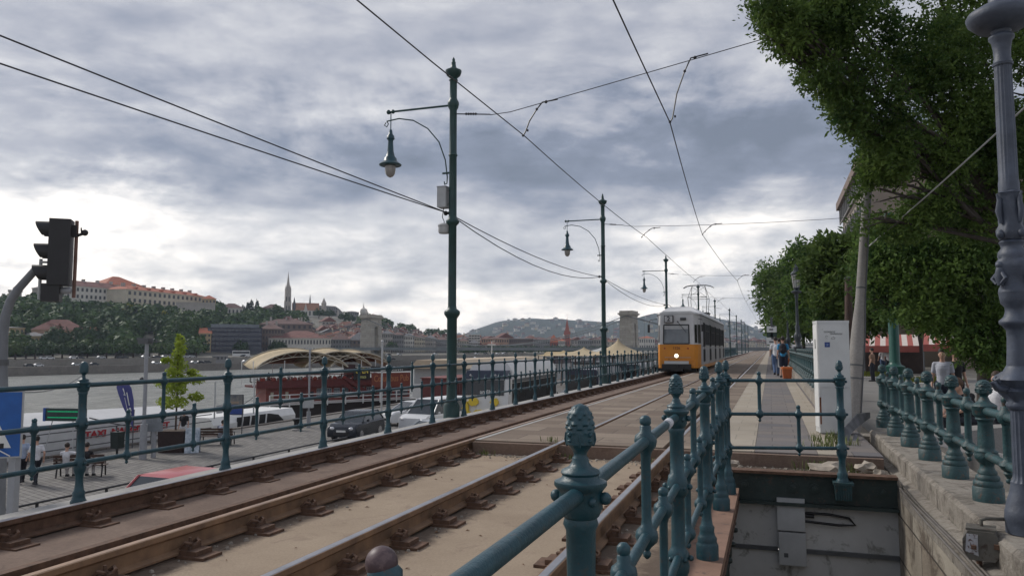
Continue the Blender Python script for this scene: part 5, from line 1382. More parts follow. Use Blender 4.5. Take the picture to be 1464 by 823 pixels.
def leafmat(name, c1, c2, c3=None, trans=.25, scale=.8):
    m, t, b = nt(name)
    co = t.nodes.new('ShaderNodeNewGeometry').outputs['Position']
    f = noise(t, co, scale, 3, .6); f2 = noise(t, co, scale * 9, 2, .6)
    c = ramp(t, f, [(.35, c1), (.65, c2)])
    c = mix(t, ramp(t, f2, [(.45, 0.0), (.75, .8)]), c, c3 or tuple(min(1, x * 1.5) for x in c2))
    t.links.new(c, b.inputs['Base Color']); b.inputs['Roughness'].default_value = .6; b.inputs['Specular IOR Level'].default_value = .15
    tr_ = t.nodes.new('ShaderNodeBsdfTranslucent'); t.links.new(c, tr_.inputs[0])
    ms = t.nodes.new('ShaderNodeMixShader'); ms.inputs[0].default_value = trans
    t.links.new(b.outputs[0], ms.inputs[1]); t.links.new(tr_.outputs[0], ms.inputs[2])
    t.links.new(ms.outputs[0], [n for n in t.nodes if n.type == 'OUTPUT_MATERIAL'][0].inputs[0])
    return m
k_ = T('young_tree', 'young bright yellow green tree growing out of the brown planter box', 'tree', (p[0], p[1], Q + 1.0))
g = MB(); g.tube([(0, 0, 0), (.02, 0, 1.5), (0, 0, 3.0), (.03, 0, 4.2)], [.045, .04, .03, .012], 8); tk = ob('trunk', g, wood, k_)
g = MB(); cl = MB()
for j, (x, z, w2, hh) in enumerate(((0, 1.35, .9, .16), (-.6, 1.45, .3, .1), (.75, 1.6, .45, .12), (.1, 2.0, .65, .2), (-.3, 2.25, .9, .16), (.5, 2.45, .85, .14), (.0, 2.75, .5, .2), (.7, 2.8, .35, .08), (-.1, 3.1, .5, .25), (-.4, 3.35, .3, .1), (0, 3.55, .4, .28), (-.05, 4.0, .32, .3), (.2, 4.15, .2, .12), (0, 4.4, .15, .14))):
    cs, sn = math.cos(TH), math.sin(TH)
    leafcloud(cl, (x * cs, x * sn + (j % 3 - 1) * .25, z), (w2 * .95, w2 * .75, hh * 1.9), int(520 * w2), .085, j)
    g.tube([(0, 0, z - .15), (x * cs, x * sn, z)], .012, 5)
ob('branches', g, wood, k_); ob('crown', cl, leafmat('yellow_green_leaves', (.20, .28, .03), (.34, .42, .06), (.44, .5, .10), .35, 2), k_)
# A-frame
p = qp(275, 646); k_ = T('sandwich_board', 'pale blue sandwich board standing beside the planter', 'sign', p, TH + R(15))
for s in (-1, 1):
    g = MB(); a = s * .28; g.add([(-.32, a, 0), (.32, a, 0), (.32, s * .04, 1.15), (-.32, s * .04, 1.15), (-.32, a + s * .03, 0), (.32, a + s * .03, 0), (.32, s * .07, 1.15), (-.32, s * .07, 1.15)], [(0, 1, 2, 3), (7, 6, 5, 4), (0, 4, 5, 1), (1, 5, 6, 2), (2, 6, 7, 3), (3, 7, 4, 0)]); ob('panel', g, M('pale_blue_board', (.30, .42, .55), .5, .5, 5, col2=(.65, .7, .75)), k_)
def bench(label, loc, rz):
    b = T('bench', label, 'bench', loc, rz, 'slatted benches on the quay')
    g = MB()
    for k in range(4): g.bx(-.9, .9, .02 + k * .12, .12 + k * .12, .42, .45)
    ob('seat', g, wood, b)
    g = MB()
    for k in range(3): g.box(0, -.05 - k * .03, .56 + k * .13, 1.8, .03, .10)
    ob('backrest', g, wood, b)
    for x in (-.8, .8):
        g = MB(); g.tube([(x, .46, 0), (x, .40, .42), (x, .0, .40), (x, -.10, .85)], .03, 6); g.tube([(x, -.05, 0), (x, .05, .40)], .03, 6); g.tube([(x, .42, .42), (x, .45, .62), (x, -.02, .64)], .02, 6); ob('leg', g, black, b, 60)
    return b
pb = qp(308, 636); bench('dark slatted bench holding one person in a grey shirt, beside the sandwich board', pb, TH + R(0))
pb2 = qp(113, 682); bench('dark slatted bench with a couple on it, behind the first post of the river railing', pb2, TH + R(12))
# white boat with red letters behind the quay edge
wbx = T('white_taxi_boat', 'white boat with a long canvas side and red letters moored at the quay', 'boat', (-33.4, 24, -7.4), 0)
g = MB(); g.prism([(-1.6, 0), (1.2, 0), (1.7, 1.8), (1.75, 3.1), (-1.75, 3.1)], -9, 12, 'y'); ob('hull', g, white, wbx)
cvm = M('white_canvas', (.60, .60, .60), .75, .08, 1)
g = MB(); g.add([(1.76, -9, 3.1), (1.76, 12.5, 3.1), (1.66, 12.5, 4.85), (1.66, -2, 5.25), (1.66, -9, 4.6), (-1.6, -9, 4.8), (-1.6, 12.5, 5.0), (-1.6, -2, 5.3), (0, -2, 5.75), (0, 12.5, 5.3), (0, -9, 5.1)], [(0, 1, 2, 3, 4), (3, 8, 10, 4), (2, 9, 8, 3), (8, 7, 5, 10), (9, 6, 7, 8)]); ob('canvas_cover', g, cvm, wbx)
g = text('lettering', 'TAXI  MARGITSZIGET', .52, M('red_lettering', (.45, .03, .04), .6), wbx, (1.775, 7.6, 4.42), (PI / 2 + R(3), 0, PI / 2), .01, .02)
g.scale = (1.1, .85, 1)
# ------------------------------------------------------------------ white hull right of poster (motor boat)
p = qp(395, 612); mb_ = T('white_motor_boat', 'white motor boat with a dark side opening moored left of the red boat', 'boat', (-33.2, 42.5, -7.4), 0)
g = MB(); g.prism([(-1.4, 0), (1.0, 0), (1.4, 2.0), (1.4, 4.0), (1.1, 4.45), (-1.4, 4.45)], -4.4, 4.0, 'y'); ob('hull', g, white, mb_)
g = MB(); g.prism([(-2.2, 3.1), (2.2, 3.1), (2.8, 3.6), (2.0, 4.15), (1.0, 4.3), (-2.2, 4.3)], 1.36, 1.42, 'x'); ob('opening', g, black, mb_)
g = MB()
for k in range(4): g.tube([(1.5, -2 + k * .8, 3.0), (1.5, -1.8 + k * .8, 4.3)], .05, 6)
ob('ladder_rails', g, white, mb_)
g = MB(); g.bx(1.35, 1.41, -4.1, -3.6, 4.7, 5.2); g.bx(1.35, 1.41, -3.2, -2.7, 4.7, 5.2); g.tube([(1.3, -4.2, 4.4), (1.3, -4.2, 6.6)], .05, 6); g.tube([(1.3, -.5, 4.4), (1.3, -.5, 6.8)], .05, 6); ob('mast', g, lgrey, mb_)
# ------------------------------------------------------------------ red restaurant boat
XB = -34.5
rbt = T('red_restaurant_boat', 'dark red two deck restaurant boat with arched cream canopies', 'boat', (-48.5, 64.4, -7.55), R(-32))
rbt.scale = (.5, .56, .74)
def BX(n, x0, x1, y0, y1, z0, z1, m, par=rbt):
    g = MB(); g.bx(x0, x1, y0, y1, z0, z1); return ob(n, g, m, par)
BX('hull', -6.5, 0, -1.5, 33, 0, 4.0, M('hull_black', (.03, .022, .022), .5))
BX('main_deck', -6.6, .6, -2.0, 33, 4.0, 4.15, white)
lw_ = BX('lower_cabin', -6.2, -.6, 1.8, 23.5, 4.15, 6.45, redwood)
up = BX('upper_deck', -6.5, .1, -.2, 26.5, 6.45, 6.75, redpaint)
for k, y in enumerate((2.6, 5.4)):
    g = MB(); g.bx(-.598, -.56, y, y + .55, 4.9, 5.8); ob('window', g, M('pale_lit_pane', (.4, .38, .3), .3), lw_)
for k in range(7):
    y = 11.5 + k * 1.75
    f = BX('window', -.598, -.56, y, y + 1.25, 4.7, 6.1, glass2, lw_)
    g = MB()
    for a in range(4): g.bx(-.559, -.54, y + a * .40, y + a * .40 + .05, 4.7, 6.1)
    for a in range(4): g.bx(-.5595, -.541, y, y + 1.25, 4.7 + a * .45, 4.75 + a * .45)
    ob('frame', g, lgrey, f)
BX('door', -.598, -.56, 8.1, 9.3, 4.2, 6.1, redpaint, lw_)
BX('dark_window', -.598, -.56, 9.9, 10.9, 5.0, 5.7, glass, lw_)
g = MB(); pts = [(-.5, 4.4 + .35 * math.cos(a * PI / 8), 5.3 + .35 * math.sin(a * PI / 8)) for a in range(17)]; g.tube(pts, .07, 6); ob('life_ring', g, M('life_ring_red', (.6, .1, .05), .5), lw_)
BX('deck_fascia', .102, .2, -.3, 24, 6.35, 7.45, redpaint)
g = MB(); g.tube([(.15, -.3, 8.1), (.15, 24, 8.1)], .07, 6); g.tube([(.15, -.3, 8.1), (-6.4, -.3, 8.1)], .07, 6)
for k in range(25): g.tube([(.15, -.2 + k, 7.4), (.15, -.2 + k, 8.1)], .03, 5)
ob('deck_railing', g, redwood, rbt)
flm = M('red_flower_boxes', (.16, .02, .02), .7, .4, 6, col2=(.3, .05, .03))
g = MB()
for k in range(11): g.ball((.25, .8 + k * 2.0, 7.55), .32, 8, 6, (.7, 1.6, .8))
ob('flower_boxes', g, flm, rbt)
# tables and chairs on deck
for k in range(11):
    g = MB(); y = 1.2 + k * 2.0
    for x in (-1.2, -3.2, -5.0):
        g.bx(x - .4, x + .4, y - .4, y + .4, 7.45, 7.5); g.tube([(x, y, 6.76), (x, y, 7.45)], .04, 6)
        for s in (-1, 1): g.bx(x - .25, x + .25, y + s * .7 - .2, y + s * .7 + .2, 7.1, 7.2); g.bx(x - .25, x + .25, y + s * .9 - .03, y + s * .9 + .03, 7.2, 7.75)
    ob('deck_tables', g, redwood if k % 2 else black, rbt)
# arched canopies: vaults leaning along the boat
def vault(y0, y1, z, rise, x0, x1, tag_='canopy'):
    n = 16; m2 = 4; vs = []; fs = []
    for j in range(m2 + 1):
        x = x0 + (x1 - x0) * j / m2; lift = .28 * math.sin(PI * j / m2)
        for i in range(n + 1):
            q = i / n; y = y0 + (y1 - y0) * q
            vs.append((x, y, z + rise * (4 * q * (1 - q)) ** .8 - lift - .5 * (1 - j / m2)))
    for j in range(m2):
        for i in range(n):
            a = j * (n + 1) + i; fs.append((a, a + 1, a + n + 2, a + n + 1))
    g = MB(); g.add(vs, fs); o = ob(tag_, g, cream_canvas, rbt, 60)
    sl = o.modifiers.new('s', 'SOLIDIFY'); sl.thickness = .05
    for x in (x0, x1):
        g = MB(); z_e = z - (.5 if x == x0 else 0); top_ = [(x, y0 + (y1 - y0) * i / n, z_e + rise * (4 * (i / n) * (1 - i / n)) ** .8 + .06) for i in range(n + 1)]
        low = [(x, y0 + (y1 - y0) * i / n, z_e - .05 + rise * .72 * (4 * (i / n) * (1 - i / n)) ** .8) for i in range(n + 1)]
        g.tube(top_, .07, 6); g.tube(low, .05, 6)
        for i in range(n):
            g.tube([top_[i] if i % 2 else low[i], low[i + 1] if i % 2 else top_[i + 1]], .03, 4)
        ob('truss_arch', g, M('cream_truss_paint', (.55, .5, .4), .5), rbt)
vault(-.6, 17.4, 9.6, 2.2, .6, -6.4); vault(8.8, 22.6, 9.7, 2.1, .3, -6.4); vault(14.0, 27.0, 9.7, 1.9, .0, -6.4)
for (y0_, y1_, z_0, ri_) in ((-.6, 17.4, 9.6, 2.2), (8.8, 22.6, 9.7, 2.1), (14.0, 27.0, 9.7, 1.9)):
    g = MB(); g.prism([(y0_ + (y1_ - y0_) * i / 14, z_0 + ri_ * .93 * (4 * (i / 14) * (1 - i / 14)) ** .8) for i in range(15)], -6.3, -6.22, 'x'); ob('back_blind', g, bpy.data.materials.get('brown_lining') or M('brown_lining', (.20, .085, .05), .8), rbt)
BX('canopy_lining', -5.6, -.4, .8, 12.0, 9.75, 9.82, M('brown_lining', (.20, .085, .05), .8))
for y in (-.9, 4.9, 12.6, 16.5, 20.5, 23.6):
    for x in (.0, -6.3):
        g = MB(); g.tube([(x, y, 6.75), (x, y, 10.1)], .08, 8); ob('canopy_post', g, white, rbt)
# stair with open sign
BX('stair_block', -1.5, .0, 17.4, 19.2, 7.5, 9.4, M('dark_stair_housing', (.05, .018, .018), .6))
g = MB(); g.prism([(16.3, 6.6), (17.5, 6.6), (22.6, 4.15), (21.2, 4.15)], .21, .34, 'x'); g.prism([(16.3, 7.6), (17.3, 7.6), (22.6, 5.2), (22.6, 4.3)], .35, .42, 'x'); ob('staircase', g, redpaint, rbt)
sb = BX('open_sign', .36, .5, 18.6, 22.2, 7.2, 9.0, M('sign_black', (.02, .016, .014), .5))
ym = M('yellow_sign_letters', (.75, .6, .08), .5)
text('lettering', 'OPEN', 1.05, ym, sb, (.52, 20.4, 8.45), (PI / 2, 0, PI / 2), .01, .03)
text('lettering', 'terrace', .62, M('pale_yellow_letters', (.5, .5, .2), .5), sb, (.52, 20.4, 7.6), (PI / 2, 0, PI / 2), .01, .02)
nb_ = BX('name_board', .2, .35, 22.6, 31.5, 6.0, 8.1, M('brown_red_board', (.20, .05, .03), .6))
text('lettering', 'Columbus Pub', 1.35, M('orange_letters', (.42, .17, .07), .5), nb_, (.37, 27.1, 7.25), (PI / 2, 0, PI / 2), .01, .02)
wb2 = BX('restaurant_board', .2, .36, 22.4, 31.6, 8.3, 9.1, M('dark_board', (.035, .03, .03), .5))
text('lettering', 'RESTAURANT', .85, white, wb2, (.38, 27.2, 8.7), (PI / 2, 0, PI / 2), .01, .03)
BX('rear_cabin', -6, .1, 24, 31.5, 4.15, 6.0, redwood)
for k in range(4): BX('window', .102, .14, 24.4 + k * 1.8, 25.6 + k * 1.8, 4.6, 5.8, glass2)
# boats beyond: sand roofed boat, red container, banner boat
sr = T('sand_roofed_boat', 'long flat boat with a sand coloured roof behind the tall bus', 'boat', (-37, 86, -7.4), 0)
g = MB(); g.bx(-5, 2, 0, 40, 0, 4.2); ob('hull', g, white, sr)
g = MB(); g.prism([(-5, 6.1), (2.4, 6.1), (.8, 7.15), (-4, 7.15)], -1, 38, 'y'); ob('roof', g, M('sand_roof', (.52, .42, .30), .8, .08, .5), sr)
g = MB(); g.bx(-4.8, 1.9, 0, 37, 4.2, 6.09); ob('cabin', g, lgrey, sr)
g = MB(); g.bx(-2, -2 + .1, 20, 20.1, 7.1, 9.6); g.bx(-2.6, -1.4, 20, 20.1, 9, 9.15); ob('mast', g, white, sr)
p = W(614, 563, z=-3.6)
rc = T('red_container', 'red box shaped cabin on the quay between the boat and the white van', 'container', (-29.5, 68.5, Q), 0)
g = MB(); g.bx(-3, .5, 0, 8.5, 0, 1.95); ob('box', g, redpaint, rc); g = MB()
for k in range(12): g.bx(.502, .53, .3 + k * .68, .55 + k * .68, .2, 1.8)
ob('ribs', g, redpaint, rc); g = MB(); g.bx(-3.1, .6, -.1, 8.6, 1.952, 2.03); ob('roof', g, redwood, rc)
bb = T('banner_boat', 'grey boat with a long dark banner with white letters, left of the second green pole', 'boat', (-40, 136, -7.4), 0)
g = MB(); g.bx(-5, 3, 0, 60, 0, 5.6); ob('hull', g, lgrey, bb); g = MB(); g.bx(-4, 2.6, 2, 50, 5.6, 6.9); ob('deckhouse', g, M('boat_glass_grey', (.07, .08, .085), .4), bb)
g = MB(); g.bx(2.9, 3.1, -2, 34, 5.7, 7.3); bn = ob('banner', g, M('dark_violet_banner', (.045, .035, .055), .6), bb)
text('lettering', 'adellands', 2.4, white, bn, (3.13, 20, 6.5), (PI / 2, 0, PI / 2), .02, .05).scale = (2.4, .8, 1)
for (y, z, r_) in ((14, 6.91, 3.0), (30, 6.91, 2.6)):
    g = MB(); n = 10; g.prism([(y - r_, z)] + [(y + r_ * math.cos(PI - PI * i / n), z + r_ * .28 * math.sin(PI * i / n)) for i in range(1, n)] + [(y + r_, z)], -3, 2.0, 'x')
    ob('deck_tent', g, bpy.data.materials.get('tan_tent') or M('tan_tent', (.40, .30, .16), .8), bb)
# tents
def tent(label, px, py, d, w_, h_, m, n=6, name='festival_tent'):
    p = W(px, py, d=d); t_ = T(name, label, 'tent', (p.x, p.y, p.z))
    g = MB(); pr = []
    for k in range(9):
        q = k / 8; pr.append((w_ * (1 - q) ** 1.9 + .05, h_ * q))
    g.lathe(pr, n * 3, mod=lambda a, z, k: 1 + .05 * math.cos(n * a)); ob('canvas', g, m, t_, 30)
    g = MB()
    for k in range(n):
        a = 2 * PI * k / n; g.tube([(w_ * .95 * math.cos(a), w_ * .95 * math.sin(a), 0.05), (w_ * math.cos(a), w_ * math.sin(a), -3.0)], .06, 5)
    ob('poles', g, wood, t_)
    return t_
tent('cream peaked tent between the second green pole and the stone bridge pier', 884, 507, 75, 2.9, 1.6, cream_canvas, 8)
tent('low cream tent left of the second green pole', 835, 508, 80, 3.4, .9, cream_canvas, 6)
tent('grey tent roof behind the cream peaked one', 862, 505, 95, 3.6, .9, M('grey_canvas', (.42, .43, .42), .8), 6)
tent('small tan tent at the left of the group of tents', 806, 508, 100, 3.6, .7, M('tan_canvas', (.42, .32, .17), .8), 6)
p = W(910, 548, z=Q)
k_ = T('closed_parasol', 'closed white parasol standing on the quay left of the tram', 'parasol', (p.x, p.y, Q))
g = MB(); g.lathe([(.35, .3), (.30, 1.2), (.14, 2.3), (.03, 2.7)], 10); ob('cloth', g, white, k_, 40); g = MB(); g.tube([(0, 0, 0), (0, 0, .5)], .05); ob('pole', g, wood, k_)
# stair kiosk block between second pole and bus, people around
p = W(845, 545, z=Q)
k_ = T('ticket_kiosk', 'small dark and red kiosk with a banner beside the second green pole', 'kiosk', (-20.5, 66, Q), 0)
g = MB(); g.bx(-1.4, 1.4, -1.2, 1.2, 0, 2.9); ob('box', g, M('kiosk_brown', (.09, .05, .05), .6), k_); g = MB(); g.bx(-1.7, 1.7, -1.5, 1.5, 2.91, 3.05); ob('roof', g, lgrey, k_)
g = MB(); g.bx(-.2, .9, -1.23, -1.21, 1.3, 2.6); ob('poster', g, M('poster_orange', (.4, .2, .12), .6, .6, 2, col2=(.6, .55, .5)), k_)
g = MB(); g.bx(-1.3, -.4, -1.23, -1.21, 1.3, 2.5); ob('poster', g, white, k_)
k_ = T('quay_booth', 'white ticket booth with a dark roof on the quay left of the tram', 'kiosk', (-21, 95, Q), 0)
g = MB(); g.bx(-2.5, 2.5, 0, 5, 0, 2.8); ob('box', g, white, k_); g = MB(); g.bx(-2.8, 2.8, -.3, 5.3, 2.81, 3.1); ob('roof', g, dgrey, k_); g = MB(); g.bx(2.501, 2.53, 1, 4, 1.1, 2.2); ob('hatch', g, glass, k_)
# ------------------------------------------------------------------ the far bank
def itab(tab, x):
    xs = [a[0] for a in tab]; ys = [a[1] for a in tab]
    return float(np.interp(x, xs, ys))
WL = [(-400, 548), (-200, 543), (0, 538), (366, 527.5), (730, 518.5), (900, 514.5), (1000, 512.5), (1100, 511.5), (1200, 511)]
ZW = -7.5
def dbank(px):
    p = W(px, itab(WL, px), z=ZW); return Vector((p.x, p.y, 0)).dot(_fh)
# crest of the ground (pixel row of the treeless ground), distance behind the bank
CR = [(-400, 470), (-200, 452), (0, 446), (60, 440), (100, 436), (200, 438), (290, 445), (350, 458), (400, 452), (480, 452), (530, 462), (580, 474), (640, 484), (700, 488), (900, 489), (1200, 489)]
CD = [(-400, 160), (0, 165), (300, 190), (400, 240), (520, 280), (640, 380), (900, 500), (1200, 500)]
def dcrest(px): return dbank(px) + itab(CD, px)
def zat(py, d): return W(732, py, d=d).z
def gz(px, d):
    b = dbank(px); c = dcrest(px); zc = zat(itab(CR, px), c)
    if d < b + 8: return -4.9
    if d < b + 9: return -4.9 + (d - b - 8) * 2.0
    if d < b + 32: return -2.9 + (d - b - 9) * .03
    q = min(1, (d - b - 32) / (c - b - 32))
    s = q * q * (3 - 2 * q) * .55 + q * .45
    return -2.2 + (zc + 2.2) * s
def at(px, d): p = W(px, 496, d=d); return Vector((p.x, p.y, 0))
g = MB(); vs = []; fs = []
PXs = list(range(-400, 1221, 20)); offs = [0, .3, 8, 9, 20, 32, 50, 70, 90, 115, 140, 170, 210, 260, 320, 400, 520, 700, 1000]
for px in PXs:
    b = dbank(px)
    for k, o in enumerate(offs):
        p = at(px, b + o); z = ZW - 1 if k == 0 else gz(px, b + o)
        if b + o > dcrest(px) + 60: z = gz(px, dcrest(px)) - (b + o - dcrest(px) - 60) * .01
        vs.append((p.x, p.y, z))
n = len(offs)
for i in range(len(PXs) - 1):
    for k in range(n - 1):
        a = i * n + k; fs.append((a, a + n, a + n + 1, a + 1))
g.add(vs, fs)
farground = groundmat('far_bank_ground', (.14, .13, .105), (.24, .225, .19), .05, 1.2, bmp=.1)
struct('far_bank_terrain', g, farground)
# quay wall of the far bank and road terrace
qw = MB(); rd = MB()
for i in range(len(PXs) - 1):
    a, c = PXs[i], PXs[i + 1]
    pa, pc = at(a, dbank(a) - .4), at(c, dbank(c) - .4)
    qa, qc = at(a, dbank(a) + .6), at(c, dbank(c) + .6)
    z0, z1 = -8.5, -4.8
    qw.add([(pa.x, pa.y, z0), (pc.x, pc.y, z0), (pc.x, pc.y, z1), (pa.x, pa.y, z1), (qa.x, qa.y, z1), (qc.x, qc.y, z1)], [(0, 1, 2, 3), (3, 2, 5, 4)])
    pa, pc = at(a, dbank(a) + 7.9), at(c, dbank(c) + 7.9); qa, qc = at(a, dbank(a) + 8.8), at(c, dbank(c) + 8.8)
    rd.add([(pa.x, pa.y, -5), (pc.x, pc.y, -5), (pc.x, pc.y, -2.7), (pa.x, pa.y, -2.7), (qa.x, qa.y, -2.7), (qc.x, qc.y, -2.7)], [(0, 1, 2, 3), (3, 2, 5, 4)])
farwall = groundmat('far_quay_stone', (.17, .155, .135), (.27, .245, .215), .25, 1.5, bmp=.2)
farwall2 = groundmat('far_embankment_stone', (.25, .23, .20), (.33, .31, .275), .2, 1.5, bmp=.2)
struct('far_quay_wall', qw, farwall); struct('far_embankment_wall', rd, farwall2)

# ---- buildings
def wallm(n, c): return M(n, c, .85, .14, .3, wear=tuple(x * .7 for x in c), wearamt=.66)
w_cream = wallm('cream_render', (.54, .48, .37)); w_yel = wallm('ochre_render', (.42, .32, .18)); w_white = wallm('pale_render', (.60, .57, .51)); w_brown = wallm('brown_render', (.19, .145, .125))
w_stone = wallm('grey_stone_render', (.38, .35, .315)); w_pink = wallm('salmon_render', (.42, .27, .19)); w_dark = wallm('dark_blue_cladding', (.035, .038, .06)); w_grey = wallm('grey_render', (.24, .235, .23))
r_org = M('orange_tiles', (.36, .105, .05), .8, .2, .5); r_red = M('red_brown_tiles', (.17, .07, .055), .8, .25, .5); r_brn = M('brown_tiles', (.13, .075, .065), .85, .25, .5); r_gry = M('grey_slate', (.11, .11, .115), .7, .25, .5)
winm = M('far_window_dark', (.035, .037, .042), .35); winl = M('far_window_mid', (.12, .125, .13), .35)
def basis(px, d, ang=0):
    """a frame whose x runs along the picture, y away from the viewer"""
    p = at(px, d); rz = math.atan2(-p.x, p.y) + ang
    return p, rz
def building(name, label, px0, px1, eave, foot, d, depth, wall, roofm, roof_px=6, rows=2, cols=8, ang=0, grp=None, hip=True, cat='building', chim=0, wm=None, roofname='roof', dorm=0, wfill=.45, hfill=.5, foot_extra=6):
    pxm = (px0 + px1) / 2; p, rz = basis(pxm, d, ang)
    L = abs((at(px1, d) - at(px0, d)).length) / max(.5, math.cos(ang)); z1 = zat(eave, d); z0 = zat(foot, d); Hh = z1 - z0
    r = T(name, label, cat, (p.x, p.y, z0), rz, grp)
    g = MB(); g.bx(-L / 2, L / 2, 0, depth, -foot_extra, Hh); wl = ob('wall', g, wall, r)
    rh = roof_px / F * d
    if roof_px:
        g = MB(); e = .03 * L + .3; hx = min(L / 2 - .1, depth / 2) if hip else -.0
        g.add([(-L / 2 - .4, -.5, Hh), (L / 2 + .4, -.5, Hh), (L / 2 + .4, depth + .5, Hh), (-L / 2 - .4, depth + .5, Hh), (-L / 2 + hx, depth / 2, Hh + rh), (L / 2 - hx, depth / 2, Hh + rh)],
              [(0, 1, 5, 4), (1, 2, 5), (2, 3, 4, 5), (3, 0, 4), (0, 3, 2, 1)])
        rf = ob(roofname, g, roofm, r)
        for k in range(chim):
            x = -L / 2 + L * (k + .7) / (chim + .4); g = MB(); g.bx(x - .5, x + .5, depth * .42, depth * .56, Hh + rh * .5, Hh + rh + 1.1); ob('chimney', g, w_stone, rf)
        for k in range(dorm):
            x = -L / 2 + L * (k + .8) / (dorm + .6); g = MB(); g.prism([(x - .5, Hh + rh * .25), (x + .5, Hh + rh * .25), (x + .5, Hh + rh * .5), (x, Hh + rh * .62), (x - .5, Hh + rh * .5)], .3, depth * .4, 'y'); ob('dormer', g, roofm, rf)
    g = MB(); g.bx(-L / 2 - .25, L / 2 + .25, -.3, -.002, Hh - .5, Hh - .02); ob('cornice', g, wall, r)
    if rows * cols <= 96 and rows:
        cw = L / cols; ch = Hh / rows
        me = MB(); me.bx(-cw * wfill / 2, cw * wfill / 2, -.12, -.02, 0, ch * hfill); wme = me.mesh('window', wm or winm)
        for a in range(rows):
            for b in range(cols):
                ob('window', wme, None, r, None, (-L / 2 + cw * (b + .5), 0, ch * (a + (1 - hfill) / 2)))
        # sides facing the river obliquely
        me = MB(); dc = max(1, int(depth / cw * .8)); me.bx(.02, .12, -cw * wfill / 2, cw * wfill / 2, 0, ch * hfill); sme = me.mesh('side_window', wm or winm)
        for a in range(min(rows, 4)):
            for b in range(min(dc, 4)):
                ob('side_window', sme, None, r, None, (L / 2, depth / min(dc, 4) * (b + .5), ch * (a + (1 - hfill) / 2)))
    return r
D = dcrest
# castle hill
building('castle_wing', 'long white building with a dark red roof on the hill, right of the traffic light', 98, 176, 411, 430, D(138) - 8, 14, w_white, r_red, 9, 2, 14, R(36), chim=4)
building('castle_block', 'tall hill building with a steep plain orange roof between dark red and long orange roofs', 150, 200, 408, 430, D(176) + 12, 20, w_cream, r_org, 14, 1, 3, R(30), hip=True)
building('castle_archive', 'long pale hilltop building with an orange roof, a row of chimneys and small windows', 188, 291, 419, 438, D(240) - 2, 16, w_cream, r_org, 7, 2, 17, R(52), chim=8, dorm=6)
building('hill_house', 'small ochre hilltop building with an orange roof right of the long pale one', 287, 306, 427, 436, D(296), 10, w_yel, r_org, 6, 1, 4)
building('hill_house', 'pale brown roofed house on the hill between the orange roofs and the cypresses', 314, 345, 440, 450, D(330) - 10, 10, w_white, r_brn, 7, 1, 6)
building('retaining_wall', 'grey terrace wall on the hillside under the long orange roofed building', 252, 304, 432, 448, D(278) - 16, 3, w_stone, r_org, 0, 0, 0, cat='wall')
# ornate colonnade left
p, rz = basis(25, D(25) + 2); z0 = zat(437, D(25))
k_ = T('castle_balustrade', 'ornate pale balustrade with urns on the hilltop at the far left', 'balustrade', (p.x, p.y, z0), rz)
s_ = D(25) / F
g = MB(); g.bx(-34 * s_, 34 * s_, 0, 3, -12, 8 * s_); ob('wall', g, w_stone, k_)
for x in (-28, -14, 0, 22, 30):
    g = MB(); g.bx((x - 2) * s_, (x + 2) * s_, 0, 2, 8.02 * s_, 14 * s_); g.ball((x * s_, 1, 16 * s_), 2 * s_, 6, 5); ob('urn', g, w_stone, k_)
g = MB(); g.bx(-14 * s_, -11 * s_, 0, 2, 8.02 * s_, 20 * s_); g.bx(-1 * s_, 2 * s_, 0.01, 2, 8.02 * s_, 19.9 * s_); g.bx(-15 * s_, 3 * s_, -.2, 2.2, 20.0 * s_, 23 * s_); g.ball((-6 * s_, 1, 25 * s_), 3.4 * s_, 8, 6); ob('gate_arch', g, w_stone, k_)
building('turret_building', 'grey stone pavilion on the hilltop behind the traffic light arm', 44, 66, 412, 436, D(55) + 2, 8, w_stone, r_gry, 4, 1, 3)
# slope houses
def DS(px, q): b = dbank(px); return b + 32 + (dcrest(px) - b - 32) * q
building('ochre_palace', 'ochre palace with a flat roof low on the hill at the left edge', -12, 30, 468, 494, DS(10, .22), 14, w_yel, r_gry, 2, 2, 7)
building('ochre_annex', 'low orange ochre building with a grey roof beside the ochre palace', 30, 66, 480, 494, DS(45, .2), 10, w_yel, r_gry, 6, 1, 6)
building('gabled_house', 'large tan house with a red brown roof and a pale gable low on the hill', 50, 118, 471, 492, DS(85, .30), 14, w_pink, r_red, 15, 1, 8, dorm=1)
building('long_orange_roof_house', 'long low house with an orange roof right of the gabled tan house', 112, 151, 475, 486, DS(130, .30), 12, w_pink, r_org, 9, 1, 8)
building('slope_station', 'low grey flat building half hidden by trees in the middle of the green slope', 196, 232, 485, 496, DS(212, .18), 8, w_grey, r_gry, 1, 1, 9)
# riverside row
DB = lambda px, o: dbank(px) + o
building('yellow_house', 'narrow yellow house with an orange roof left of the dark blue glass building', 285, 301, 476, 496, DB(293, 46), 12, w_yel, r_org, 8, 3, 3, hip=False)
db = building('dark_hotel', 'dark blue modern building with a grid of glass left of the cream palace', 299, 372, 468, 507, DB(335, 42), 22, w_dark, r_gry, 0, 6, 14, wm=glassy('hotel_window_glass', (.05, .06, .085), .15), wfill=.7, hfill=.6)
g = MB(); L = 73 / F * DB(335, 42); g.bx(-L / 2 + 1.2, L / 2 - 1.2, 2, 20, zat(468, DB(335, 42)) - zat(507, DB(335, 42)) + .02, zat(463, DB(335, 42)) - zat(507, DB(335, 42))); ob('top_storey', g, glassy('top_storey_glass', (.10, .13, .16), .15), db)
building('brown_block', 'plain brown apartment block right of the dark blue building', 371, 404, 470, 503, DB(388, 50), 18, w_brown, r_brn, 9, 4, 8, chim=2)
building('cream_palace', 'long cream palace with tall windows and a brown roof above the boat canopy', 386, 472, 483, 506, DB(430, 40), 22, w_white, r_red, 11, 2, 20, chim=0)
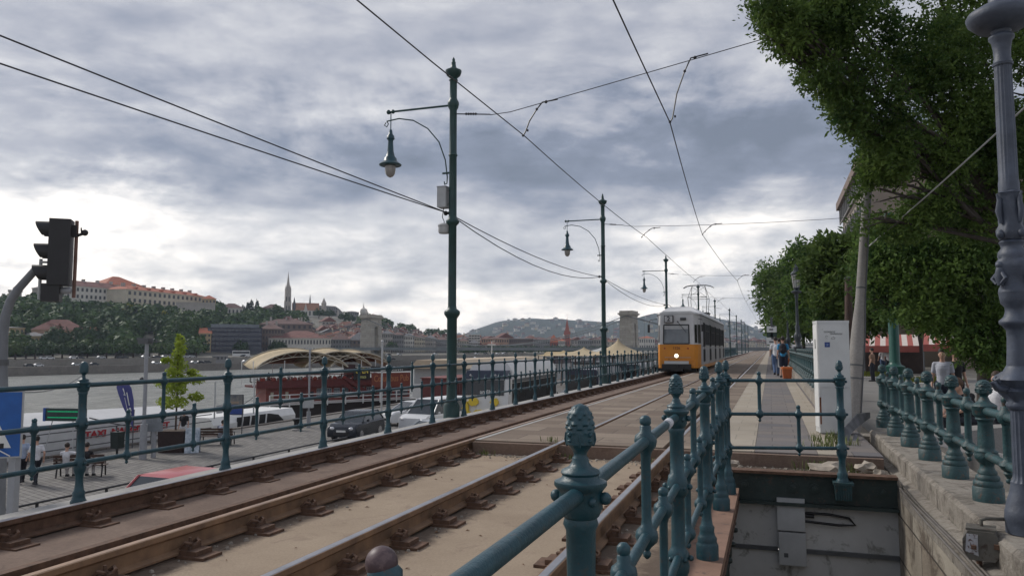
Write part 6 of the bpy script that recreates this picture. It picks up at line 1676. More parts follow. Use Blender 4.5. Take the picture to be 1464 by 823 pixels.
building('brown_roof_house', 'wide brown building behind the cream palace roof', 372, 445, 463, 480, DB(408, 95), 18, w_brown, r_brn, 8, 2, 10, chim=3)
building('river_house', 'grey house with a brown roof right of the cream palace', 472, 500, 485, 506, DB(486, 42), 16, w_grey, r_brn, 10, 3, 7)
building('river_house', 'plain brown gabled house left of the first stone bridge pier', 498, 528, 486, 507, DB(512, 44), 16, w_brown, r_gry, 12, 3, 5)
rr = random.Random(5)
# the grey row of embankment houses between the pier and the green pole
for k in range(9):
    a = 546 + k * 15.5; e_ = 476 + k * 1.6 + rr.uniform(-1.5, 1.5)
    building('embankment_house', 'embankment house in the row behind the bridge deck, %s' % ('just right of the first stone pier', 'second from the first pier', 'third from the first pier', 'fourth from the first pier', 'fifth from the first pier', 'sixth from the first pier', 'left of the nearest green pole', 'seen behind the nearest green pole', 'just right of the nearest green pole')[k],
             a, a + 15, e_, 506, DB(a, 55), 18, (w_stone, w_grey, w_white, w_cream)[k % 4], (r_gry, r_brn)[k % 2], 5, 4, 6, grp='row of embankment houses', chim=1)
building('white_balcony_block', 'white modern block with balcony rows right of the nearest green pole', 670, 686, 478, 496, DB(678, 80), 14, w_white, r_gry, 0, 5, 4, wfill=.8)
building('orange_market_hall', 'long salmon orange building with a rounded roof left of the red spire', 688, 727, 484, 497, DB(707, 90), 26, w_pink, r_brn, 3, 2, 12)
building('grey_long_block', 'long grey brown block between the salmon building and the red spire', 728, 762, 484, 497, DB(745, 95), 20, w_brown, r_gry, 2, 2, 12)
for k, (a, b_, e_, w_, r_) in enumerate(((652, 670, 484, w_grey, r_gry), (763, 786, 485, w_grey, r_brn), (826, 846, 486, w_grey, r_gry), (846, 868, 485, w_stone, r_brn), (914, 936, 483, w_white, r_org), (798, 808, 487, w_white, r_org))):
    building('riverside_block', 'riverside block %s' % ('between the white balcony block and the green pole', 'with a brown roof just left of the orange pyramid roof', 'right of the red spire', 'behind the second green pole', 'with a pale wall right of the second stone pier', 'with a small orange roof between pyramid roof and red spire')[k],
             a, b_, e_, 500, DB(a, 90), 16, w_, r_, 3, 2, 7)
# church with the red spire
p, rz = basis(811, DB(811, 130)); dd = DB(811, 130); s_ = dd / F; z0 = zat(500, dd)
k_ = T('red_spire_church', 'church with a tall thin red brick spire in front of the far hills', 'church', (p.x, p.y, z0), rz)
redb = wallm('red_brick', (.32, .10, .07))
g = MB(); g.bx(-4 * s_, 4 * s_, 0, 8 * s_, -5, 22 * s_); ob('tower', g, redb, k_)
g = MB(); g.add([(-4 * s_, 0, 22 * s_), (4 * s_, 0, 22 * s_), (4 * s_, 8 * s_, 22 * s_), (-4 * s_, 8 * s_, 22 * s_), (0, 4 * s_, 46 * s_)], [(0, 1, 4), (1, 2, 4), (2, 3, 4), (3, 0, 4)])
for sx in (-4, 4):
    for sy in (0, 8): g.add([((sx - 1) * s_, (sy - 1) * s_, 22 * s_), ((sx + 1) * s_, (sy - 1) * s_, 22 * s_), ((sx + 1) * s_, (sy + 1) * s_, 22 * s_), ((sx - 1) * s_, (sy + 1) * s_, 22 * s_), (sx * s_, sy * s_, 29 * s_)], [(0, 1, 4), (1, 2, 4), (2, 3, 4), (3, 0, 4)])
g.tube([(0, 4 * s_, 45 * s_), (0, 4 * s_, 52 * s_)], .12 * s_, 4); ob('spire', g, M('red_spire_tiles', (.33, .09, .06), .7), k_)
for z in (8, 16):
    for x in (-2, 1): g = MB(); g.bx(x * s_, (x + 1) * s_, -.15, -.01, z * s_, (z + 4) * s_); ob('window', g, winm, k_)
building('pyramid_roof_church', 'building with an orange pyramid roof left of the red spire', 784, 799, 489, 499, DB(791, 100), 9, redb, r_org, 11, 1, 4, cat='church')
# coronation church on the hill
dc = D(410) + 12; s_ = dc / F; p, rz = basis(410, dc)
k_ = T('gothic_church', 'pale gothic church with a tall pointed spire and an orange patterned roof on the hill', 'church', (p.x, p.y, zat(452, dc)), rz)
z_ = lambda py: zat(py, dc) - zat(452, dc)
g = MB(); g.bx(-5 * s_, 5 * s_, 0, 10 * s_, -10, z_(430)); g.lathe([(5 * s_, z_(430)), (4.6 * s_, z_(429)), (4.4 * s_, z_(414)), (4.8 * s_, z_(413)), (3.2 * s_, z_(411))], 8, (0, 5 * s_, 0)); ob('tower', g, w_stone, k_)
for q in range(2):
    for x in (-2.6, 1.2): g = MB(); g.bx(x * s_, (x + 1.4) * s_, -.3 * s_ + (q * .3) * s_, -.02, z_(444 - q * 13), z_(437 - q * 13)); ob('belfry_window', g, winm, k_)
g = MB(); g.lathe([(3.2 * s_, z_(411)), (2.0 * s_, z_(405)), (1.0 * s_, z_(397)), (.2 * s_, z_(389)), (.02, z_(387))], 8, (0, 5 * s_, 0)); 
for a in range(8): g.lathe([(.6 * s_, z_(412)), (.02, z_(407))], 4, (3.6 * s_ * math.cos(a * PI / 4), 5 * s_ + 3.6 * s_ * math.sin(a * PI / 4), 0))
ob('spire', g, w_stone, k_)
g = MB(); g.bx(6 * s_, 44 * s_, 2 * s_, 16 * s_, -10, z_(443)); ob('nave_wall', g, w_white, k_)
g = MB(); g.prism([(1.5 * s_, z_(443)), (16.5 * s_, z_(443)), (9 * s_, z_(432))], 6 * s_, 44 * s_, 'x'); ob('nave_roof', g, M('patterned_orange_tiles', (.35, .17, .10), .7, .3, 1.2), k_)
for x in (10, 15, 20, 26, 31, 36, 41):
    g = MB(); g.bx((x - 1) * s_, (x + 1) * s_, 1.8 * s_, 1.99 * s_, z_(450), z_(444)); ob('nave_window', g, winm, k_)
g = MB(); g.lathe([(1.2 * s_, z_(436)), (1.1 * s_, z_(428)), (.05, z_(419))], 6, (31 * s_, 9 * s_, 0)); ob('ridge_turret', g, r_gry, k_)
g = MB(); g.lathe([(2.2 * s_, z_(445)), (2 * s_, z_(434)), (.05, z_(424))], 6, (9 * s_, 3 * s_, 0)); ob('side_turret', g, r_gry, k_)
g = MB(); g.prism([(22 * s_, z_(445)), (28 * s_, z_(445)), (25 * s_, z_(433))], .5 * s_, 9 * s_, 'y'); ob('gable', g, w_white, k_)
building('hill_hall', 'long low brown roofed building just left of the gothic church tower', 374, 404, 440, 450, D(390) + 14, 12, w_brown, r_brn, 6, 1, 6)
# bastion
db_ = D(470) + 6; s_ = db_ / F; p, rz = basis(466, db_); zb = zat(464, db_); z_ = lambda py: zat(py, db_) - zb
k_ = T('hilltop_bastion', 'pale stepped hilltop bastion and palace with a small pointed dome right of the gothic church', 'palace', (p.x, p.y, zb), rz)
g = MB(); g.bx(-20 * s_, 28 * s_, 0, 6 * s_, -12, z_(452)); ob('terrace_wall', g, w_stone, k_)
for k in range(10): g = MB(); g.bx((-19 + k * 4.6) * s_, (-17 + k * 4.6) * s_, -.1 * s_, -.01, z_(461), z_(455)); ob('arch', g, winm, k_)
g = MB(); g.prism([(-14, 0), (24, 0), (24, z_(447)), (30 * .6, z_(441)), (12, z_(437)), (-14, z_(436))], 6.1 * s_, 16 * s_, 'y'); g.v = [(x * s_ if abs(x) > .1 else x, y, z) for x, y, z in g.v]; ob('palace_block', g, w_grey, k_)
for a in range(3):
    for b in range(9): g = MB(); g.bx((-11 + b * 3) * s_, (-9.8 + b * 3) * s_, 6.0 * s_, 6.08 * s_, z_(450 - a * 4), z_(447.6 - a * 4)); ob('window', g, winm, k_)
g = MB(); g.lathe([(3.6 * s_, z_(452)), (3.4 * s_, z_(435)), (3.9 * s_, z_(434)), (2.6 * s_, z_(431)), (.05, z_(425))], 10, (-4 * s_, 5 * s_, 0)); ob('dome_tower', g, w_stone, k_)
for (x, y_, w_) in ((-16, 446, 2), (16, 448, 2), (24, 451, 1.6)):
    g = MB(); g.lathe([(w_ * s_, 0), (w_ * s_, z_(y_)), (.05, z_(y_ - 6))], 8, (x * s_, 2 * s_, 0)); ob('turret', g, w_stone, k_)
building('bastion_wing', 'low grey wing stepping down right of the hilltop bastion', 492, 512, 446, 456, D(502) + 4, 10, w_grey, r_gry, 2, 2, 7)
building('archive_hall', 'grey archive building with a red roof and a white turret behind the first bridge pier', 520, 545, 452, 472, D(535) - 60, 14, w_grey, r_red, 4, 2, 7)
dt = D(520) - 62; s_ = dt / F; p, rz = basis(519, dt)
k_ = T('white_turret', 'small white pointed turret just above and left of the first bridge pier', 'tower', (p.x, p.y, zat(462, dt)), rz)
z_ = lambda py: zat(py, dt) - zat(462, dt)
g = MB(); g.lathe([(5 * s_, -8), (5 * s_, z_(447)), (5.6 * s_, z_(446)), (4.6 * s_, z_(442)), (1.4 * s_, z_(440)), (.6 * s_, z_(437)), (.05, z_(432))], 10, mod=lambda a, z, k: 1 + .08 * math.cos(5 * a)); ob('turret_body', g, w_white, k_, 30)
for a in range(3): g = MB(); g.bx((-3.4 + a * 2.6) * s_, (-2 + a * 2.6) * s_, -5.6 * s_, -4 * s_, z_(456), z_(449)); ob('window', g, winm, k_)
# village of small houses on the slope (instances sharing meshes)
hwl = [w_cream, w_white, w_stone, w_pink, w_grey]; r_org2 = M('faded_orange_tiles', (.23, .095, .06), .8, .25, .5)
hrf = [r_org2, r_red, r_brn, r_red, r_brn, r_gry]
protos = []
def small_house(w_, r_, kind):
    g = MB(); L = 1.0; g.mi = 0; g.bx(-.5, .5, 0, .8, -1.2, .42); g.mi = 1
    if kind == 0: g.add([(-.54, -.05, .42), (.54, -.05, .42), (.54, .85, .42), (-.54, .85, .42), (-.15, .4, .75), (.15, .4, .75)], [(0, 1, 5, 4), (1, 2, 5), (2, 3, 4, 5), (3, 0, 4), (0, 3, 2, 1)])
    else: g.prism([(-.54, .42), (.54, .42), (0, .85)], -.04, .84, 'y')
    g.mi = 2
    for a in range(2):
        for b in range(4): g.bx(-.42 + b * .24, -.32 + b * .24, -.02, -.001, -.02 + a * .22, .10 + a * .22)
    g.mi = 0; g.bx(.2, .28, .3, .4, .5, .92)
    return g.mesh('small_house', [w_, r_, winm])
for i in range(10): protos.append(small_house(hwl[i % 5], hrf[i % 6], i % 2))
def village(n, fpx, fq, size, names, grp, seed, zfun=None):
    r = random.Random(seed)
    for k in range(n):
        px = r.uniform(*fpx); q = r.uniform(*fq); b = dbank(px)
        d = b + 60 + (dcrest(px) - b - 60) * q if zfun is None else q
        z = gz(px, d) if zfun is None else zfun(px, d)
        p, rz = basis(px, d, r.uniform(-.5, .5)); s = r.uniform(*size)
        o = bpy.data.objects.new('small_house', protos[r.randrange(10)]); C.objects.link(o)
        o.location = (p.x, p.y, z + s * .3); o.rotation_euler = (0, 0, rz); o.scale = (s * r.uniform(.9, 1.7), s, s * r.uniform(.75, 1.15))
        tag(o, names, 'house', grp)
village(150, (405, 560), (.0, .50), (4.2, 6.2), 'small tiled roof house packed on the slope below the hilltop church', 'tiled roof houses below the castle hill', 3)
village(130, (546, 700), (.0, .7), (4.2, 6.2), 'small tiled roof house on the low slope right of the first bridge pier', 'tiled roof houses right of the first pier', 4)
# ------------------------------------------------------------------ far blue hills
HR = [(500, 492), (600, 486), (640, 482), (665, 475), (690, 464), (715, 457), (740, 454), (770, 453), (800, 453.5), (830, 456), (860, 458), (890, 456), (915, 451), (935, 446), (955, 443.5), (985, 446), (1010, 449), (1040, 455), (1065, 460), (1085, 468), (1105, 478), (1140, 488), (1200, 493)]
DH = 2300
def hz(px, q):  # q 0 foot .. 1 crest
    zc = zat(itab(HR, px) + 2.5, DH); w_ = .5 + .5 * math.sin(px * .05 + q * 3)
    return 0 + (zc - 0) * (q * q * (3 - 2 * q) * .75 + q * .25) + w_ * 3 * q * (1 - q)
g = MB(); vs = []; fs = []; PX2 = list(range(480, 1300, 12)); qs = [0, .12, .25, .38, .5, .62, .74, .86, .94, 1.0, 1.06]
for px in PX2:
    for q in qs:
        d = 1150 + (DH - 1150) * q; p = at(px, d); jit = 4 * math.sin(px * .31 + q * 9) * q * (1 - min(q, 1))
        vs.append((p.x, p.y, (hz(px, min(q, 1)) if q <= 1 else max(-6, hz(px, 1) - 40)) + jit + (1.2 * math.sin(px * .9) if .9 < q <= 1 else 0)))
n = len(qs)
for i in range(len(PX2) - 1):
    for k in range(n - 1): a = i * n + k; fs.append((a, a + n, a + n + 1, a + 1))
g.add(vs, fs)
struct('far_hills', g, groundmat('wooded_hill', (.016, .032, .030), (.035, .058, .045), .012, .06, bmp=.0), 60)
def hillz(px, d): return hz(px, (d - 1150) / (DH - 1150))
r9 = random.Random(11)
whites = []
for i in range(4):
    g = MB(); g.mi = 0; g.bx(-.5, .5, 0, .8, -.8, .5); g.mi = 1; g.add([(-.54, -.05, .5), (.54, -.05, .5), (.54, .85, .5), (-.54, .85, .5), (-.1, .4, .8), (.1, .4, .8)], [(0, 1, 5, 4), (1, 2, 5), (2, 3, 4, 5), (3, 0, 4), (0, 3, 2, 1)])
    whites.append(g.mesh('hill_villa', [(w_white, w_cream, w_white, w_grey)[i], (r_gry, r_brn, r_gry, r_red)[i]]))
for k in range(290):
    px = r9.uniform(655, 1090); q = r9.random() ** 1.6 * .78 + .02; d = 1150 + (DH - 1150) * q; p, rz = basis(px, d, r9.uniform(-.6, .6)); s = r9.uniform(5, 10) * (1.5 if q < .2 else 1)
    o = bpy.data.objects.new('hill_villa', whites[r9.randrange(4)]); C.objects.link(o); o.location = (p.x, p.y, hillz(px, d) + 2); o.rotation_euler = (0, 0, rz); o.scale = (s * r9.uniform(.9, 1.6), s, s * r9.uniform(.7, 1.1))
    tag(o, 'tiny pale house scattered on the far blue hills behind the bridge', 'house', 'houses on the far hills')
# apartment blocks and roofs filling the plain between bank and hills
for k in range(270):
    px = r9.uniform(560, 1100); d = dbank(px) + r9.uniform(110, 650); p, rz = basis(px, d, r9.uniform(-.5, .5)); s = r9.uniform(4.5, 8.5)
    o = bpy.data.objects.new('town_house', protos[r9.randrange(10)]); C.objects.link(o); o.location = (p.x, p.y, 1.0 + r9.uniform(-1, 2.5) + (d - dbank(px)) * .010); o.rotation_euler = (0, 0, rz); o.scale = (s * r9.uniform(1.1, 2.2), s, s * r9.uniform(.6, 1.0))
    tag(o, 'town house in the packed strip of roofs between the bridge deck and the far hills', 'house', 'town houses at the foot of the far hills')
# ------------------------------------------------------------------ chain bridge
D1, D2 = 362.0, 310.0
p1_, p2_ = at(530.5, D1), at(899.5, D2)
u = (p2_ - p1_); Lsp = u.length; ub = u.normalized(); rzb = math.atan2(ub.y, ub.x)
zdk = zat(497.0, 330)
br = T('chain_bridge', 'stone pier suspension bridge with grey iron deck crossing the river', 'bridge', (p1_.x, p1_.y, 0), rzb)
bstone = brickmat('bridge_stone', (.40, .365, .31), (.50, .46, .39), (.27, .25, .21), 2.2, 1.0, .03, plane='xz', bmp=.2, nscale=.12, stain=(.19, .17, .15), stamt=.6)
iron = M('bridge_iron_grey', (.15, .165, .17), .6, .15, .5)
def pier(x0, ht_px, dd, kk=1.0):
    s_ = dd / F; top = zat(ht_px, dd); w2 = 6.2; th_ = 11.2
    q = MB(); W2 = lambda z: w2
    # two legs and the block over the arch (arch opens along the deck)
    pr = T('x', '', ''); del pr['label']; del pr['category']; pr.name = 'pier'; pr.parent = br; pr.location = (x0, 0, 0)
    hw = 3.1 * kk; hd = 4.8 * kk; ax = 1.6 * kk
    def tap(x_0, x_1, y_0, y_1, z_0, z_1, t_):
        g_ = MB(); vs = []
        for z, k in ((z_0, 1), (z_1, t_)):
            for x, y in ((x_0, y_0), (x_1, y_0), (x_1, y_1), (x_0, y_1)): vs.append((x * k, y * k, z))
        g_.add(vs, [(3, 2, 1, 0), (4, 5, 6, 7), (0, 1, 5, 4), (1, 2, 6, 5), (2, 3, 7, 6), (3, 0, 4, 7)]); return g_
    zb = zdk
    ob('footing', tap(-hw * 1.35, hw * 1.35, -hd * 1.25, hd * 1.25, -9, zb - 2.4, .97), bstone, pr)
    for s in (-1, 1):
        ob('leg', tap(-hw, hw, *(sorted((s * ax, s * hd))), zb - 2.38, top - 2.0, .90), bstone, pr)
    g_ = MB(); n = 10; zt = zb + (top - zb) * .55
    pts = [(ax * .985 * math.cos(PI * i / n), zt + ax * 1.1 * math.sin(PI * i / n)) for i in range(n + 1)]
    g_.prism(pts + [(-ax * .985, top - 2.02), (ax * .985, top - 2.02)], -hw * .90, hw * .90, 'x'); ob('arch_block', g_, bstone, pr)
    g_ = MB(); g_.bx(-hw * 1.0, hw * 1.0, -hd * 1.0, hd * 1.0, top - 1.98, top - 1.5); g_.bx(-hw * 1.15, hw * 1.15, -hd * 1.1, hd * 1.1, top - 1.49, top - .9); g_.bx(-hw * .95, hw * .95, -hd * .97, hd * .97, top - .89, top - .01); ob('cornice', g_, bstone, pr)
    return top
t1 = pier(0, 450, D1); t2 = pier(Lsp, 444.5, D2, .92)
g = MB(); g.bx(-75, Lsp + 150, -4.6, 4.6, zdk - .5, zdk); ob('deck', g, iron, br)
for s in (-1, 1):
    g = MB(); g.bx(-75, Lsp + 150, s * 4.7 - .1, s * 4.7 + .1, zdk - 1.1, zdk + .25); ob('girder', g, iron, br)
    g = MB(); g.bx(-75, Lsp + 150, s * 4.7 - .05, s * 4.7 + .05, zdk + .9, zdk + 1.0)
    for k in range(150): g.bx(-75 + k * 2.3, -74.9 + k * 2.3, s * 4.7 - .04, s * 4.7 + .04, zdk + .25, zdk + .9)
    ob('parapet_railing', g, iron, br)
    pts = []
    for k in range(25):
        q = k / 24; pts.append((q * Lsp, s * 4.4, (t1 - 2) * (1 - q) + (t2 - 2) * q - (t1 - 2 - zdk - 1.2) * 4 * q * (1 - q)))
    g = MB(); g.tube(pts, .17, 5); ob('chain', g, iron, br, 60)
    g = MB()
    for a, b in zip(pts[1:-1], pts[2:]): g.tube([(a[0], a[1], a[2]), (a[0], a[1], zdk)], .06, 4)
    ob('hangers', g, iron, br)
    for x0, x1, tt in ((0, -75, t1), (Lsp, Lsp + 75, t2)):
        pts = [(x0 + (x1 - x0) * q / 10, s * 4.4, tt - 2 - (tt - 3 - zdk) * (1 - (1 - q / 10) ** 2)) for q in range(11)]
        g = MB(); g.tube(pts, .17, 5); ob('chain', g, iron, br, 60)
        g = MB()
        for a in pts[1:-1]: g.tube([a, (a[0], a[1], zdk)], .06, 4)
        ob('hangers', g, iron, br)
for k, x in enumerate((-46, Lsp + 60, Lsp + 110)):
    g = MB(); g.bx(x - 2, x + 2, -4.5, 4.5, -9, zdk - .52); ob('abutment', g, bstone, br)
# vehicles on the far embankment
carw = []
for nm, m_ in (('white', paint_wh), ('dark', paint_dk), ('silver', paint_si)):
    g = MB(); g.mi = 0; g.prism([(-2.1, .3), (2.1, .3), (2.15, .8), (1.3, .95), (.6, 1.45), (-1.2, 1.45), (-1.9, .95), (-2.15, .9)], -.85, .85, 'y'); g.mi = 1; g.bx(-1.3, .8, -.87, -.855, .95, 1.35)
    for x in (-1.3, 1.3): g.xf = Matrix.Translation((x, -.8, .32)) @ Matrix.Rotation(PI / 2, 4, 'X'); g.lathe([(.32, 0), (.32, .12)], 10); g.xf = None
    carw.append(g.mesh('distant_car', [m_, glass]))
for k in range(64):
    px = rr.uniform(30, 740); row = rr.random() < .6; d = dbank(px) + (11.5 if row else 4.5); p, rz = basis(px, d); q2 = at(px + 4, d + (dbank(px + 4) - dbank(px))) - p
    o = bpy.data.objects.new('distant_car', carw[rr.randrange(3)]); C.objects.link(o); o.location = (p.x, p.y, -2.72 if row else -4.85); o.rotation_euler = (0, 0, math.atan2(q2.y, q2.x))
    o.scale = (.68,) * 3
    tag(o, 'small distant car on the upper road of the far embankment' if row else 'small distant car on the lower road of the far embankment', 'car', 'cars on the upper far embankment' if row else 'cars on the lower far embankment')
p, rz = basis(345, DB(345, 12)); k_ = T('distant_bus', 'white distant coach in front of the dark blue building', 'bus', (p.x, p.y, -2.7), rz)
g = MB(); g.bx(-3.4, 3.4, 0, 2, .3, 2.6); ob('body', g, wb, k_); g = MB(); g.bx(-3.2, 3.2, -.03, -.002, 1.4, 2.3); ob('windows', g, glass, k_)
building('river_pavilion', 'small low grey pavilion by the far quay left of the dark blue building', 305, 325, 508, 515, DB(315, 7.0), 4, w_grey, r_gry, 0, 1, 4)
# ------------------------------------------------------------------ woods on the castle hill
def crowns(name, items, mat, nf=130, leaf=.9):
    """items: (x,y,z,r,h); leaf faces on and inside every crown, one mesh"""
    V = []; Fc = []
    for (x, y, z, r, h) in items:
        nn = nf; v = rng.normal(size=(nn, 3)); v /= np.linalg.norm(v, axis=1)[:, None]
        v[:, 2] = np.abs(v[:, 2]) * 1.15 - .22
        # lumps
        lump = 1 + .20 * np.sin(v[:, 0] * 5 + x) * np.cos(v[:, 1] * 5 + y) * np.cos(v[:, 2] * 4 + x) + .04 * rng.normal(size=nn)
        rad = (.86 + .16 * rng.random(nn)) * lump
        P0 = np.array([x, y, z]) + v * rad[:, None] * np.array([r, r, h])
        a = rng.normal(size=(nn, 3)); a -= v * (np.sum(a * v, axis=1)[:, None]) * .6; a /= np.linalg.norm(a, axis=1)[:, None]
        b = np.cross(a, v + .28 * rng.normal(size=(nn, 3))); b /= np.linalg.norm(b, axis=1)[:, None]
        L = (leaf * (.5 + .8 * rng.random(nn)))[:, None]
        q = np.stack([P0 - a * L, P0 - b * L * .7, P0 + a * L, P0 + b * L * .7], axis=1).reshape(-1, 3)
        V.append(q)
    V = np.concatenate(V); nq = len(V) // 4
    me = bpy.data.meshes.new(name); me.vertices.add(len(V)); me.vertices.foreach_set('co', V.astype(np.float32).ravel())
    me.loops.add(len(V)); me.loops.foreach_set('vertex_index', np.arange(len(V), dtype=np.int32))
    me.polygons.add(nq); me.polygons.foreach_set('loop_start', np.arange(0, len(V), 4, dtype=np.int32))
    me.update(calc_edges=True); me.materials.append(mat); me.validate()
    return me
wood1 = leafmat('hill_wood_leaves', (.022, .055, .022), (.065, .115, .030), (.085, .135, .036), .15, .11)
NOGO = [(0, 300, 437, 60), (92, 180, 431, 0), (150, 200, 431, 0), (190, 300, 436, 0), (250, 306, 444, 0), (-12, 30, 489, 1), (30, 68, 489, 1), (50, 120, 486, 1), (112, 153, 484, 1), (196, 232, 493, 1), (314, 345, 448, 0), (440, 512, 460, 0), (404, 440, 444, 0)]
def nogo(px, d, ztop):
    py = 496 - (ztop - H) / d * F
    for a, b, y, low in NOGO[1:]:
        if a - 3 < px < b + 3 and py < y:
            if not low: return True
            q = (d - dbank(px) - 32) / (dcrest(px) - dbank(px) - 32)
            if q < .36: return True
    return False
items = []
for k in range(1500):
    px = rr.uniform(-330, 640); q = rr.random(); b = dbank(px); c = dcrest(px)
    d = b + 34 + (c - b - 30) * q
    if (385 < px < 640 and q < .62) or (283 < px < 388 and d < b + 78): continue
    if px > 500 and rr.random() < .45: continue
    if 400 < px < 512 and q > .8: continue
    z = gz(px, d); p = at(px, d); r = rr.uniform(3.2, 6.0)
    if q > .86 and 95 < px < 300: r *= .7
    if nogo(px, d, z + r * 1.35): 
        r *= .5
        if nogo(px, d, z + r * 1.35): continue
    items.append((p.x, p.y, z + r * .5, r, r * rr.uniform(.9, 1.15)))
o = bpy.data.objects.new('hillside_wood', crowns('hillside_wood', items, wood1, 120, 1.25)); C.objects.link(o); o['kind'] = 'stuff'
def tree_thing(name, label, px, d, z, r, h, mat, grp=None, nf=260, leaf=.55, trunk_h=2.5, tall=1.0):
    p = at(px, d); t_ = T(name, label, 'tree', (p.x, p.y, z), 0, grp)
    g = MB(); g.tube([(0, 0, -.5), (0, 0, trunk_h), (.2, .1, trunk_h + h * .8)], [.35, .28, .08], 6); ob('trunk', g, wood, t_)
    me = crowns('crown', [(0, 0, trunk_h + h * .45, r, h)] + [(r * .5 * math.cos(a + px), r * .5 * math.sin(a + px), trunk_h + h * .35, r * .62, h * .7) for a in (0, 2.1, 4.2)], mat, nf, leaf)
    o = bpy.data.objects.new('crown', me); C.objects.link(o); o.parent = t_
    return t_
lm_ = [leafmat('riverside_leaves_%s' % c, *cc, .15, .25) for c, cc in (('mid', ((.035, .07, .024), (.07, .12, .036), (.11, .17, .05))), ('dark', ((.018, .045, .018), (.042, .078, .026), (.065, .11, .036))), ('pale', ((.04, .07, .02), (.075, .115, .035), (.11, .16, .05))))]
lab = ['round pale green tree in the front row on the far bank', 'dark green tree in the front row on the far bank', 'mid green tree in the front row on the far bank']
for k in range(26):
    px = -40 + k * 12.8 + rr.uniform(-2, 2); i = rr.randrange(3)
    if px > 296: break
    tree_thing('riverside_tree', {0: lab[2], 1: lab[1], 2: lab[0]}[i], px, dbank(px) + rr.uniform(15, 26), -2.6, rr.uniform(2.6, 3.5), rr.uniform(3.0, 4.2), lm_[i], 'front row trees on the far bank, ' + ('mid', 'dark', 'pale')[i], 110, .5, 1.2)
for k, (px, o_, r, h, i, l) in enumerate(((262, 60, 8.5, 11, 0, 'large broad green tree standing out left of the yellow house'), (240, 75, 6, 8, 1, 'dark tree beside the large broad green tree on the far bank'), (125, 48, 6.5, 7.5, 1, 'wide dark tree below the orange roofed slope houses'), (80, 48, 5, 6, 1, 'dark tree below the gabled tan house'), (20, 42, 6, 5, 0, 'green tree below the ochre palace at the left'))):
    tree_thing('slope_tree', l, px, dbank(px) + o_, gz(px, dbank(px) + o_), r, h, lm_[i], None, 330, .7, 1.5)
ym2 = leafmat('yellow_blossom_leaves', (.10, .12, .012), (.30, .27, .02), (.42, .38, .03), .2, .4)
for px, py, r, l in ((184, 437, 3.6, 'larger yellow flowering tree on the slope below the orange roofed castle block'), (198, 441, 2.4, 'smaller yellow flowering tree right below the larger one'), (233, 449, 1.7, 'little yellow flowering tree on the slope under the terrace wall')):
    for q in np.linspace(0, 1, 60):
        b = dbank(px); d = b + 34 + (dcrest(px) - b - 34) * q
        if gz(px, d) + r * 1.9 > zat(py, d): break
    tree_thing('yellow_tree', l, px, d - 5, gz(px, d - 5) + 1.5, r, r * 1.1, ym2, None, 260, .6, 1.5)
cyp = leafmat('cypress_leaves', (.012, .022, .012), (.02, .035, .016), (.03, .05, .02), .05, .4)
for k, (px, top) in enumerate(((353, 435), (358, 431), (366, 432), (346, 440))):
    d = D(px) - 4; z = gz(px, d); h = (zat(top, d) - z) / 2 + 1; p = at(px, d)
    t_ = T('cypress', ('second', 'tallest', 'rightmost', 'shortest and leftmost')[k] + ' of the four dark cypresses standing up on the hill skyline', 'tree', (p.x, p.y, z))
    o = bpy.data.objects.new('crown', crowns('crown', [(0, 0, h, 1.6, h * .98)], cyp, 400, .5)); C.objects.link(o); o.parent = t_
    g = MB(); g.tube([(0, 0, -.5), (0, 0, h)], [.3, .1], 6); ob('trunk', g, wood, t_)
for k, (px, o_, r) in enumerate(((345, 215, 4), (492, 215, 4.5), (500, 210, 4), (455, 225, 4.5), (470, 228, 4), (345, 40, 3.5), (395, 38, 3.5), (402, 40, 3), (560, 40, 3.5))):
    d = dbank(px) + o_; 
    tree_thing('town_tree', ('dark tree on the ridge left of the church hall', 'first tree of a pair right of the bastion foot', 'second tree of a pair right of the bastion foot', 'broad tree under the bastion terrace', 'tree right under the bastion terrace', 'street tree before the dark blue building', 'street tree before the brown block', 'small tree at the corner of the cream palace', 'tree at the foot of the first bridge pier')[k], px, d, gz(px, d), r, r, lm_[1], None, 160, .6, 1.2)
# trees under the bridge deck on the far bank
items = []
for k in range(60):
    px = rr.uniform(660, 900); d = dbank(px) + rr.uniform(22, 34); p = at(px, d); items.append((p.x, p.y, gz(px, d) + 1.5, 3.4, 3.0))
o = bpy.data.objects.new('bank_shrubs', crowns('bank_shrubs', items, lm_[1], 90, .7)); C.objects.link(o); o['kind'] = 'stuff'
# ------------------------------------------------------------------ haze over the river and hills
g = MB(); g.bx(-2600, 1000, -620, 2600, -14.0, 125.0)
hm, ht, hb = nt('haze_air'); ht.nodes.remove(hb)
pv = ht.nodes.new('ShaderNodeVolumePrincipled'); pv.inputs['Color'].default_value = (.70, .82, 1.0, 1); pv.inputs['Density'].default_value = .00016; pv.inputs['Anisotropy'].default_value = .2
ht.links.new(pv.outputs[0], [n for n in ht.nodes if n.type == 'OUTPUT_MATERIAL'][0].inputs['Volume'])
hz_ = ob('haze', g, hm); hz_['kind'] = 'stuff'
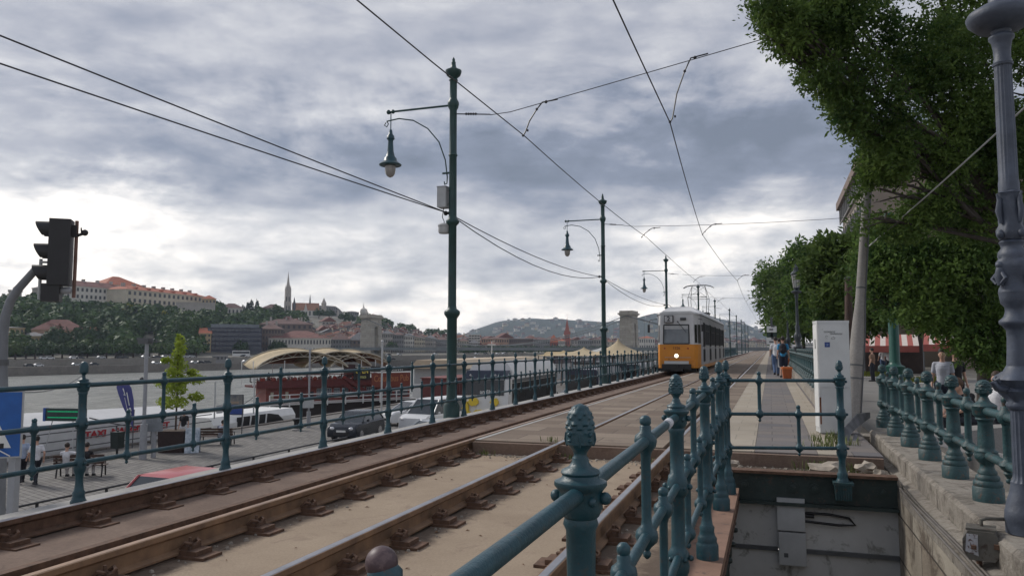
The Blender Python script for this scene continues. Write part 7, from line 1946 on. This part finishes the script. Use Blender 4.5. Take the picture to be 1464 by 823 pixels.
# ------------------------------------------------------------------ trees on the right
def leafy(name, clumps, mat, leaf, seed, density=1.0, gap=.36):
    """compound-leaf sprigs scattered through ellipsoid clumps with open gaps"""
    rg = np.random.default_rng(seed); V = []
    for (c, r, n) in clumps:
        n = int(n * density)
        v = rg.normal(size=(n, 3)); v /= np.linalg.norm(v, axis=1)[:, None]
        q = rg.random(n) ** .42
        P0 = np.array(c) + v * q[:, None] * np.array(r)
        # open the crown with a smooth field
        fld = np.sin(P0[:, 0] * 2.9 + 1.7 * np.sin(P0[:, 2] * 2.1)) + np.sin(P0[:, 1] * 3.3 + 1.3 * np.sin(P0[:, 0] * 2.7)) + np.sin(P0[:, 2] * 3.9 + 1.5 * np.sin(P0[:, 1] * 2.3)) + .6 * np.sin(P0[:, 0] * 7 + P0[:, 2] * 6) 
        keep = fld > -gap * 1.1 + rg.normal(size=n) * .25
        P0 = P0[keep]; n = len(P0); v = v[keep]
        # each sprig: a drooping twig direction with 5 leaflets
        tw = v + rg.normal(size=(n, 3)) * .7; tw[:, 2] -= .35; tw /= np.linalg.norm(tw, axis=1)[:, None]
        for k in range(5):
            side = rg.normal(size=(n, 3)); side /= np.linalg.norm(side, axis=1)[:, None]
            base = P0 + tw * (k * leaf * .55)
            a = tw * .5 + side; a /= np.linalg.norm(a, axis=1)[:, None]
            b = np.cross(a, rg.normal(size=(n, 3))); b /= np.linalg.norm(b, axis=1)[:, None]
            L = (leaf * (.6 + .7 * rg.random(n)))[:, None]
            q4 = np.stack([base, base + a * L * .5 + b * L * .22, base + a * L, base + a * L * .5 - b * L * .22], axis=1).reshape(-1, 3)
            V.append(q4)
    V = np.concatenate(V); nq = len(V) // 4
    me = bpy.data.meshes.new(name); me.vertices.add(len(V)); me.vertices.foreach_set('co', V.astype(np.float32).ravel())
    me.loops.add(len(V)); me.loops.foreach_set('vertex_index', np.arange(len(V), dtype=np.int32))
    me.polygons.add(nq); me.polygons.foreach_set('loop_start', np.arange(0, len(V), 4, dtype=np.int32))
    me.update(calc_edges=True); me.materials.append(mat)
    return me
bark = M('tree_bark', (.055, .045, .038), .9, .35, 5, bmp=.8)
lfA = leafmat('locust_leaves', (.028, .066, .018), (.12, .19, .045), (.18, .25, .065), .45, .75)
lfB = leafmat('lower_tree_leaves', (.032, .078, .023), (.13, .21, .052), (.19, .27, .07), .42, .7)
lfC = leafmat('row_tree_leaves', (.024, .058, .018), (.09, .14, .036), (.14, .19, .052), .4, .45)
def cl(px, py, d, wx, wy, n, depth=None):
    """clump centred on a sight line, half sizes given in picture pixels"""
    p = W(px, py, d=d); k = d / F
    return ((p.x, p.y, p.z), (wx * k, (depth or wx * k), wy * k), n)
def big_tree(name, label, base, clumps, mat, leaf, seed, tr, gap=.36, limbs=True):
    t_ = T(name, label, 'tree', base)
    o0 = Vector(base)
    cs = [((c[0][0] - o0.x, c[0][1] - o0.y, c[0][2] - o0.z), c[1], c[2]) for c in clumps]
    me = leafy('crown', cs, mat, leaf, seed, gap=gap); o = bpy.data.objects.new('crown', me); C.objects.link(o); o.parent = t_
    zt = min(c[0][2] for c in cs)
    fork = Vector((tr[2], tr[3], max(2.2, zt * .8)))
    g = MB(); g.tube([(0, 0, -.3), (tr[2] * .4, tr[3] * .4, fork.z * .5), tuple(fork)], [tr[0], tr[0] * .8, tr[0] * .65], 12); ob('trunk', g, bark, t_, 60)
    if limbs:
        g = MB(); r_ = random.Random(seed)
        for c in cs:
            e = Vector(c[0]); m1 = fork.lerp(e, .35) + Vector((r_.uniform(-.3, .3), r_.uniform(-.3, .3), r_.uniform(.1, .5))); m2 = fork.lerp(e, .7) + Vector((r_.uniform(-.2, .2), r_.uniform(-.2, .2), r_.uniform(0, .3)))
            g.tube([tuple(fork), tuple(m1), tuple(m2), tuple(e)], [tr[0] * .26, tr[0] * .14, tr[0] * .07, .02], 7)
            for k in range(4):
                q = e + Vector((r_.uniform(-1, 1) * c[1][0], r_.uniform(-1, 1) * c[1][1], r_.uniform(-1, 1) * c[1][2])) * .8
                g.tube([tuple(m2.lerp(e, k / 4)), tuple(m2.lerp(q, .6) + Vector((0, 0, .1))), tuple(q)], [.022, .014, .005], 5)
        ob('limbs', g, bark, t_, 60)
    return t_
PZ = -.5
A = []
for (px, py, d, wx, wy, n) in ((1120, 40, 11.5, 42, 34, 650), (1085, 8, 11.2, 34, 26, 500), (1165, 30, 11.8, 60, 48, 1100), (1110, 62, 11.5, 26, 20, 240), (1215, 60, 12, 70, 60, 1500), (1175, 105, 11.8, 34, 30, 420), (1205, 150, 12, 36, 34, 600),
                               (1250, 130, 12.2, 62, 60, 1500), (1215, 175, 12, 30, 20, 260), (1300, 60, 12.5, 80, 80, 2200), (1290, 170, 12.5, 58, 48, 1300), (1265, 215, 12.3, 36, 30, 480), (1345, 150, 12.8, 70, 70, 2300), (1330, 230, 12.9, 56, 44, 1300), (1420, 250, 13.1, 54, 54, 1500), (1390, 310, 13.4, 44, 36, 700), (1400, 60, 13, 80, 90, 2200),
                               (1420, 180, 13, 60, 70, 1500), (1258, 270, 12.6, 34, 34, 520), (1290, 262, 12.6, 26, 28, 300), (1470, 120, 13, 60, 100, 1300), (1460, 300, 13.4, 40, 60, 700), (1250, 312, 12.8, 26, 30, 480), (1290, 312, 13, 34, 30, 600), (1275, 240, 12.6, 40, 34, 700), (1325, 290, 13, 36, 30, 600), (1180, -20, 12, 90, 40, 1000), (1330, -30, 12.5, 120, 50, 1400), (1385, 255, 13.2, 40, 40, 500)):
    A.append(cl(px, py, d, wx, wy, int(n * 1.25), max(.5, wx * d / F * 1.0)))
pa_ = W(1530, 560, d=13.5)
big_tree('overhanging_tree', 'large dark green tree overhanging from the upper right corner', (pa_.x, pa_.y, PZ), A, lfA, .085, 21, (.32, 0, -.2, .1), gap=.30)
B = []
for (px, py, d, wx, wy, n) in ((1320, 340, 17, 60, 55, 1700), (1290, 385, 17, 62, 50, 1600), (1380, 330, 17, 60, 60, 1700), (1350, 410, 16.5, 70, 60, 2200), (1410, 400, 16.5, 60, 70, 1900), (1400, 465, 16, 52, 38, 1300), (1335, 444, 16.5, 48, 22, 700), (1402, 508, 15.8, 30, 24, 520),
                               (1262, 432, 17.5, 34, 22, 400), (1255, 370, 17.5, 34, 55, 900), (1425, 480, 15.8, 40, 40, 700), (1360, 290, 17.5, 50, 34, 800), (1322, 452, 17.5, 26, 12, 150), (1440, 330, 17, 50, 70, 900), (1248, 415, 18, 24, 26, 260)):
    B.append(cl(px, py, d, wx, wy, n, max(.6, wx * d / F * .9)))
pb_ = W(1408, 560, d=17.2)
big_tree('promenade_tree', 'bushy bright green tree hanging low over the promenade, left of the ornate lamp post', (pb_.x, pb_.y, PZ), B, lfB, .115, 22, (.22, 0, .1, .1), gap=.5)
# row of trees along the promenade behind the platform wall
rowt = []
defs = [(1215, 26, [(1220, 400, 42, 55), (1190, 390, 30, 42), (1235, 430, 40, 36), (1205, 450, 26, 22), (1250, 360, 40, 40)], 'nearest tree of the promenade row, just behind the leaning concrete pole'),
        (1180, 44, [(1178, 385, 36, 38), (1160, 420, 34, 40), (1190, 450, 34, 30), (1150, 370, 22, 20), (1205, 370, 24, 24)], 'second tree of the promenade row, above the white cabinet'),
        (1150, 66, [(1143, 392, 28, 28), (1128, 425, 24, 30), (1160, 440, 28, 34), (1140, 465, 24, 20)], 'third tree of the promenade row, behind the tallest platform lantern'),
        (1115, 84, [(1108, 395, 22, 20), (1100, 420, 18, 24), (1120, 450, 22, 28), (1098, 392, 14, 12), (1118, 478, 16, 14)], 'fourth tree of the promenade row, rounded against the sky'),
        (1108, 112, [(1106, 455, 14, 20), (1116, 470, 14, 16)], 'farthest tree of the promenade row, at the end of the platform')]
for k, (bp, d, cc, l) in enumerate(defs):
    cl_ = [cl(px, py, d + random.uniform(-1, 1), wx, wy, int(wx * wy * (1.15 if k < 2 else 1.2)), wx * d / F) for (px, py, wx, wy) in cc]
    pb_ = W(bp, 530, d=d)
    big_tree('promenade_row_tree', l, (pb_.x, pb_.y, PZ), cl_, lfC if k % 2 == 0 else lfB, .16 + .003 * d, 30 + k, (.2, 0, 0, 0), gap=.55)
# dark crowd of foliage farther behind (continuous tree line along the embankment)
items = []
for k in range(46):
    x = 7 + random.uniform(0, 14) + k * .5; y = 58 + k * 2.6
    items.append((x + y * .02, y, 4.2, 3.6, 3.2))
o = bpy.data.objects.new('far_tree_belt', crowns('far_tree_belt', items, lfC, 420, .42)); C.objects.link(o); o['kind'] = 'stuff'
# ------------------------------------------------------------------ buildings behind the trees on the right
p = W(1345, 420, d=62)
hb_ = T('old_stone_building', 'old pale stone building with arched windows glimpsed through the tree crowns', 'building', (p.x, p.y, PZ), TH - R(14) - .3)
g = MB(); g.bx(1, 26, 0, 20, 0, 19); ob('wall', g, wallm('beige_stone', (.36, .29, .24)), hb_)
g = MB(); g.bx(.6, 26.4, -.6, 20.4, 19.01, 19.9); g.bx(.8, 26.2, -.3, -.01, 14.2, 14.6); g.bx(.8, 26.2, -.3, -.01, 9.6, 10); ob('cornice', g, w_stone, hb_)
for a in range(4):
    for b in range(8):
        z = 1.4 + a * 4.5; x = 2.5 + b * 3
        g = MB(); g.prism([(x - .6, z), (x + .6, z), (x + .6, z + 1.7)] + [(x + .6 * math.cos(q * PI / 6), z + 1.7 + .6 * math.sin(q * PI / 6)) for q in range(1, 6)] + [(x - .6, z + 1.7)], -.06, -.01, 'y'); wn_ = ob('arched_window', g, winm, hb_)
        g = MB(); g.tube([(x - .75, -.1, z - .1), (x - .75, -.1, z + 1.7)] + [(x - .75 * math.cos(q * PI / 6), -.1, z + 1.7 + .75 * math.sin(q * PI / 6)) for q in range(1, 6)] + [(x + .75, -.1, z + 1.7), (x + .75, -.1, z - .1)], .10, 4); g.bx(x - .03, x + .03, -.09, -.065, z, z + 2.2); ob('window_surround', g, w_white, wn_)
p = W(1206, 345, d=95); p2 = W(1262, 345, d=62)
hm_ = T('modern_hotel', 'modern pale building with rows of windows above the promenade trees, left of the tree crown', 'building', (p.x, p.y, PZ), math.atan2(p2.y - p.y, p2.x - p.x))
Lh = math.hypot(p2.x - p.x, p2.y - p.y)
g = MB(); g.bx(0, Lh - 10, .0, 22, 0, 19.0); ob('wall', g, wallm('tan_panels', (.30, .26, .22)), hm_)
for a in range(5):
    g = MB(); g.bx(-.1, Lh - 10, -.25, -.01, 3.0 + a * 3.6, 5.0 + a * 3.6); ob('window_band', g, glass2, hm_)
    g = MB(); g.bx(-.05, Lh - 10.1, -.395, -.265, 2.7 + a * 3.6, 2.85 + a * 3.6)
    for b in range(12): g.bx(b * 2.2, b * 2.2 + .25, -.4, -.26, 2.8 + a * 3.6, 5.2 + a * 3.6)
    ob('mullions', g, w_grey, hm_)
g = MB(); g.bx(-.6, Lh - 9.6, -.7, 22.4, 19.01, 19.9); ob('parapet', g, w_brown, hm_)
# ------------------------------------------------------------------ promenade things
awn_r, awn_w = M('awning_red', (.36, .10, .08), .8, .1, 3), M('awning_white', (.62, .55, .50), .8, .08, 3)
def awning(label, pxa, pxb, d, ytop, ybot):
    a, b = W(pxa, ybot, d=d), W(pxb, ybot, d=d); mxy = ((a + b) / 2).to_2d().normalized(); hw_ = (b - a).length / 2 * .93; md = (a + b) / 2; a = Vector((md.x - mxy.y * hw_, md.y + mxy.x * hw_, a.z)); b = Vector((md.x + mxy.y * hw_, md.y - mxy.x * hw_, a.z)); zt = W(pxa, ytop, d=d).z; zb = a.z
    Lw = (b - a).length; r = T('striped_awning', label, 'awning', (a.x, a.y, PZ), math.atan2(b.y - a.y, b.x - a.x)); n = int(Lw / .3)
    for nm, par, m in (('red_stripes', 0, awn_r), ('white_stripes', 1, awn_w)):
        g = MB()
        for k in range(par, n, 2):
            x0, x1 = k * Lw / n, (k + 1) * Lw / n
            g.add([(x0, 0, zb - PZ), (x1, 0, zb - PZ), (x1, 3.2, zt - PZ), (x0, 3.2, zt - PZ), (x0, 0.02, zb - PZ - .04), (x1, .02, zb - PZ - .04), (x1, 3.2, zt - PZ - .04), (x0, 3.2, zt - PZ - .04)], [(0, 1, 2, 3), (7, 6, 5, 4), (0, 4, 5, 1), (3, 2, 6, 7), (1, 5, 6, 2), (0, 3, 7, 4)])
        ob(nm, g, m, r)
    g = MB(); g.bx(0, Lw, -.04, -.005, zb - PZ - .42, zb - PZ - .01); ob('valance', g, awn_r, r)
    g = MB()
    for k in range(int(Lw / 4) + 1): g.tube([(k * 4, .1, 0), (k * 4, .1, zb - PZ)], .05, 6)
    ob('posts', g, dgrey, r)
    if pxa > 1300: return r
    g = MB(); g.bx(-.3, Lw + .3, 3.3, 3.7, 0, zt - PZ - .05); ob('back_wall', g, M('dark_cafe_front', (.05, .035, .03), .7, .5, 1), r)
    return r
awning('red and white striped cafe awning left of the thick green post', 1236, 1312, 50, 477, 494)
awning('red and white striped awning farther right, almost hidden by the low tree', 1322, 1400, 46, 474, 492)
p = W(1278, 540, z=PZ + .0); d = 21.5
p = W(1281, 560, d=21.0); gp = T('green_post', 'thick green cast iron post on the promenade beneath the trees', 'post', (p.x, p.y, PZ))
g = MB(); g.lathe([(.26, 0), (.26, .5), (.22, .55), (.21, 1.15), (.24, 1.2), (.26, 1.27), (.16, 1.33), (.135, 1.4), (.13, 5.5)], 18); ob('shaft', g, M('park_green_paint', (.015, .085, .065), .4, .2, 4), gp, 50)
# candelabra lanterns along the platform wall
def lantern_post(label, y, x=1.12):
    r = T('platform_lantern', label, 'street lamp', (x, y, .26), 0, 'lantern posts on the platform wall')
    lp_m = M('lantern_post_iron', (.035, .045, .055), .5, .25, 6) if 'lantern_post_iron' not in bpy.data.materials else bpy.data.materials['lantern_post_iron']
    g = MB(); g.lathe([(.14, 0), (.14, .12), (.10, .3), (.09, .8), (.17, .95), (.19, 1.05), (.10, 1.15), (.12, 1.35), (.17, 1.5), (.12, 1.62), (.08, 1.7), (.10, 1.9), (.06, 2.0), (.055, 3.1), (.08, 3.15), (.07, 3.3), (.20, 3.36), (.21, 3.42), (.09, 3.47), (.05, 3.55)], 14); ob('column', g, lp_m, r, 50)
    g = MB(); g.lathe([(.12, 3.58), (.19, 4.12)], 8); ob('glass', g, M('lantern_glass', (.42, .42, .40), .25) if 'lantern_glass' not in bpy.data.materials else bpy.data.materials['lantern_glass'], r)
    g = MB(); g.lathe([(.05, 3.5), (.13, 3.53), (.13, 3.575)], 8); g.lathe([(.22, 4.125), (.23, 4.16), (.16, 4.26), (.10, 4.30), (.09, 4.40), (.11, 4.42), (.04, 4.5), (.01, 4.62)], 8)
    for k in range(8):
        a = k * PI / 4; g.tube([(.125 * math.cos(a), .125 * math.sin(a), 3.57), (.197 * math.cos(a), .197 * math.sin(a), 4.13)], .010, 4)
    ob('cage', g, lp_m, r)
    return r
for y, l in ((34.7, 'nearest and tallest looking of the platform lanterns, left of the white cabinet'), (53, 'second platform lantern, left of and behind the tallest looking one'), (75, 'third platform lantern, smaller and hazier'), (98, 'fourth, small platform lantern near the shelter sign')):
    lantern_post(l, y)
# shelter sign, orange bins, chain of things on the platform
p = W(1104, 500, d=44)
k_ = T('stop_sign_board', 'two white boards of the tram stop above the walking people', 'sign', (p.x, p.y, 0), 0)
g = MB(); g.bx(-.06, .06, -.06, .06, 0, 3.0); ob('post', g, dgrey, k_)
for z0, z1, w2 in ((2.15, 2.50, .27), (1.45, 1.85, .30)):
    g = MB(); g.bx(-w2, w2, -.10, -.062, z0, z1); bd = ob('board', g, white, k_); g = MB(); g.bx(-w2 * .5, w2 * .3, -.105, -.101, z0 + .12, z0 + .2); g.bx(-w2 * .1, w2 * .6, -.105, -.101, z0 + .3, z0 + .42); ob('print', g, dgrey, bd)
g = MB(); g.bx(-.26, .26, -.06, -.0, 1.87, 2.13); ob('dark_panel', g, M('dark_green_panel', (.02, .045, .04), .4), k_)
def obin(label, px, py, z0=0, s=1.0):
    p = W(px, py, z=z0); r = T('orange_bin', label, 'bin', (p.x, p.y, z0), .1, 'orange litter bins on the platform'); r.scale = (s,) * 3
    g = MB(); g.box(0, 0, .32, .50, .42, .64, 0, 1.18, 1.18); ob('bucket', g, M('brick_orange_plastic', (.35, .085, .02), .55) , r)
    g = MB(); g.box(0, 0, .69, .66, .56, .10); g.box(0, 0, .76, .58, .5, .04); ob('rim', g, orange_plas, r)
    return r
obin('orange litter bin in front, standing alone on the platform', 1125.5, 541, 0, .62)
obin('orange litter bin behind, beside the man with the backpack', 1130, 528, 0, .85)
# flower bed, kerb, bench wall on the promenade
p = W(1335, 560, z=PZ)
flow = M('flower_yellow', (.45, .40, .03), .8, .4, 12, col2=(.12, .2, .04))
def bed(label, px, py, rx, ry):
    p = W(px, py, z=PZ); g = MB()
    for k in range(260):
        a = random.uniform(0, 6.28); q = random.random() ** .5; x, y = rx * q * math.cos(a), ry * q * math.sin(a); s = random.uniform(.05, .12)
        g.add([(x - s, y, .05), (x, y - s * .3, .28 + random.uniform(0, .15)), (x + s, y, .08), (x, y + s * .5, .2)], [(0, 1, 2, 3)])
    r = T('flower_bed', label, 'flower bed', (p.x, p.y, PZ)); ob('flowers', g, flow, r)
    g = MB(); g.lathe([(rx + .1, 0), (rx + .1, .07), (rx - .05, .1)], 20); g.v = [(x, y * ry / rx, z) for x, y, z in g.v]; ob('border', g, coping, r)
bed('bed of yellow flowers on the promenade beside the boy in the white shirt', 1330, 549, 1.5, 1.1)
bed('bed of yellow flowers by the feet of the far walkers near the concrete pole', 1254, 540, 1.4, 1.0)
p = W(1432, 650, d=9.5)
k_ = T('concrete_bench_wall', 'curved grey concrete seat wall behind the parapet railing at the right edge', 'seat wall', (p.x, p.y, PZ), R(20))
g = MB(); n = 14; R0 = 3.2
for k in range(n):
    a0, a1 = -.2 + k * .14, -.2 + (k + 1) * .14
    q = []
    for a in (a0, a1):
        for r_ in (R0, R0 + .42): q.append((R0 - r_ * math.cos(a), r_ * math.sin(a)))
    g.add([(q[0][0], q[0][1], 0), (q[1][0], q[1][1], 0), (q[3][0], q[3][1], 0), (q[2][0], q[2][1], 0), (q[0][0], q[0][1], .5), (q[1][0], q[1][1], .5), (q[3][0], q[3][1], .5), (q[2][0], q[2][1], .5)], [(4, 5, 6, 7), (0, 4, 7, 3), (1, 2, 6, 5), (0, 1, 5, 4), (3, 7, 6, 2)])
ob('seat_block', g, concm, k_)
# cafe tables and red bench under the awning
p = W(1315, 520, z=PZ)
k_ = T('cafe_terrace_set', 'dark cafe terrace tables with red fronts under the second awning', 'cafe tables', (p.x, p.y, PZ), TH)
for k in range(6):
    g = MB(); x = -2 + k * 1.7; g.bx(x - .5, x + .5, -.4, .4, .70, .75); g.tube([(x, 0, 0), (x, 0, .7)], .05, 6)
    for s in (-1, 1): g.bx(x + s * .3 - .2, x + s * .3 + .2, -.9, -.5, .42, .46); g.bx(x + s * .3 - .2, x + s * .3 + .2, -.95, -.9, .46, .9)
    ob('table_and_chairs', g, M('cafe_dark_wood', (.05, .025, .02), .6) if k == 0 else bpy.data.materials['cafe_dark_wood'], k_)
g = MB(); g.bx(-2.5, 7.2, -1.4, -1.3, .2, .85); ob('red_screen', g, M('dark_red_screen', (.12, .02, .02), .7), k_)
# ------------------------------------------------------------------ people
def foot(px, py, z): p = W(px, py, z=z); return (p.x, p.y, z)
WS = ('white_shirt', (.62, .62, .64)); BL = ('light_blue_shirt', (.04, .26, .50)); JE = ('blue_jeans', (.06, .10, .19)); DK = ('dark_trousers', (.015, .017, .025)); BK = ('black_top', (.015, .015, .017))
LB = ('pale_blue_shirt', (.30, .36, .48)); GR = ('grey_shirt', (.26, .28, .34)); NV = ('navy_shorts', (.02, .025, .045)); KH = ('khaki', (.25, .2, .14))
person('man in a white t-shirt and blue jeans walking away along the platform', foot(1110, 537, 0), R(4), 'walk', WS, JE, detail=.016)
person('man in a bright blue t-shirt with a black backpack and dark shorts walking away', foot(1120.5, 539, 0), R(-3), 'carry', BL, NV, shorts=True, backpack=('black_backpack', (.018, .018, .025)), detail=.016)
person('person in dark clothes walking between and ahead of the two men on the platform', foot(1115, 531, 0), R(0), 'walk', BK, DK, detail=.02)
g = MB(); p = foot(1117.5, 538, 0); g.box(p[0], p[1] + .1, .62, .30, .12, .42, 0, .9, .9); g.tube([(p[0] - .1, p[1] + .1, .83), (p[0], p[1] + .1, 1.0), (p[0] + .1, p[1] + .1, .83)], .012, 5); tag(ob('shopping_bag', g, white), 'white shopping bag carried between the two men on the platform', 'bag')
person('person in a white top beside the platform wall, behind the orange bins', foot(1139, 529, 0), R(160), 'carry', WS, DK, detail=.022)
person('seated person in pink leaning on the platform wall behind the orange bins', foot(1133, 524, .0), R(140), 'sit', ('pink_top', (.45, .2, .2)), DK, detail=.024)
# promenade
person('boy in a patterned white and grey t-shirt and dark shorts walking on the promenade', foot(1351, 603, PZ), R(168), 'carry', ('patterned_shirt', (.42, .44, .50)), NV, shorts=True, detail=.012)
person('companion dressed in black standing just right of the boy', foot(1369, 598, PZ), R(190), 'stand', BK, DK, detail=.015)
person('couple member with bare back hair in a black top sitting on the concrete seat wall', foot(1392, 640, PZ), R(120), 'sitlean', BK, DK, hair=(.09, .05, .03), detail=.015)
person('person in a white top sitting on the seat wall next to the ornate lamp post', foot(1428, 632, PZ), R(150), 'sit', WS, DK, hair=(.05, .03, .02), detail=.015)
person('person in a fluorescent yellow top near the ornate lamp post', foot(1424, 572, PZ), R(100), 'stand', ('hi_vis_top', (.45, .6, .05)), DK, detail=.02)
for k, (px, py, rz, top, leg, l) in enumerate(((1263, 534, 10, WS, JE, 'far walker in a white t-shirt left of the green post'), (1271.5, 535, -5, WS, DK, 'far walker in white with a dark bag right beside the first, at the green post'),
                                               (1300, 523, 180, BK, DK, 'person in black standing under the striped awning right of the green post'), (1293, 524, 90, KH, DK, 'person in beige standing between the green post and the person in black'),
                                               (1248, 545, 60, ('brown_top', (.2, .12, .08)), DK, 'person with raised arms close to the foot of the concrete pole'), (1337, 520, 180, BK, DK, 'dark waiter figure by the cafe tables under the trees'), (1320, 519, 200, GR, DK, 'person in grey at the cafe tables right of the green post'))):
    person(l, foot(px, py, PZ), R(rz), 'walk' if k < 2 else 'stand', top, leg, detail=.026)
# lower quay
QZ = Q
person('walker in a pale blue top and black trousers beside the blue sign post', foot(30, 690, QZ), R(60), 'walk', LB, DK, detail=.016)
person('walker in a white shirt and black trousers behind the small upright of the railing', foot(50, 693, QZ), R(70), 'walk', WS, DK, detail=.016)
def on_bench(label, bl, dx, pose, top, legs, hair=(.03, .02, .015), ang=0, flip=0):
    rz = bl[1] + PI * flip
    x = bl[0][0] + dx * math.cos(bl[1]); y = bl[0][1] + dx * math.sin(bl[1])
    return person(label, (x, y, QZ), rz + ang, pose, top, legs, hair=hair, detail=.016)
# benches face the river: backs toward the viewer
on_bench('man in a white shirt sitting on the bench with one arm stretched along its back', (pb2, TH + R(12)), -.45, 'sitarm', WS, ('pale_trousers', (.5, .48, .48)))
on_bench('dark haired person in black on the bench beside the man in white', (pb2, TH + R(12)), .25, 'sit', BK, ('pale_trousers', (.5, .48, .48)))
on_bench('man in a grey blue shirt sitting alone on the bench beside the sandwich board', (pb, TH), .25, 'sitlean', GR, ('grey_trousers', (.2, .2, .22)))
person('dark haired person in a black top standing behind the planter box', foot(262, 634, QZ), R(200), 'stand', BK, WS, detail=.018)
for k, (x, y, rz, top, leg, l) in enumerate(((-13.5, 49.5, 20, WS, DK, 'person in a white top on the quay between the tall bus and the kiosk'), (-14.4, 51, 200, ('red_top', (.4, .05, .05)), DK, 'person in a red top on the quay beside the kiosk'),
                                             (-13.0, 53, 100, BK, JE, 'person in black on the quay beside the railing, left of the second green pole'), (-14.8, 54, 0, WS, JE, 'person in a white top and jeans on the quay by the second green pole'), (-12.4, 47.5, 180, GR, DK, 'person in grey on the quay right of the tall bus'))):
    person(l, (x, y, QZ), R(rz), 'walk' if k % 2 else 'stand', top, leg, detail=.026)
# guests on the boat deck
for k in range(7):
    y = 2.5 + k * 3.1; q = Matrix.Translation(rbt.location) @ Matrix.Rotation(R(-20), 4, 'Z') @ Vector((-1.5 * .62, y * .76, 6.76 * .74))
    person('guest seated at a table on the upper deck of the red boat', tuple(q), R(90 if k % 2 else -60), 'sit', (BK, WS, GR, BK)[k % 4], DK, detail=.04, scale=.95)
    bpy.context.scene.collection.objects[-1]
for o in C.objects:
    if o.get('label', '').startswith('guest seated'): o['group'] = 'guests on the boat deck'
# a single wooden spar in the trees (dark utility pole)
p = W(1214, 560, d=22); g = MB(); q = W(1213, 398, d=22) - p; g.tube([(0, 0, 0), tuple(q)], [.13, .10], 10); r = T('dark_utility_pole', 'thin dark pole standing between the white cabinet and the leaning concrete pole', 'pole', (p.x, p.y, p.z)); ob('shaft', g, wood, r, 60); g = MB(); g.ball(tuple(q), .12, 8, 6, (1, 1, .5)); ob('cap', g, black, r)
# mooring lines over the water at the left
g = MB(); g.tube(sagline(W(0, 556, d=36), W(118, 536, d=60), .6, 10), .03, 4); tag(ob('mooring_line', g, wirem), 'dark mooring line crossing the water at the left edge', 'rope')
g = MB(); g.tube(sagline(W(128, 597, d=36), W(372, 560, d=60), 1.4, 12), .03, 4); tag(ob('mooring_line', g, wirem), 'dark mooring line from the planter tree toward the red boat', 'rope')
